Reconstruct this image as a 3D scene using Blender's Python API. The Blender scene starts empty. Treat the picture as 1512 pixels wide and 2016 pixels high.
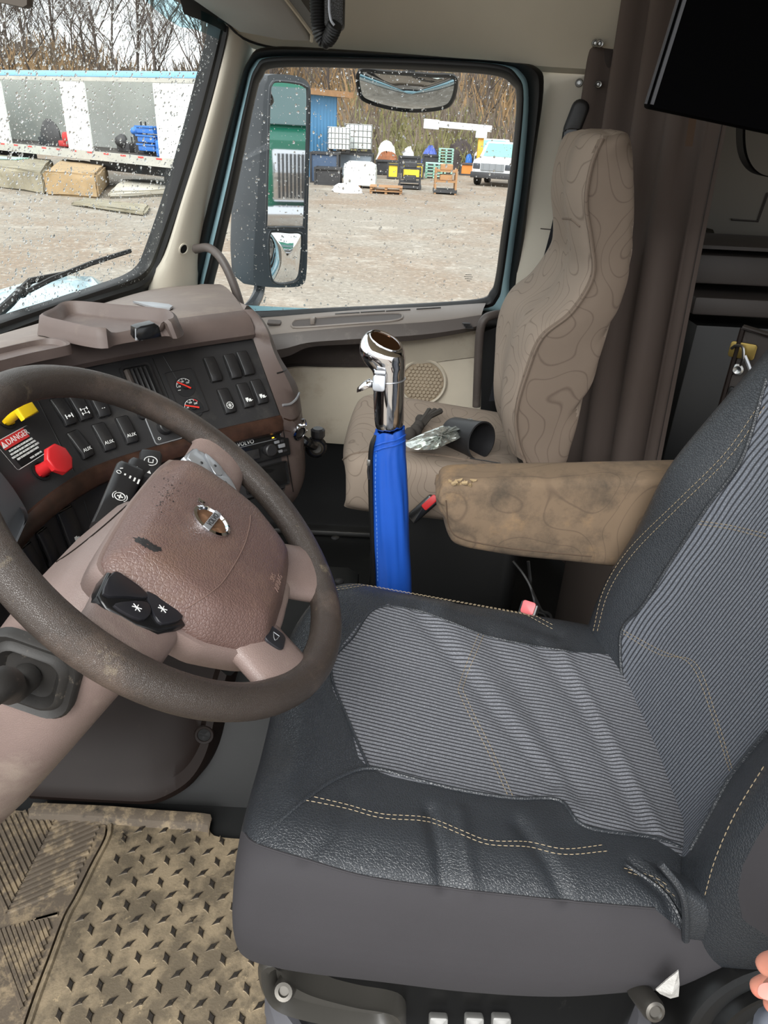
import bpy, bmesh, math, random
from mathutils import Vector, Matrix
from mathutils.bvhtree import BVHTree
V = Vector
PI = math.pi
S = bpy.context.scene
random.seed(7)

# ------------------------------------------------------------------ camera
FPX = 1400.0
TH = math.radians(28.6)
RO = math.radians(2.86)
EYE = V((0, 0, 1.25))
BX = V((1, 0, 0)); BU = V((0, math.sin(TH), math.cos(TH))); BF = V((0, math.cos(TH), -math.sin(TH)))
CR = math.cos(RO) * BX + math.sin(RO) * BU
CU = -math.sin(RO) * BX + math.cos(RO) * BU
cam = bpy.data.cameras.new('camera')
cam.sensor_fit = 'VERTICAL'; cam.sensor_height = 34.6; cam.sensor_width = 25.95
cam.lens = FPX / 2016 * 34.6
cam.clip_start = 0.02; cam.clip_end = 400
camo = bpy.data.objects.new('camera', cam)
S.collection.objects.link(camo)
M = Matrix((CR, CU, -BF)).transposed().to_4x4(); M.translation = EYE
camo.matrix_world = M
S.camera = camo

# ------------------------------------------------------------------ light
w = bpy.data.worlds.new('overcast_sky'); S.world = w; w.use_nodes = True
wn = w.node_tree
wn.nodes['Background'].inputs[0].default_value = (0.93, 0.97, 1.0, 1)
wn.nodes['Background'].inputs[1].default_value = 1.05
sl = bpy.data.lights.new('soft_sun', 'SUN'); sl.energy = 2.9; sl.angle = math.radians(45); sl.color = (1, .985, .96)
slo = bpy.data.objects.new('soft_sun', sl); S.collection.objects.link(slo)
slo.rotation_euler = V((-0.25, -1.0, 0.95)).to_track_quat('Z', 'Y').to_euler()
S.view_settings.view_transform = 'Standard'; S.view_settings.look = 'None'
S.view_settings.gamma = 1; S.view_settings.use_curve_mapping = False
S.view_settings.exposure = 0.75
S.cycles.max_bounces = 10; S.cycles.transparent_max_bounces = 24; S.cycles.transmission_bounces = 8
S.cycles.caustics_refractive = False; S.cycles.caustics_reflective = False

# ------------------------------------------------------------------ geometry helpers
def ray(px, py):
    return (px - 756) / FPX * CR + (1008 - py) / FPX * CU + BF
def P(px, py, x=None, y=None, z=None, pl=None):
    "point of the place seen at that spot of the photograph, on the plane x=, y=, z= or (point, normal)"
    d = ray(px, py)
    if pl: t = (V(pl[0]) - EYE).dot(V(pl[1])) / d.dot(V(pl[1]))
    elif x is not None: t = (x - EYE.x) / d.x
    elif y is not None: t = (y - EYE.y) / d.y
    else: t = (z - EYE.z) / d.z
    return EYE + d * t

BASE = {}
def base(o):
    return BASE.get(o.name, V((0, 0, 0))) if o else V((0, 0, 0))
def thing(name, label, cat, loc=(0, 0, 0), group=None, kind=None):
    o = bpy.data.objects.new(name, None); S.collection.objects.link(o)
    o.location = loc; BASE[o.name] = V(loc); o.empty_display_size = .05
    tag(o, label, cat, group, kind)
    return o
def tag(o, label=None, cat=None, group=None, kind=None):
    if label: o['label'] = label
    if cat: o['category'] = cat
    if group: o['group'] = group
    if kind: o['kind'] = kind
    return o
def mk(name, verts, faces, m, parent=None, smooth=True, label=None, mats=None, fm=None, sharp=40):
    b = base(parent)
    me = bpy.data.meshes.new(name)
    me.from_pydata([tuple(V(v) - b) for v in verts], [], faces)
    for mm in (mats or [m]): me.materials.append(mm)
    if fm:
        for p, i in zip(me.polygons, fm): p.material_index = i
    bm = bmesh.new(); bm.from_mesh(me)
    bmesh.ops.recalc_face_normals(bm, faces=bm.faces)
    bm.to_mesh(me); bm.free()
    if smooth:
        me.shade_smooth()
        me.set_sharp_from_angle(angle=math.radians(sharp))
    o = bpy.data.objects.new(name, me); S.collection.objects.link(o)
    if parent: o.parent = parent; BASE[o.name] = b
    if label: o['label'] = label
    return o
class G:
    "gathers shapes into one mesh"
    def __init__(s): s.v = []; s.f = []; s.m = []; s.mi = 0
    def add(s, v, f):
        n = len(s.v); s.v += [V(a) for a in v]; s.f += [tuple(i + n for i in q) for q in f]; s.m += [s.mi] * len(f); return s
    def grid(s, rows, cu=False, cv=False, cap=False):
        n = len(rows); k = len(rows[0]); v = [p for r in rows for p in r]; f = []
        for i in range(n if cu else n - 1):
            for j in range(k if cv else k - 1):
                a = i * k + j; b = i * k + (j + 1) % k; c = ((i + 1) % n) * k + (j + 1) % k; d = ((i + 1) % n) * k + j
                f.append((a, b, c, d))
        if cap: f.append(tuple(range(k - 1, -1, -1))); f.append(tuple((n - 1) * k + j for j in range(k)))
        return s.add(v, f)
    def tube(s, pts, r, n=8, closed=False, cap=True):
        pts = [V(p) for p in pts]; N = len(pts); rows = []
        up = None
        for i, p in enumerate(pts):
            if closed: t = pts[(i + 1) % N] - pts[i - 1]
            else: t = pts[min(i + 1, N - 1)] - pts[max(i - 1, 0)]
            if t.length < 1e-9: t = V((0, 0, 1))
            t.normalize()
            if up is None:
                up = V((0, 0, 1)) if abs(t.z) < .9 else V((1, 0, 0))
            sd = t.cross(up)
            if sd.length < 1e-6: sd = t.orthogonal()
            sd.normalize(); up = sd.cross(t).normalized()
            rr = r[i] if isinstance(r, (list, tuple)) else r
            rows.append([p + rr * (math.cos(a) * sd + math.sin(a) * up) for a in [2 * PI * k / n for k in range(n)]])
        return s.grid(rows, cu=closed, cv=True, cap=cap and not closed)
    def box(s, c, size, R=None, bev=0, seg=2):
        bm = bmesh.new(); bmesh.ops.create_cube(bm, size=1)
        for q in bm.verts: q.co = V((q.co.x * size[0], q.co.y * size[1], q.co.z * size[2]))
        if bev: bmesh.ops.bevel(bm, geom=bm.edges[:], offset=bev, segments=seg, profile=.5, affect='EDGES')
        R = R or Matrix.Identity(3); c = V(c)
        s.add([c + R @ q.co for q in bm.verts], [tuple(x.index for x in f.verts) for f in bm.faces]); bm.free(); return s
    def prism(s, poly, h, R=None, c=(0, 0, 0), bev=0, seg=2, taper=1.0):
        "polygon in local xy extruded to local z=h"
        bm = bmesh.new()
        cx = sum(p[0] for p in poly) / len(poly); cy = sum(p[1] for p in poly) / len(poly)
        a = [bm.verts.new((p[0], p[1], 0)) for p in poly]
        b = [bm.verts.new((cx + (p[0] - cx) * taper, cy + (p[1] - cy) * taper, h)) for p in poly]
        n = len(poly); bm.faces.new(a[::-1]); top = bm.faces.new(b)
        for i in range(n): bm.faces.new((a[i], a[(i + 1) % n], b[(i + 1) % n], b[i]))
        if bev: bmesh.ops.bevel(bm, geom=[e for e in top.edges], offset=bev, segments=seg, profile=.5, affect='EDGES')
        bm.verts.index_update()
        R = R or Matrix.Identity(3); c = V(c)
        s.add([c + R @ q.co for q in bm.verts], [tuple(x.index for x in f.verts) for f in bm.faces]); bm.free(); return s
    def lathe(s, prof, R=None, c=(0, 0, 0), n=24, cap=True):
        "profile [(radius, height)] about local z"
        R = R or Matrix.Identity(3); c = V(c)
        rows = [[c + R @ V((r * math.cos(a), r * math.sin(a), h)) for a in [2 * PI * k / n for k in range(n)]] for r, h in prof]
        return s.grid(rows, cv=True, cap=cap)
    def ball(s, c, r, n=12, R=None, half=False):
        R = R or Matrix.Identity(3); c = V(c); rx, ry, rz = r if isinstance(r, (tuple, list)) else (r, r, r)
        rows = []
        for i in range(n // 2 + 1):
            ph = (PI / 2 if half else PI) * i / (n // 2) if not half else PI / 2 * i / (n // 2)
            ph = max(ph, .02) if half else min(max(ph, .02), PI - .02)
            rows.append([c + R @ V((rx * math.sin(ph) * math.cos(2 * PI * k / n), ry * math.sin(ph) * math.sin(2 * PI * k / n), rz * math.cos(ph))) for k in range(n)])
        return s.grid(rows, cv=True, cap=True)
    def mk(s, name, m, parent=None, **k):
        if isinstance(m, (list, tuple)): return mk(name, s.v, s.f, None, parent, mats=m, fm=s.m, **k)
        return mk(name, s.v, s.f, m, parent, **k)
def frame(n, up=(0, 0, 1)):
    "3x3 with local z along n and local y as near up as possible"
    n = V(n).normalized(); up = V(up); x = up.cross(n)
    if x.length < 1e-6: x = V((1, 0, 0))
    x.normalize(); y = n.cross(x)
    return Matrix((x, y, n)).transposed()
def cr(pts, n=6, closed=False):
    "catmull-rom through points"
    pts = [V(p) for p in pts]; N = len(pts); out = []
    for i in range(N if closed else N - 1):
        if closed: a, b, c, d = pts[i - 1], pts[i], pts[(i + 1) % N], pts[(i + 2) % N]
        else:
            b, c = pts[i], pts[i + 1]
            a = pts[i - 1] if i else b * 2 - c
            d = pts[i + 2] if i + 2 < N else c * 2 - b
        for k in range(n):
            t = k / n
            out.append(.5 * ((2 * b) + (c - a) * t + (2 * a - 5 * b + 4 * c - d) * t * t + (3 * b - a - 3 * c + d) * t ** 3))
    if not closed: out.append(pts[-1])
    return out
def resamp(pts, n, closed=False):
    pts = [V(p) for p in pts]
    if closed: pts = pts + [pts[0]]
    L = [0]
    for a, b in zip(pts, pts[1:]): L.append(L[-1] + (b - a).length)
    out = []; j = 0
    for i in range(n):
        t = L[-1] * i / (n if closed else n - 1)
        while j < len(L) - 2 and L[j + 1] < t: j += 1
        q = (t - L[j]) / max(L[j + 1] - L[j], 1e-9)
        out.append(pts[j].lerp(pts[j + 1], min(max(q, 0), 1)))
    return out
def rrect(w, h, r, n=4):
    o = []
    for cx, cy, a0 in ((w / 2 - r, h / 2 - r, 0), (-w / 2 + r, h / 2 - r, 90), (-w / 2 + r, -h / 2 + r, 180), (w / 2 - r, -h / 2 + r, 270)):
        for k in range(n + 1):
            a = math.radians(a0 + 90 * k / n); o.append((cx + r * math.cos(a), cy + r * math.sin(a)))
    return o
def lerp(a, b, t): return a + (b - a) * t
def interp(tab, t):
    "piecewise linear/smooth table [(t, value)]"
    if t <= tab[0][0]: return tab[0][1]
    for (a, u), (b, v) in zip(tab, tab[1:]):
        if t <= b: return lerp(u, v, (t - a) / (b - a))
    return tab[-1][1]
def bvh(*objs):
    vs = []; fs = []
    for o in objs:
        n = len(vs); b = base(o)
        vs += [v.co + b for v in o.data.vertices]; fs += [tuple(i + n for i in p.vertices) for p in o.data.polygons]
    return BVHTree.FromPolygons(vs, fs)
def cast(t, px, py):
    h = t.ray_cast(EYE, ray(px, py).normalized())
    n = h[1]
    if n is not None and n.dot(ray(px, py)) > 0: n = -n
    return h[0], n
def castline(t, pts, off=.001, n=24):
    "pixel polyline laid on the surface of t"
    q = resamp(cr([(a, b, 0) for a, b in pts], 5), n); out = []
    for p in q:
        h, nn = cast(t, p.x, p.y)
        if h is not None: out.append(h + nn * off)
    return out
def stitches(g, pts, ln=.0045, gap=.0022, r=.00055):
    L = sum((b - a).length for a, b in zip(pts, pts[1:])); n = max(2, int(L / (ln + gap)))
    q = resamp(pts, n * 3 + 1)
    for i in range(n): g.tube([q[3 * i], q[3 * i + 1], q[3 * i + 2]], [r * .6, r, r * .6], 4)
FONTW = {}
def text(name, s, size, R, c, m, parent, h=.0002, shear=0, align='CENTER', label=None, sx=1.0):
    cu = bpy.data.curves.new('t', 'FONT'); cu.body = s; cu.size = size; cu.align_x = align; cu.align_y = 'CENTER'; cu.extrude = h; cu.resolution_u = 3
    o = bpy.data.objects.new('t', cu); S.collection.objects.link(o)
    dg = bpy.context.evaluated_depsgraph_get(); me = o.evaluated_get(dg).to_mesh()
    g = G(); g.add([V(c) + R @ V((v.co.x * sx + shear * v.co.y, v.co.y, v.co.z)) for v in me.vertices], [tuple(p.vertices) for p in me.polygons])
    o.evaluated_get(dg).to_mesh_clear(); bpy.data.objects.remove(o); bpy.data.curves.remove(cu)
    return g.mk(name, m, parent, smooth=False, label=label) if name else g
def copy_tree(o, parent=None, loc=None, rz=None, sc=None):
    c = o.copy(); S.collection.objects.link(c)
    if parent: c.parent = parent
    if loc is not None: c.location = loc
    if rz is not None: c.rotation_euler.z = rz
    if sc is not None: c.scale = (sc, sc, sc)
    for ch in list(o.children): copy_tree(ch, c)
    return c

# ------------------------------------------------------------------ materials
MATS = {}
def rgb(r, g, b): return tuple(((c / 255) / 12.92 if c / 255 <= .04045 else ((c / 255 + .055) / 1.055) ** 2.4) for c in (r, g, b)) + (1,)
def mat(name, col, rough=.5, metal=0, bump=None, var=None, dirt=None, spec=.5, coat=0, extra=None):
    """col sRGB 0-255; bump=(kind, scale, strength); var=(scale, amount); dirt=(colour, scale, low, high)"""
    if name in MATS: return MATS[name]
    m = bpy.data.materials.new(name); m.use_nodes = True; nt = m.node_tree; N = nt.nodes; L = nt.links
    b = N['Principled BSDF']; b.inputs['Roughness'].default_value = rough; b.inputs['Metallic'].default_value = metal
    b.inputs['Specular IOR Level'].default_value = spec
    if coat: b.inputs['Coat Weight'].default_value = coat
    c = rgb(*col); b.inputs['Base Color'].default_value = c
    tc = N.new('ShaderNodeTexCoord'); src = None
    if var or dirt or extra:
        r = N.new('ShaderNodeRGB'); r.outputs[0].default_value = c; src = r.outputs[0]
    def noise(scale, det=4, rough_=.6):
        n = N.new('ShaderNodeTexNoise'); n.inputs['Scale'].default_value = scale; n.inputs['Detail'].default_value = det; n.inputs['Roughness'].default_value = rough_
        L.new(tc.outputs['Object'], n.inputs['Vector']); return n
    def mix(fac, a, bcol, mode='MIX'):
        x = N.new('ShaderNodeMix'); x.data_type = 'RGBA'; x.blend_type = mode
        L.new(fac, x.inputs['Factor']) if not isinstance(fac, float) else setattr(x.inputs['Factor'], 'default_value', fac)
        L.new(a, x.inputs['A'])
        if isinstance(bcol, tuple): x.inputs['B'].default_value = bcol
        else: L.new(bcol, x.inputs['B'])
        return x.outputs['Result']
    def ramp(v, lo, hi, a=0, bb=1):
        x = N.new('ShaderNodeMapRange'); x.inputs['From Min'].default_value = lo; x.inputs['From Max'].default_value = hi
        x.inputs['To Min'].default_value = a; x.inputs['To Max'].default_value = bb; x.clamp = True
        L.new(v, x.inputs['Value']); return x.outputs['Result']
    def math_(op, a, bval=None):
        x = N.new('ShaderNodeMath'); x.operation = op
        for i, q in enumerate((a, bval)):
            if q is None: continue
            if isinstance(q, (int, float)): x.inputs[i].default_value = q
            else: L.new(q, x.inputs[i])
        return x.outputs[0]
    H = dict(N=N, L=L, tc=tc, noise=noise, mix=mix, ramp=ramp, math=math_, b=b, nt=nt)
    if var:
        n = noise(var[0], 5); k = tuple(max(0, x * (1 - var[1])) for x in c[:3]) + (1,)
        src = mix(ramp(n.outputs['Fac'], .35, .65), src, k)
    if extra: src = extra(H, src) or src
    if dirt:
        for dd in (dirt if isinstance(dirt, list) else [dirt]):
            n = noise(dd[1], 8, .7); src = mix(ramp(n.outputs['Fac'], dd[2], dd[3]), src, rgb(*dd[0]))
    if src is not None: L.new(src, b.inputs['Base Color'])
    if bump:
        kind, sc, st = bump[:3]
        if kind == 'noise': hgt = noise(sc, 3).outputs['Fac']
        elif kind == 'leather':
            v = N.new('ShaderNodeTexVoronoi'); v.feature = 'DISTANCE_TO_EDGE'; v.inputs['Scale'].default_value = sc
            n = noise(sc * .8, 2); vm = N.new('ShaderNodeVectorMath'); vm.operation = 'MULTIPLY_ADD'
            L.new(n.outputs['Color'], vm.inputs[0]); vm.inputs[1].default_value = (.6 / sc,) * 3; L.new(tc.outputs['Object'], vm.inputs[2])
            L.new(vm.outputs[0], v.inputs['Vector'])
            hgt = ramp(v.outputs['Distance'], 0, .18)
        elif kind == 'wave':
            hgt = None
        bp = N.new('ShaderNodeBump'); bp.inputs['Strength'].default_value = st; bp.inputs['Distance'].default_value = bump[3] if len(bump) > 3 else .001
        L.new(hgt, bp.inputs['Height']); L.new(bp.outputs[0], b.inputs['Normal'])
    MATS[name] = m
    return m
def contour(scale, freq, width, col, amt):
    "thin wandering contour lines of the woven brown seat fabric"
    def f(H, src):
        n = H['noise'](scale, 1, .3); v = H['math']('MULTIPLY', n.outputs['Fac'], freq); fr = H['math']('FRACT', v)
        d = H['math']('ABSOLUTE', H['math']('SUBTRACT', fr, .5)); ln = H['ramp'](d, 0, width, amt, 0)
        return H['mix'](ln, src, rgb(*col))
    return f
def ribs(axis, freq, col, speck):
    "corduroy ribs: dark grooves along one axis and pale flecks"
    def f(H, src):
        N, L = H['N'], H['L']
        sp = N.new('ShaderNodeSeparateXYZ'); L.new(H['tc'].outputs['Object'], sp.inputs[0])
        n = H['noise'](7, 2); a = H['math']('ADD', sp.outputs[axis], H['math']('MULTIPLY', n.outputs['Fac'], .012))
        if axis == 1: a = H['math']('ADD', a, H['math']('MULTIPLY', sp.outputs[0], .12))
        fr = H['math']('FRACT', H['math']('MULTIPLY', a, freq)); d = H['math']('ABSOLUTE', H['math']('SUBTRACT', fr, .5))
        fl = H['noise'](900, 2); src = H['mix'](H['ramp'](fl.outputs['Fac'], .5, .62), src, rgb(*speck))
        bp = N.new('ShaderNodeBump'); bp.inputs['Strength'].default_value = .6; bp.inputs['Distance'].default_value = .001
        L.new(H['ramp'](d, .05, .25), bp.inputs['Height']); L.new(bp.outputs[0], H['b'].inputs['Normal'])
        return H['mix'](H['ramp'](d, .10, .24, 1, 0), src, rgb(*col))
    return f
def glass(name, tint=(1, 1, 1), refl=.025):
    m = bpy.data.materials.new(name); m.use_nodes = True; nt = m.node_tree; nt.nodes.remove(nt.nodes['Principled BSDF'])
    o = nt.nodes['Material Output']; t = nt.nodes.new('ShaderNodeBsdfTransparent'); t.inputs[0].default_value = tint + (1,)
    g = nt.nodes.new('ShaderNodeBsdfGlossy'); g.inputs['Roughness'].default_value = .02
    lw = nt.nodes.new('ShaderNodeLayerWeight'); pw = nt.nodes.new('ShaderNodeMath'); pw.operation = 'POWER'; pw.inputs[1].default_value = 5
    nt.links.new(lw.outputs['Facing'], pw.inputs[0]); fr = nt.nodes.new('ShaderNodeMath'); fr.operation = 'MULTIPLY_ADD'
    nt.links.new(pw.outputs[0], fr.inputs[0]); fr.inputs[1].default_value = .45; fr.inputs[2].default_value = refl
    mx = nt.nodes.new('ShaderNodeMixShader'); nt.links.new(fr.outputs[0], mx.inputs[0]); nt.links.new(t.outputs[0], mx.inputs[1]); nt.links.new(g.outputs[0], mx.inputs[2])
    nt.links.new(mx.outputs[0], o.inputs[0]); MATS[name] = m; return m
def emit(name, col, st):
    m = bpy.data.materials.new(name); m.use_nodes = True; b = m.node_tree.nodes['Principled BSDF']
    b.inputs['Base Color'].default_value = rgb(*col); b.inputs['Emission Color'].default_value = rgb(*col); b.inputs['Emission Strength'].default_value = st
    return m

m_mauve = mat('mauve_grained_plastic', (108, 90, 84), .5, bump=('noise', 900, .25, .0006), var=(14, .12), dirt=((150, 136, 122), 9, .52, .75))
m_mauve_l = mat('mauve_worn_plastic', (134, 116, 110), .42, bump=('leather', 420, .3, .0005), var=(11, .12), dirt=((158, 144, 132), 6, .52, .75))
m_hub = mat('airbag_cover_plastic', (104, 82, 76), .4, bump=('leather', 260, .5, .0007), var=(7, .1), dirt=[((122, 98, 86), 10, .5, .75), ((86, 66, 56), 5, .58, .8)])
m_rim = mat('wheel_rim_leather', (64, 56, 51), .36, bump=('leather', 700, .5, .0006), var=(12, .2), dirt=[((96, 82, 73), 8, .5, .72), ((128, 116, 96), 24, .6, .74), ((150, 138, 120), 70, .68, .76)])
m_dash = mat('dash_padded_plastic', (98, 84, 79), .55, bump=('noise', 1100, .3, .0005), var=(9, .15), dirt=((116, 103, 93), 12, .55, .78))
m_dashtop = mat('dash_top_plastic', (124, 111, 104), .55, bump=('noise', 1100, .25, .0005), var=(9, .1), dirt=((138, 126, 115), 12, .5, .78))
m_black = mat('black_plastic', (36, 35, 36), .42, bump=('noise', 1500, .15, .0003), dirt=((62, 60, 58), 18, .55, .8))
m_panel = mat('switch_panel_plastic', (44, 43, 44), .5, bump=('noise', 1600, .2, .0003), var=(15, .15), dirt=((70, 67, 64), 10, .56, .78))
m_gloss = mat('black_gloss_plastic', (24, 24, 25), .2)
m_satin = mat('black_satin_button', (34, 34, 38), .38)
m_wood = mat('walnut_trim', (66, 44, 34), .35, var=(40, .5))
m_chrome = mat('chrome', (225, 225, 228), .06, metal=1)
m_steel = mat('brushed_steel', (170, 170, 168), .3, metal=1)
m_hous = mat('housing_black', (14, 14, 14), .3, spec=.3, bump=('noise', 1200, .1, .0003), dirt=((40, 39, 37), 22, .62, .8))
m_dull = mat('dull_steel', (96, 93, 88), .4, metal=.8)
m_silver = mat('silver_plastic', (178, 180, 184), .3, metal=.6)
m_white = mat('white_print', (235, 235, 232), .6)
m_red = mat('red_plastic', (206, 40, 44), .38, var=(20, .08))
m_yel = mat('yellow_plastic', (240, 200, 30), .4, var=(20, .06))
m_redp = mat('red_print', (200, 50, 50), .5)
m_beige = mat('beige_trim', (206, 198, 182), .6, bump=('noise', 700, .2, .0004), var=(3, .05))
m_head = mat('headliner_fabric', (204, 196, 178), .85, bump=('noise', 900, .3, .0005), var=(4, .05))
m_dfab = mat('door_fabric', (208, 197, 178), .8, bump=('noise', 500, .3, .0005), var=(5, .1), dirt=((176, 160, 138), 7, .55, .75))
m_dgrey = mat('door_dark_trim', (86, 78, 74), .5, bump=('noise', 800, .2, .0004), var=(8, .1), dirt=((120, 110, 102), 10, .58, .8))
m_dtrim = mat('door_sill_trim', (134, 124, 116), .5, bump=('noise', 800, .2, .0004), var=(8, .1))
m_rubber = mat('black_rubber', (16, 16, 16), .5, bump=('noise', 300, .15, .0004))
m_blue_paint = mat('pale_blue_paint', (164, 200, 210), .25, coat=.6, var=(3, .05))
m_leather = mat('black_leather', (47, 50, 54), .33, bump=('leather', 330, .45, .0008), var=(5, .15))
m_skirt = mat('stretch_fabric', (48, 46, 49), .85, bump=('noise', 1400, .3, .0004), var=(6, .12))
m_ribx = mat('ribbed_cushion_fabric', (98, 100, 106), .8, extra=ribs(1, 1 / .0060, (44, 45, 49), (134, 136, 142)))
m_ribz = mat('ribbed_backrest_fabric', (90, 94, 102), .8, extra=ribs(1, 1 / .0056, (42, 44, 49), (124, 128, 136)))
m_thread = mat('tan_thread', (150, 134, 108), .7)
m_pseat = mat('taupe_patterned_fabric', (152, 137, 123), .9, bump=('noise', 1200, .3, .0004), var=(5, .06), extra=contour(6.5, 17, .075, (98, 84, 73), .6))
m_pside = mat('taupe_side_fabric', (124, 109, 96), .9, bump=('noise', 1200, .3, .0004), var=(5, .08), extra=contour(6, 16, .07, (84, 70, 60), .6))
m_arm = mat('soiled_armrest_fabric', (122, 103, 83), .9, bump=('noise', 1500, .35, .0004), var=(4, .12), extra=contour(6, 13, .05, (84, 70, 58), .6), dirt=[((72, 63, 53), 6, .5, .68), ((150, 122, 90), 11, .55, .75)])
m_curtain = mat('brown_curtain', (96, 84, 78), .9, bump=('noise', 700, .2, .0004), var=(3, .1))
m_blue = mat('blue_leatherette', (32, 88, 190), .45, bump=('noise', 120, .2, .001), var=(6, .12), dirt=[((38, 66, 118), 7, .6, .78), ((52, 50, 60), 30, .72, .8)])
m_floor = mat('floor_rubber', (27, 28, 28), .6, bump=('noise', 200, .2, .0006), var=(5, .2), dirt=((44, 43, 39), 8, .6, .8))
m_mat = mat('dusty_rubber_mat', (104, 93, 76), .6, bump=('noise', 260, .5, .0012), var=(9, .2), dirt=[((141, 126, 102), 14, .44, .6), ((58, 52, 44), 8, .6, .7), ((164, 146, 116), 60, .62, .7)])
m_matd = mat('worn_mat_tread', (44, 39, 34), .45, bump=('noise', 500, .4, .0008), var=(30, .3), dirt=((104, 92, 74), 60, .56, .68))
m_matc = mat('ribbed_side_mat', (100, 89, 76), .55, bump=('noise', 260, .5, .001), var=(9, .25), dirt=[((140, 124, 100), 30, .5, .62), ((46, 42, 37), 7, .62, .7)])
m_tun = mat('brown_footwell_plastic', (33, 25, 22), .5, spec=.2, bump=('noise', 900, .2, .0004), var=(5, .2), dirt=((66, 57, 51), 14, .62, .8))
m_dark = mat('dark_sleeper_plastic', (58, 52, 49), .6, bump=('noise', 700, .2, .0004), var=(5, .15))
m_sleepwall = mat('sleeper_wall_vinyl', (120, 113, 102), .7, bump=('noise', 700, .2, .0004), var=(5, .1))
m_screen = mat('dark_screen', (3, 3, 4), .9, spec=.05)
m_mirror = mat('mirror_glass', (225, 228, 230), .02, metal=1)
m_housing = mat('mirror_housing_plastic', (62, 66, 70), .4, var=(8, .1))
m_glass = glass('window_glass', (.96, .98, .97))
m_wglass = glass('windshield_glass', (.95, .98, .97))
m_tint = glass('windshield_tint_band', (.50, .72, .76))
m_drop = None
# ================================================================== SETTING: the cab shell
def struct(o, label=None): return tag(o, label, None, None, 'structure')
DP = ((0, 2.2, .8), (0, 1, .2))                       # leaning plane of the passenger door glass
def dp(px, py, off=0):
    return P(px, py, pl=((0, 2.2 - off, .8), (0, 1, .2)))

# floor and firewall
g = G(); g.box((.55, 1.15, -.03), (3.6, 2.36, .06)); floor = struct(g.mk('floor', m_floor), 'dark rubber cab floor')
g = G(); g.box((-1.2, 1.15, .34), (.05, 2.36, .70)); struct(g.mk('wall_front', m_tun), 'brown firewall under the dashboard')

# passenger door
door = thing('door_1', 'passenger door with beige lining and dark armrest', None, (-.1, 2.25, .1)); struct(door)
GL = [(545,133),(700,134),(860,140),(970,148),(1006,165),(1018,200),(1004,345),(988,460),(976,548),(966,574),(940,590),(800,600),(650,607),(500,614),(432,608),(418,575),(432,510),(465,370),(500,200),(516,152)]
S1 = [(540,112),(700,113),(865,118),(980,127),(1018,148),(1031,195),(1018,345),(1003,460),(990,552),(980,590),(948,608),(800,612),(650,620),(500,628),(410,625),(398,580),(414,505),(447,365),(484,195),(503,133)]
S2 = [(540,111),(700,112),(865,117),(982,125),(1026,142),(1041,193),(1030,345),(1015,460),(1003,552),(998,617),(952,612),(800,614),(650,622),(500,630),(404,627),(390,582),(406,502),(439,362),(478,192),(498,127)]
S3 = [(530,92),(700,99),(870,112),(1000,122),(1058,133),(1070,180),(1047,345),(1033,460),(1022,552),(1014,640),(965,655),(800,665),(650,670),(500,670),(385,660),(375,585),(389,492),(424,345),(468,178),(489,118)]
def loop(px, off): return resamp2([dp(a, b, off) for a, b in px])
def resamp2(p): return cr(p, 5, True)
def band(g, A, B, lift, n=5):
    rows = []
    for k in range(n + 1):
        t = k / n; rows.append([a.lerp(b, t) + V((0, -lift * math.sin(PI * t), 0)) for a, b in zip(A, B)])
    g.grid(rows, cv=True)
gl = loop(GL, 0)
g = G(); cpt = sum(gl, V()) / len(gl)
g.grid([[cpt.lerp(q, t) + V((0, -.0, 0)) for q in gl] for t in (.02, .35, .7, 1.0)], cv=True)
g.f.append(tuple(range(len(gl))))
win = g.mk('window_pane', m_glass, door, label='rain-spotted side glass')
g = G(); A = loop(GL, .0); B = loop(S1, .02); band(g, A, B, .012); band(g, [q + V((0, .012, 0)) for q in loop(GL, 0)], A, 0, 1)
g.mk('glass_run_channel', m_rubber, door)
g = G(); band(g, loop(S1, .02), loop(S2, .0), .004, 3); g.mk('door_frame_edge', m_blue_paint, door, label='pale blue painted frame edge')
g = G(); band(g, loop(S2, .0), loop(S3, .02), .022); ws = g.mk('door_weatherstrip', m_rubber, None); struct(ws, 'black rubber weatherstrip around the passenger door')
# glass makers' print, lower rear corner of the pane
g = G()
for i, (wd, yy) in enumerate(((14, 541), (20, 545), (16, 549), (8, 553))):
    c = dp(923, yy, .003); 
    for k in range(int(wd / 2)): g.box(c + V(((k - wd / 4) * .0026, 0, 0)), (.0018, .0006, .0022))
g.mk('glass_print', m_black, door)

# door lining: sill, armrest band, recess, fabric
def rowpx(pts, y): return resamp(cr([P(a, b, y=y) for a, b in pts], 6), 40)
rA = resamp(cr([dp(a, b, .012) for a, b in ((410,640),(500,626),(560,621),(700,610),(850,603),(955,596))], 6), 40)
rA2 = [q + V((0, -.02, .002)) for q in rA]
rB = rowpx([(420,678),(500,665),(560,656),(700,643),(850,633),(948,620)], 2.09)
rB2 = [q + V((0, -.012, -.012)) for q in rB]
rC2 = [q + V((0, -.008, 0)) for q in rowpx([(430,722),(500,712),(567,700),(610,682),(700,676),(824,668),(930,650),(948,640)], 2.085)]
rC = [q + V((0, .03, -.006)) for q in rC2]
g = G(); g.grid([rA, rA2, [a.lerp(b, .5) + V((0, 0, .004)) for a, b in zip(rA2, rB)], [a.lerp(b, .93) + V((0, 0, .003)) for a, b in zip(rA2, rB)], rB])
sill = g.mk('sill_trim', m_dtrim, door)
g = G(); g.grid([rB, rB2, [a.lerp(b, .5) + V((0, -.012, 0)) for a, b in zip(rB2, rC2)], rC2, rC])
g.grid([[rB[-1], rB2[-1], rC2[-1], rC[-1]], [q + V((.01, .06, 0)) for q in (rB[-1], rB2[-1], rC2[-1], rC[-1])]])
g.mk('armrest_band', m_dgrey, door)
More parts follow.
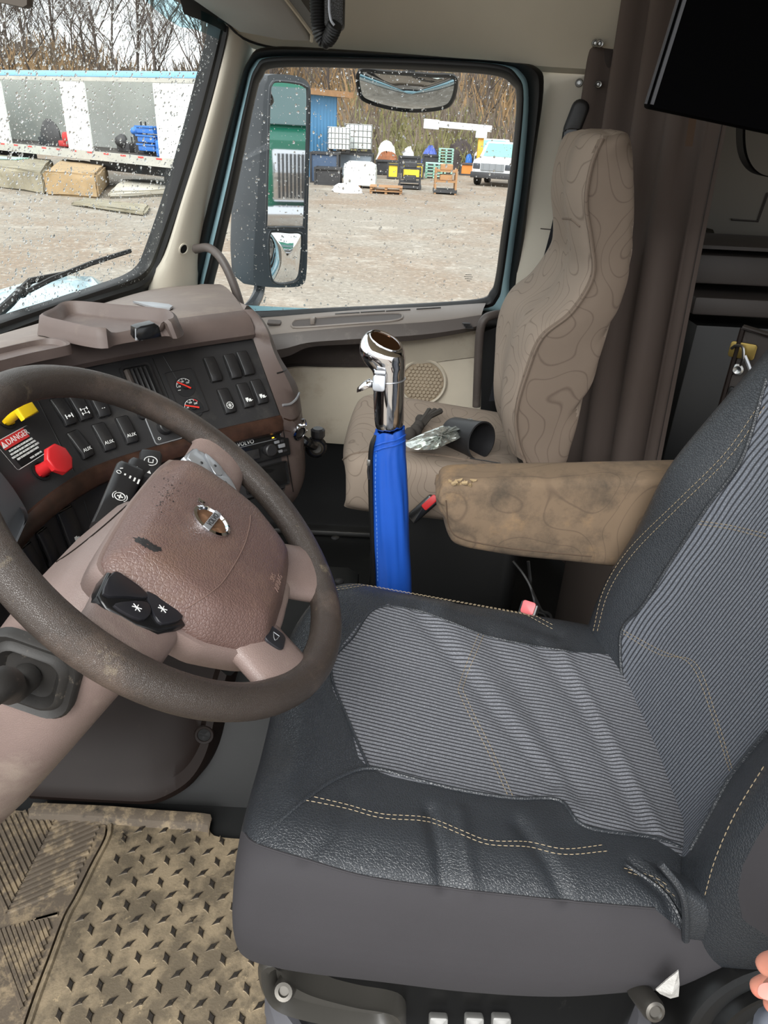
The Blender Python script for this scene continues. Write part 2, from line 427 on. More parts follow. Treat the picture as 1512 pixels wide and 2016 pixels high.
# fabric field below
def fld(pts, y): return rowpx(pts, y)
r0 = [q + V((0, .05, .05)) for q in rC]
r1 = fld([(430,760),(560,724),(640,722),(730,722),(800,716),(940,700)], 2.17)
r2 = fld([(430,850),(560,835),(690,842),(800,846),(945,850)], 2.17)
r3 = [q + V((0, -.004, -.012)) for q in r2]; r4 = [q + V((0, .0, -.06)) for q in r2]
g = G(); g.grid([[q + V((0, -.005, .012)) for q in rC], [q + V((0, .045, .006)) for q in rC], [q + V((0, .03, 0)) for q in r1], r1]); g.mk('pull_recess', m_dgrey, door)
g = G(); g.grid([[q + V((0, .02, 0)) for q in r1], [q + V((0, 0, -.006)) for q in r1], r2, r3, r4])
# beige continues up to the band at the rear
uu = fld([(740,668),(830,666),(940,650)], 2.125); dd = fld([(740,722),(830,716),(940,702)], 2.165)
g.grid([uu, [a.lerp(b, .5) for a, b in zip(uu, dd)], dd])
g.grid([[r1[-1], r2[-1]], [q + V((.05, .03, 0)) for q in (r1[-1], r2[-1])]])
g.mk('fabric_lining', m_dfab, door)
g = G(); q4 = [q + V((0, .02, -.0)) for q in r4]; g.grid([r4, q4, [V((q.x, q.y, .1)) for q in q4], [V((q.x, q.y - .05, .02)) for q in q4], [V((q.x, q.y - .05, 0)) for q in q4]])
g.mk('kick_panel', m_rubber, door)
# flat pad painted with the shade of a sill pocket, its divider, slots, switch
sit = bvh(sill)
def onsill(px, py, off=.0):
    h, n = cast(sit, px, py); return h + n * off if h is not None else P(px, py, y=2.12)
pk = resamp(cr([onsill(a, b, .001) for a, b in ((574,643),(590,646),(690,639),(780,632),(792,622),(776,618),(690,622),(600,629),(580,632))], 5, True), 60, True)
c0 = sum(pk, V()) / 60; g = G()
g.add([q + V((0, 0, .0012)) for q in pk] + [c0 + V((0, 0, .0012))], [(i, (i + 1) % 60, 60) for i in range(60)]); pkt = g.mk('pocket_shade_pad', mat('pocket_shade', (74, 66, 62), .5), door)
g = G(); g.tube([q + V((0, 0, .001)) for q in pk], .0032, 6, closed=True); g.mk('pocket_rim', m_dtrim, pkt)
g = G(); g.box(onsill(616, 634) + V((0, 0, .004)), (.014, .03, .022), bev=.004); g.mk('pocket_divider', m_dtrim, pkt)
for a, b in ((690,616.5),(740,613.5),(790,611),(850,607)):
    g = G(); g.tube([onsill(a - 30, b + 2.0, .0012), onsill(a - 6, b + .6, .0012), onsill(a + 18, b - .8, .0012)], .0018, 6); g.mk('vent_slot', m_black, door)
g = G(); R = frame((0, -.35, 1), (0, 1, .3)); g.prism(rrect(.04, .022, .004), .006, R, onsill(540, 639) + V((0, 0, .004)), bev=.002); g.mk('lock_button', m_dgrey, door)
g = G()
for i in range(3): g.box(P(918 + 3 * i, 637 + 4 * i, y=2.062), (.022, .012, .0035))
g.mk('reflector_grille', m_black, door)
# speaker
c = P(832, 752, y=2.165); R = frame((0, -1, .05))
g = G(); g.lathe([(.076, -.01), (.076, .004), (.072, .008), (.067, .006), (.066, -.002)], R, c, 40, cap=False); ring = g.mk('speaker_ring', m_dfab, door)
g = G(); g.lathe([(.066, .001), (.001, .004)], R, c, 40)
m_grille = mat('speaker_grille_plastic', (158, 142, 120), .7)
g.mk('speaker_mesh', m_grille, ring)
g = G()
for i in range(-6, 7):
    for j in range(-6, 7):
        x = (i + (j % 2) * .5) * .0125; y = j * .0108
        if math.hypot(x, y) < .058: g.lathe([(.0056, .0), (.0056, .0062), (.0045, .007)], R, c + R @ V((x, y, 0)), 6)
g.mk('speaker_cells', mat('speaker_cell', (176, 160, 138), .7), ring, smooth=False)
# outer skin
o1 = loop(S2, -.03)
g = G(); g.grid([[q + V((0, .012, 0)) for q in loop(S1, -.012)], [q + V((0, .06, 0)) for q in loop(S2, 0)], [q + V((0, .05, 0)) for q in loop(S3, -.03)]], cv=True)
xs = [-.62, .42]; g.grid([[V((x, 2.31, .72)) for x in xs], [V((x, 2.33, .3)) for x in xs], [V((x, 2.30, -.1)) for x in xs]])
g.mk('outer_skin', m_blue_paint, door)

g = G(); g.grid([[P(a, b, y=2.17) for a, b in q] for q in (((950,655),(948,740),(946,820),(944,960)), ((1012,630),(1004,740),(1000,820),(990,960)))]); g.grid([[P(a, b, y=2.13) + V((x, 0, 0)) for a, b in ((1008,636),(1000,740),(994,820),(985,960))] for x in (-.02, -.008, .012, .024)]); g.mk('shut_seal', m_rubber, door)
# grab handle beside the door opening, rear
g = G(); hp = cr([P(938, 800, y=2.06), P(941, 720, y=2.05), P(945, 655, y=2.04), P(953, 630, y=2.04), P(972, 620, y=2.05), P(1010, 618, y=2.08), P(1050, 616, y=2.1)], 6)
g.tube(hp, .0125, 10); g.mk('grab_handle', m_dgrey, door, label='upright grey grab handle')
# grab handle, front pillar
g = G(); hp = cr([P(386, 490, y=2.08), P(410, 488, y=2.02), P(432, 505, y=1.98), P(452, 540, y=1.96), P(470, 590, y=1.95), P(482, 640, y=1.95)], 6)
g.tube(hp, [.013] + [.0115] * (len(hp) - 2) + [.012], 10); ghandle = g

# rear door pillar lining
L = [P(a, b, y=2.15) for a, b in ((1045,122),(1063,135),(1066,180),(1042,345),(1027,460),(1016,552),(1005,660))]
Lr = [P(a, b, y=2.13) for a, b in ((1075,118),(1082,140),(1082,190),(1060,345),(1045,460),(1034,552),(1022,660))]
Rr = [P(a, b, y=2.115) for a, b in ((1230,128),(1225,160),(1215,200),(1190,345),(1165,460),(1150,552),(1130,660))]
g = G(); rows = [resamp(cr(q, 4), 24) for q in (L, Lr, [a.lerp(b, .5) + V((0, -.01, 0)) for a, b in zip(Lr, Rr)], Rr)]
for r in rows: r.append(V((r[-1].x, r[-1].y, 0)))
g.grid(rows); bp = struct(g.mk('trim_1', m_beige), 'beige lining of the rear door pillar')
g = G(); g.tube([P(1064, 450, y=2.085), P(1085, 452, y=2.075), P(1130, 456, y=2.07)], .0015, 5); g.mk('pillar_seam', m_dgrey, bp)
# A pillar
lft = [(447,40),(447,62),(430,150),(398,270),(360,390),(325,500),(296,545),(288,575)]
rgt = [(500,92),(494,112),(476,170),(438,300),(405,420),(390,490),(384,560),(386,600)]
a = resamp(cr([P(p, q, y=2.06) for p, q in lft], 5), 30); b = resamp(cr([P(p, q, y=2.14) for p, q in rgt], 5), 30)
rows = []
for k in range(9):
    t = k / 8; rows.append([p.lerp(q, t) + V((0, -.035 * math.sin(PI * min(1, t * 1.0)) ** .7, 0)) for p, q in zip(a, b)])
rows.insert(0, [p + V((-.01, .03, 0)) for p in a]); rows.append([p + V((0, .03, 0)) for p in b])
g = G(); g.grid(rows); ap = struct(g.mk('trim_2', m_beige), 'beige lining of the front pillar'); ghandle.mk('grab_handle', m_dgrey, ap, label='curved grey grab handle')
def plug(name, px, py, y, r, m1, m2, parent):
    c = P(px, py, y=y); n = (EYE - c).normalized() * .5 + V((.1, -.6, 0)); R = frame(n)
    g = G(); g.lathe([(r * 1.25, 0), (r * 1.25, .002), (r, .003), (r, -.004)], R, c, 20, cap=False); o = g.mk(name, m1, parent)
    g = G(); g.lathe([(r, .0), (r * .4, .001)], R, c, 16); g.mk('socket', m2, o)
pt = bvh(ap)
h, nn = cast(pt, 361, 490)
g = G(); R = frame(nn); g.lathe([(.0165, 0), (.0165, .003), (.013, .0035), (.012, -.001)], R, h, 24, cap=False); q = g.mk('screw_cap', m_beige, ap); g = G(); g.lathe([(.0125, .0005), (.001, .0005)], R, h, 20); g.mk('cap_hole', m_rubber, q)

# roof lining
bot = resamp(cr([P(a, b, y=yy) for a, b, yy in ((380,-10,1.99),(440,40,2.02),(480,78,2.09),(540,96,2.13),(620,99,2.13),(760,103,2.13),(900,114,2.13),(1000,124,2.11),(1075,131,2.09),(1190,138,2.08),(1290,146,2.08))], 6), 60)
bot[-1].x = 2.3
g = G(); rows = [[q + V((0, .03, -.01)) for q in bot], bot]
for dy, z in ((-.012, 1.43), (-.03, 1.455), (-.06, 1.52), (-.14, 1.66), (-.35, 1.84), (-.8, 1.9)):
    rows.append([V((q.x if k else q.x, q.y + dy, max(z, q.z + .01))) for k, q in enumerate(bot)])
rows.append([V((max(q.x, -.7), .0, 1.9)) for q in bot])
g.grid(rows); ceil = struct(g.mk('ceiling', m_head), 'cream roof lining')
g = G(); g.tube([q + V((0, -.006, .002)) for q in bot[4:17]], .0028, 6); g.mk('lining_gap', m_rubber, ceil)
g = G(); k0 = P(428, 22, y=1.97)
g.prism(rrect(.03, .012, .005), .003, frame((.3, -.8, -.4)), P(441, 38, y=2.0), bev=.001); g.mk('lining_clip', m_black, ceil)

# windshield
B0 = [P(303, 560, y=2.07), P(150, 610, y=1.80), P(0, 660, y=1.55), V((-.955, 1.15, .815)), V((-.955, .65, .82)), V((-.86, .2, .83))]
T0 = [P(447, 45, y=2.0), P(400, 22, y=1.94), P(345, 0, y=1.86), V((-.56, 1.4, 1.56)), V((-.58, .8, 1.56)), V((-.5, .2, 1.5))]
NB = 48
Bq = resamp(cr(B0, 8), NB); Tq = resamp(cr(T0, 8), NB)
def wsp(i, t):
    a, b = Bq[i], Tq[i]; return a.lerp(b, t) + V((-.03 * math.sin(PI * t), .0, 0))
wsh = thing('window_2', 'rain-covered windshield', None, (-.8, 1.2, .85)); struct(wsh)
g = G(); g.grid([[wsp(i, t) for i in range(NB)] for t in [k / 12 * .945 for k in range(13)]]); wpane = g.mk('window_pane', m_wglass, wsh)
g = G(); g.grid([[wsp(i, t) for i in range(NB)] for t in (.945, .96, .98, 1.0)]); g.mk('tint_band', m_tint, wsh, label='blue-green tinted strip along the top of the glass')
# seal: follows the pane edge on the right and bottom
edge_px = [(345,-6),(400,22),(424,40),(419,75),(400,150),(368,270),(330,395),(295,495),(280,525),(255,543),(215,558),(120,590),(0,628),(-120,668)]
out_px = [(352,-10),(408,14),(446,40),(446,70),(428,155),(397,272),(358,398),(322,505),(304,548),(280,572),(225,590),(125,620),(0,668),(-120,712)]
wt = bvh(wpane)
def wpl(px, py, off):
    n = ((Tq[6] - Bq[6]).cross(Bq[10] - Bq[0])).normalized()
    if n.x < 0: n = -n
    i = 4 if px > 200 else 12
    return P(px, py, pl=(wsp(i, .4) + n * off, n))
e = cr([wpl(a, b, 0.004) for a, b in edge_px], 5); o_ = cr([wpl(a, b, .03) for a, b in out_px], 5)
g = G(); rows = []
for k in range(9):
    t = k / 8; rows.append([p.lerp(q, t) + V((.012, -.012, .006)) * (math.sin(PI * t) + .35 * math.sin(3 * PI * t)) for p, q in zip(e, o_)])
rows.insert(0, [p + V((-.02, .01, 0)) for p in e]); rows.append([p + V((0, .03, -.03)) for p in o_])
g.grid(rows); g.mk('windshield_seal', m_rubber, wsh)

# sleeper: side wall, rear wall
g = G(); g.box((1.45, 2.24, .95), (1.85, .04, 1.95)); struct(g.mk('wall_right', m_sleepwall), 'grey vinyl side wall of the sleeper')
g = G(); g.box((2.32, 1.15, .95), (.05, 2.3, 1.95)); struct(g.mk('wall_back', m_sleepwall), 'grey vinyl rear wall of the sleeper')
# ================================================================== OUTSIDE
GZ = -1.2
def gp(px, py, z=GZ): return P(px, py, z=z)
def gravel(H, src):
    a = H['noise'](.25, 6, .65); b = H['noise'](9, 6, .7); c = H['noise'](.9, 6, .6)
    src = H['mix'](H['ramp'](a.outputs['Fac'], .42, .6), src, rgb(130, 113, 95))
    src = H['mix'](H['ramp'](c.outputs['Fac'], .55, .7), src, rgb(160, 152, 140))
    src = H['mix'](H['ramp'](b.outputs['Fac'], .52, .72), src, rgb(104, 98, 90))
    return H['mix'](H['ramp'](b.outputs['Fac'], .46, .3), src, rgb(172, 166, 156))
m_gravel = mat('wet_gravel', (138, 130, 118), .75, bump=('noise', 14, .7, .03), extra=gravel)
g = G(); n = 40
g.grid([[V((-110 + 220 * i / n, 1.5 + 160 * (j / n) ** 1.6, GZ + .05 * math.sin(i * 1.7) * math.cos(j * 1.3) * (j > 3))) for i in range(n + 1)] for j in range(n + 1)])
g.add([V((-110, -30, GZ)), V((110, -30, GZ)), V((110, 1.5, GZ)), V((-110, 1.5, GZ))], [(0, 1, 2, 3)])
struct(g.mk('ground', m_gravel), 'wet tan gravel yard')
def hillx(H, src):
    a = H['noise'](.35, 6, .7); b = H['noise'](3, 6, .7)
    src = H['mix'](H['ramp'](a.outputs['Fac'], .45, .6), src, rgb(128, 128, 84))
    return H['mix'](H['ramp'](b.outputs['Fac'], .48, .66), src, rgb(104, 91, 76))
m_hill = mat('brown_brush', (124, 109, 90), .95, extra=hillx, bump=('noise', 2.5, 1, .4))
def HB(x): return 6.3 if x < -6 else lerp(6.3, 4.4, min(1, (x + 6) / 14))
g = G(); rows = []
for j in range(15):
    v = j / 14; rows.append([])
    for i in range(71):
        x = -105 + 3 * i; y0 = 50 + 6 * math.sin(x * .05) + (6 if x < -4 else 0)
        hgt = (HB(x) + 1.5 * math.sin(x * .11 + 1) + .9 * math.sin(x * .37)) * (1 - (1 - v) ** 2)
        rows[-1].append(V((x, y0 + 26 * v, GZ + hgt + .35 * random.uniform(-1, 1) * (v > 0))))
g.grid(rows); hill = struct(g.mk('hillside', m_hill), 'brown overgrown bank behind the yard')

# undergrowth on the bank
m_twig = mat('brown_twigs', (108, 96, 84), .95, var=(1, .3)); m_olive = mat('olive_leaves', (122, 118, 76), .9, var=(.4, .35))
g = G()
rr = random.Random(3)
for k in range(9500):
    x = rr.uniform(-44, 26); v = rr.random() ** 1.3; y = 49 + 6 * math.sin(x * .05) + (6 if x < -4 else 0) + 26 * v
    z = GZ + (HB(x) + 1.5 * math.sin(x * .11 + 1) + .9 * math.sin(x * .37)) * (1 - (1 - v) ** 2) - .2
    q_ = math.sin(x * .33 + 1) + math.sin(y * .4) + rr.uniform(-1.2, 1.2); g.mi = 1 if q_ > 1.2 and x > -6 else 2 if q_ < -.6 else 0
    h = rr.uniform(.8, 2.8) * (1 if g.mi != 1 else .7); b = V((x, y, z)); l = V((rr.uniform(-.5, .5), rr.uniform(-.3, .3), 1)) * h
    wv = V((rr.uniform(.008, .022), 0, 0))
    g.add([b - wv, b + wv, b + l * .6 + V((.12, 0, 0)), b + l], [(0, 1, 2), (0, 2, 3)])
    for q in range(4):
        c = b + l * rr.uniform(.3, 1) + V((rr.uniform(-.4, .4), rr.uniform(-.4, .4), 0)); s_ = rr.uniform(.06, .17) if g.mi else rr.uniform(.02, .05)
        ll = V((rr.uniform(-1, 1), rr.uniform(-1, 1), rr.uniform(-.3, 1))) * (s_ if g.mi else .5); ww = V((rr.uniform(-1, 1), .3, rr.uniform(-1, 1))) * s_
        g.add([c - ww * .5, c + ll * .5 - ww * .2, c + ll, c + ww * .5], [(0, 1, 2, 3)])
tag(g.mk('undergrowth', [m_twig, m_olive, mat('dead_leaves', (150, 122, 88),   .95, var=(.4, .3))], parent=hill, smooth=False), kind='stuff')

# bare trees
m_bark = mat('bare_bark', (88, 78, 72), .95, var=(2, .35))
def tree_mesh(seed, H):
    r = random.Random(seed); g = G()
    def br(p, d, L, rad, lev):
        pts = [p]; n = 3 if lev < 3 else 2
        for k in range(n):
            d = (d + V((r.uniform(-1, 1), r.uniform(-1, 1), r.uniform(-.3, .5))) * .16).normalized(); pts.append(pts[-1] + d * L / n)
        g.tube(pts, [rad * (1 - .55 * k / n) for k in range(n + 1)], 5 if lev == 0 else 3, cap=False)
        if lev >= 4: return
        for k in range((9, 6, 5, 4)[lev]):
            t = r.uniform(.25, 1) if lev else r.uniform(.15, 1); i = min(int(t * n), n - 1); q = pts[i].lerp(pts[i + 1], t * n - i)
            a = r.uniform(0, 2 * PI); s_ = V((math.cos(a), math.sin(a), r.uniform(.2, .9)))
            br(q, (d * .6 + s_ * .75).normalized(), L * r.uniform(.42, .62), rad * .42, lev + 1)
    br(V((0, 0, 0)), V((0, 0, 1)), H * .62, H * .012, 0)
    return g
protos = []
for k in range(4):
    o = tree_mesh(k + 11, 13).mk('bare_tree', m_bark, smooth=False); protos.append(o)
tpos = []
rr = random.Random(5)
for k in range(74):
    x = -44 + 84 * (k + rr.uniform(-.4, .4)) / 74; tpos.append((x, 58 + rr.uniform(-3, 16), rr.uniform(.55, 1.2)))
for k, (x, y, s_) in enumerate(tpos):
    o = protos[k] if k < 4 else protos[k % 4].copy()
    if k >= 4: S.collection.objects.link(o)
    v = min(max((y - 50 - 6 * math.sin(x * .05) - (6 if x < -4 else 0)) / 26, 0), 1)
    o.location = (x, y, GZ + (HB(x) + 1.5 * math.sin(x * .11 + 1)) * (1 - (1 - v) ** 2) - .5); o.rotation_euler.z = rr.uniform(0, 6); o.scale = (s_, s_, s_)
    tag(o, 'bare leafless tree standing in the wood on the bank behind the yard', 'tree', 'bare trees on the bank')

# trailer beyond the windshield
m_tw = mat('white_trailer_panel', (226, 228, 226), .45, var=(.8, .05)); m_tb = mat('light_blue_rail', (132, 184, 222), .4)
m_ti = mat('grey_trailer_lining', (186, 189, 185), .8, var=(.5, .15)); m_tgrey = mat('galvanised_rail', (180, 178, 170), .5, var=(2, .15))
m_wht = mat('white_painted_metal', (232, 234, 236), .35)
TZ = -.05
tb0 = P(0, 280, z=TZ); tdir = (P(345, 313, z=TZ) - tb0).normalized(); taw = V((-tdir.y, tdir.x, 0)); 
if taw.y < 0: taw = -taw
def ts(px): return (P(px, 280 + .0957 * px, z=TZ) - tb0).dot(tdir)
Rt = Matrix((tdir, taw, V((0, 0, 1)))).transposed()
HT = 2.25
tr = thing('open_sided_trailer', 'long white trailer with two open bays and a light blue top rail beyond the windshield', 'trailer', tuple(tb0 + tdir * 4 + V((0, 0, -1.1))))
def tbx(g, s0, s1, a0, a1, z0, z1, **k): g.box(tb0 + tdir * (s0 + s1) / 2 + taw * (a0 + a1) / 2 + V((0, 0, (z0 + z1) / 2)), (s1 - s0, a1 - a0, z1 - z0), Rt, **k)
sL, sA, sB, sC, sD, sR = ts(-200), ts(22), ts(136), ts(182), ts(314), ts(432)
for a, b in ((sL, sA), (sB, sC), (sD, sR)):
    g = G(); tbx(g, a, b, 0, .06, 0, HT)
    for k in range(14): tbx(g, a + .02, b - .02, -.008, 0, .12 + k * .15, .135 + k * .15)
    g.mk('side_panel', m_tw, tr, smooth=False)
g = G(); tbx(g, sL, sR, -.03, .08, HT, HT + .18, bev=.03); g.mk('top_rail', m_tb, tr)
m_roof = bpy.data.materials.new('translucent_roof_skin'); m_roof.use_nodes = True; nt_ = m_roof.node_tree; b_ = nt_.nodes.new('ShaderNodeBsdfTranslucent'); b_.inputs[0].default_value = (.9, .9, .88, 1); nt_.links.new(b_.outputs[0], nt_.nodes['Material Output'].inputs[0])
g = G(); tbx(g, sL, sR, .08, 2.5, HT + .12, HT + .121); g.mk('roof_skin', m_roof, tr)
g = G(); tbx(g, sL, sR, -.025, .05, HT - .12, HT); g.mk('header_rail', m_tgrey, tr)
g = G(); tbx(g, sL, sR, -.05, .05, -.28, 0); g.mk('bottom_rail', m_tgrey, tr)
m_tape = mat('red_reflective_tape', (196, 70, 66), .4)
k = 0; s_ = sL
while s_ < sR:
    if s_ > ts(-40): g = G(); tbx(g, s_, s_ + .28, -.056, -.05, -.07, -.02); g.mk('reflective_tape', m_tape, tr, smooth=False)
    s_ += .92
g = G(); tbx(g, sL, sR, .05, 2.5, -.15, 0); g.mk('deck', m_dark, tr)
g = G(); tbx(g, sL, sR, 2.44, 2.5, 0, HT + .1); tbx(g, sL, sL + .05, .06, 2.44, 0, HT); tbx(g, sR - .05, sR, .06, 2.44, 0, HT); g.mk('inner_lining', m_ti, tr)
g = G()
for s_ in (sL + 1, sR - 2.2, sR - 1):
    for a in (.15, 2.1): g = G(); g.lathe([(.3, -.14), (.48, -.14), (.5, -.1), (.5, .1), (.48, .14), (.3, .14)], Rt @ Matrix(((1, 0, 0), (0, 0, -1), (0, 1, 0))), tb0 + tdir * s_ + taw * a + V((0, 0, -.65)), 20); g.mk('wheel', m_rubber, tr)
g = G(); tbx(g, sR - 7, sR - .3, .3, 2.2, -.6, -.15); g.mk('undercarriage', m_rubber, tr)
g = G(); tbx(g, sL, sL + 7, .6, 2.2, -.7, -.15); g.mk('side_box', m_rubber, tr)
# freight in the bays
def bay(px, a, z=0): return tb0 + tdir * ts(px) + taw * a + V((0, 0, z))
m_freight = mat('oily_dark_metal', (60, 60, 62), .6, var=(3, .3)); m_fblue = mat('blue_crate_plastic', (52, 112, 190), .5); m_fred = mat('red_engine_paint', (178, 44, 44), .5)
t = thing('red_engine', 'red engine block lying in the left open bay of the trailer', 'engine', tuple(bay(113, .7)))
g = G(); g.box(bay(113, .7, .3), (.6, .5, .4), Rt, bev=.05); g.mk('block', m_fred, t)
g = G(); g.box(bay(108, .7, .12), (.9, .5, .2), Rt, bev=.04); g.mk('sump', m_fred, t)
g = G(); g.lathe([(.18, 0), (.18, .1), (.1, .14)], frame(-taw), bay(116, .4, .35), 16); g.mk('pulley', m_fred, t)
t = thing('blue_crate', 'stack of bright blue plastic crates in the right open bay of the trailer', 'crates', tuple(bay(268, .8)))
for k in range(3):
    g = G(); c = bay(268, .8, .22 + k * .27); g.box(c, (.85, .7, .2), Rt, bev=.03); g.box(c + V((0, 0, .1)), (.93, .78, .05), Rt); g.mk('crate', m_fblue, t)
t = thing('blue_drum', 'small blue drum lying right of the blue crates in the trailer', 'drum', tuple(bay(298, .5)))
g = G(); g.lathe([(.2, 0), (.22, .03), (.22, .22), (.21, .24), (.22, .26), (.22, .45), (.2, .48)], Matrix.Identity(3), bay(298, .5), 18); g.mk('drum_body', m_fblue, t)
for px, lab, wd, hg in ((200, 'dark gear housing beside the middle white panel in the right bay', .7, .5), (232, 'tall dark hand truck with a blue motor in the right bay', .5, 1.0), (300, 'dark crated machine behind the blue crates in the right bay', .8, 1.05), (60, 'dark low pile of axle parts in the left bay', 1.8, .45)):
    t = thing('machine_part', lab, 'machine part', tuple(bay(px, 1.2 if px != 300 else 2.0)))
    g = G(); g.box(bay(px, 1.2 if px != 300 else 2.0, hg * .3), (wd, .6, hg * .6), Rt, bev=.04); g.mk('housing', m_freight, t)
    g = G(); g.lathe([(wd * .3, 0), (wd * .34, .1), (wd * .2, .3), (.05, .34)], frame(-taw), bay(px, 1.0, hg * .7), 14); g.mk('flange', m_fblue if px == 232 else m_freight, t)
    for q in (-.3, .3): g = G(); g.tube([bay(px, 1.2 if px != 300 else 2.0, 0) + tdir * q * wd, bay(px, 1.2 if px != 300 else 2.0, hg) + tdir * q * wd * .8], .03, 6); g.mk('stand_leg', m_freight, t)

# blocks in front of the trailer
def block(name, label, cat, poly, h, m, parts=None):
    pts = [gp(a, b) for a, b in poly]; g = G(); n = len(pts)
    bm = bmesh.new(); a = [bm.verts.new(p) for p in pts]; b = [bm.verts.new(p + V((0, 0, h))) for p in pts]
    bm.faces.new(a); bm.faces.new(b); [bm.faces.new((a[i], a[(i + 1) % n], b[(i + 1) % n], b[i])) for i in range(n)]
    bmesh.ops.bevel(bm, geom=bm.edges[:], offset=.07, segments=2, affect='EDGES'); bmesh.ops.subdivide_edges(bm, edges=bm.edges[:], cuts=3, use_grid_fill=True)
    for v in bm.verts: v.co += V((random.uniform(-1, 1), random.uniform(-1, 1), random.uniform(-1, 1))) * .018
    bm.verts.index_update(); g.add([v.co for v in bm.verts], [tuple(q.index for q in f.verts) for f in bm.faces]); bm.free()
    return tag(g.mk(name, m), label, cat)
m_conc = mat('weathered_concrete', (150, 142, 122), .9, var=(1.2, .3), dirt=((110, 104, 84), 2, .5, .7)); m_sand = mat('tan_stone', (168, 143, 108), .9, var=(2, .2), dirt=((132, 112, 76), 2.4, .55, .7))
m_pale = mat('pale_slab', (196, 190, 176), .85, var=(1, .15))
block('concrete_block', 'long weathered concrete block in front of the left bay of the trailer', 'block', [(-60, 362), (90, 385), (110, 352), (-60, 335)], .68, m_conc)
block('stone_block', 'large tan stone block at the end of the concrete block by the trailer', 'block', [(92, 386), (196, 392), (216, 364), (130, 352)], .72, m_sand)
block('concrete_slab', 'flat pale concrete slab lying right of the tan stone block', 'slab', [(214, 392), (375, 384), (375, 362), (240, 366)], .22, m_pale)
block('concrete_slab', 'low grey slab half buried in the gravel below the tan stone block', 'slab', [(140, 405), (286, 426), (296, 410), (165, 396)], .1, m_conc)
m_mint = mat('mint_pallet_plastic', (168, 216, 198), .5, var=(3, .1))
def pallets(label, px, py, n, wd=1.1, m=None, cat='pallets', rz=0):
    c = gp(px, py); t = thing('stacked_pallet' if n > 1 else 'pallet', label, cat, tuple(c)); R = Matrix.Rotation(rz, 3, 'Z')
    for k in range(n):
        g = G(); z = k * .15
        for q in (-.45, 0, .45): g.box(c + R @ V((q * wd, 0, z + .05)), (.1, 1.0, .08), R)
        for q in range(5): g.box(c + R @ V((0, -.45 + q * .225, z + .115)), (wd, .16, .03), R)
        g.mk('pallet_tier' if n > 1 else 'boards', m or m_mint, t, smooth=False)
    return t
pallets('stack of mint green pallets under the left end of the white trailer', 14, 352, 5, 1.5)

# ---- seen through the passenger door window
m_shed = mat('blue_corrugated_steel', (92, 148, 190), .5, var=(.6, .12)); m_timber = mat('rusty_timber', (170, 130, 92), .8, var=(2, .2))
c0 = gp(540, 352); c1 = gp(662, 345)
t = thing('blue_shed', 'blue corrugated steel shed standing behind the door mirror', 'shed', tuple(c1))
d = (c1 - c0).normalized(); L = (c1 - c0).length; aw = V((-d.y, d.x, 0)); zt = (P(640, 190, y=c1.y).z)
g = G(); rows = []
n = int(L / .07)
for z in (GZ, zt): rows.append([c0 + d * (L * k / n) + aw * (.03 if (k // 2) % 2 else 0) + V((0, 0, z - GZ)) for k in range(n + 1)])
g.grid(rows); g.mk('front_wall', m_shed, t, smooth=False)
g = G(); rows = []
for z in (GZ, zt): rows.append([c1 + aw * (5 * k / 60) - d * (.03 if (k // 2) % 2 else 0) + V((0, 0, z - GZ)) for k in range(61)])
g.grid(rows); g.mk('end_wall', m_shed, t, smooth=False)
g = G(); R = Matrix((d, aw, V((0, 0, 1)))).transposed(); g.box((c0 + c1) / 2 + aw * 2.4 + d * .3 + V((0, 0, zt - GZ + .12)), (L + 1.2, 5.6, .25), R); g.mk('roof', m_timber, t)
def tote(label, px0, px1, ytop, ybot, yb, group=None):
    mid = gp((px0 + px1) / 2, yb); a = P(px0, ybot, y=mid.y); b = P(px1, ybot, y=mid.y); zt = P((px0 + px1) / 2, ytop, y=mid.y).z
    wd = b.x - a.x; z0 = a.z; h = zt - z0; c = V(((a.x + b.x) / 2, mid.y + .5, z0))
    t = thing('liquid_tote', label, 'tote', tuple(c), group)
    g = G(); g.box(c + V((0, 0, h * .56)), (wd * .96, 1, h * .84), bev=.08); g.mk('tank', mat('translucent_plastic', (226, 232, 230), .45), t)
    g = G()
    for k in range(7):
        x = -wd / 2 + wd * k / 6; g.tube([c + V((x, -.52, h * .14)), c + V((x, -.52, h))], .018, 4); g.tube([c + V((-wd / 2, -.52 + 1.04 * k / 6, h)), c + V((wd / 2, -.52 + 1.04 * k / 6, h))], .012, 4)
    for k in range(5):
        z = h * (.16 + .21 * k); g.tube([c + V((-wd / 2, -.52, z)), c + V((wd / 2, -.52, z)), c + V((wd / 2, .52, z)), c + V((-wd / 2, .52, z))], .018, 4, closed=True)
    g.mk('cage', m_steel, t)
    g = G(); g.box(c + V((0, 0, .03)), (wd, 1.05, .06))
    for q in (-.42, 0, .42): g.box(c + V((q * wd, 0, h * .07)), (.16, 1.0, h * .12))
    g.mk('pallet_base', m_rubber, t)
    g = G(); g.lathe([(.12, 0), (.12, .06)], Matrix.Identity(3), c + V((0, 0, h * .98)), 14); g.mk('fill_cap', m_rubber, t)
m_contg = mat('grey_blue_crate', (124, 136, 148), .6, var=(1, .25))
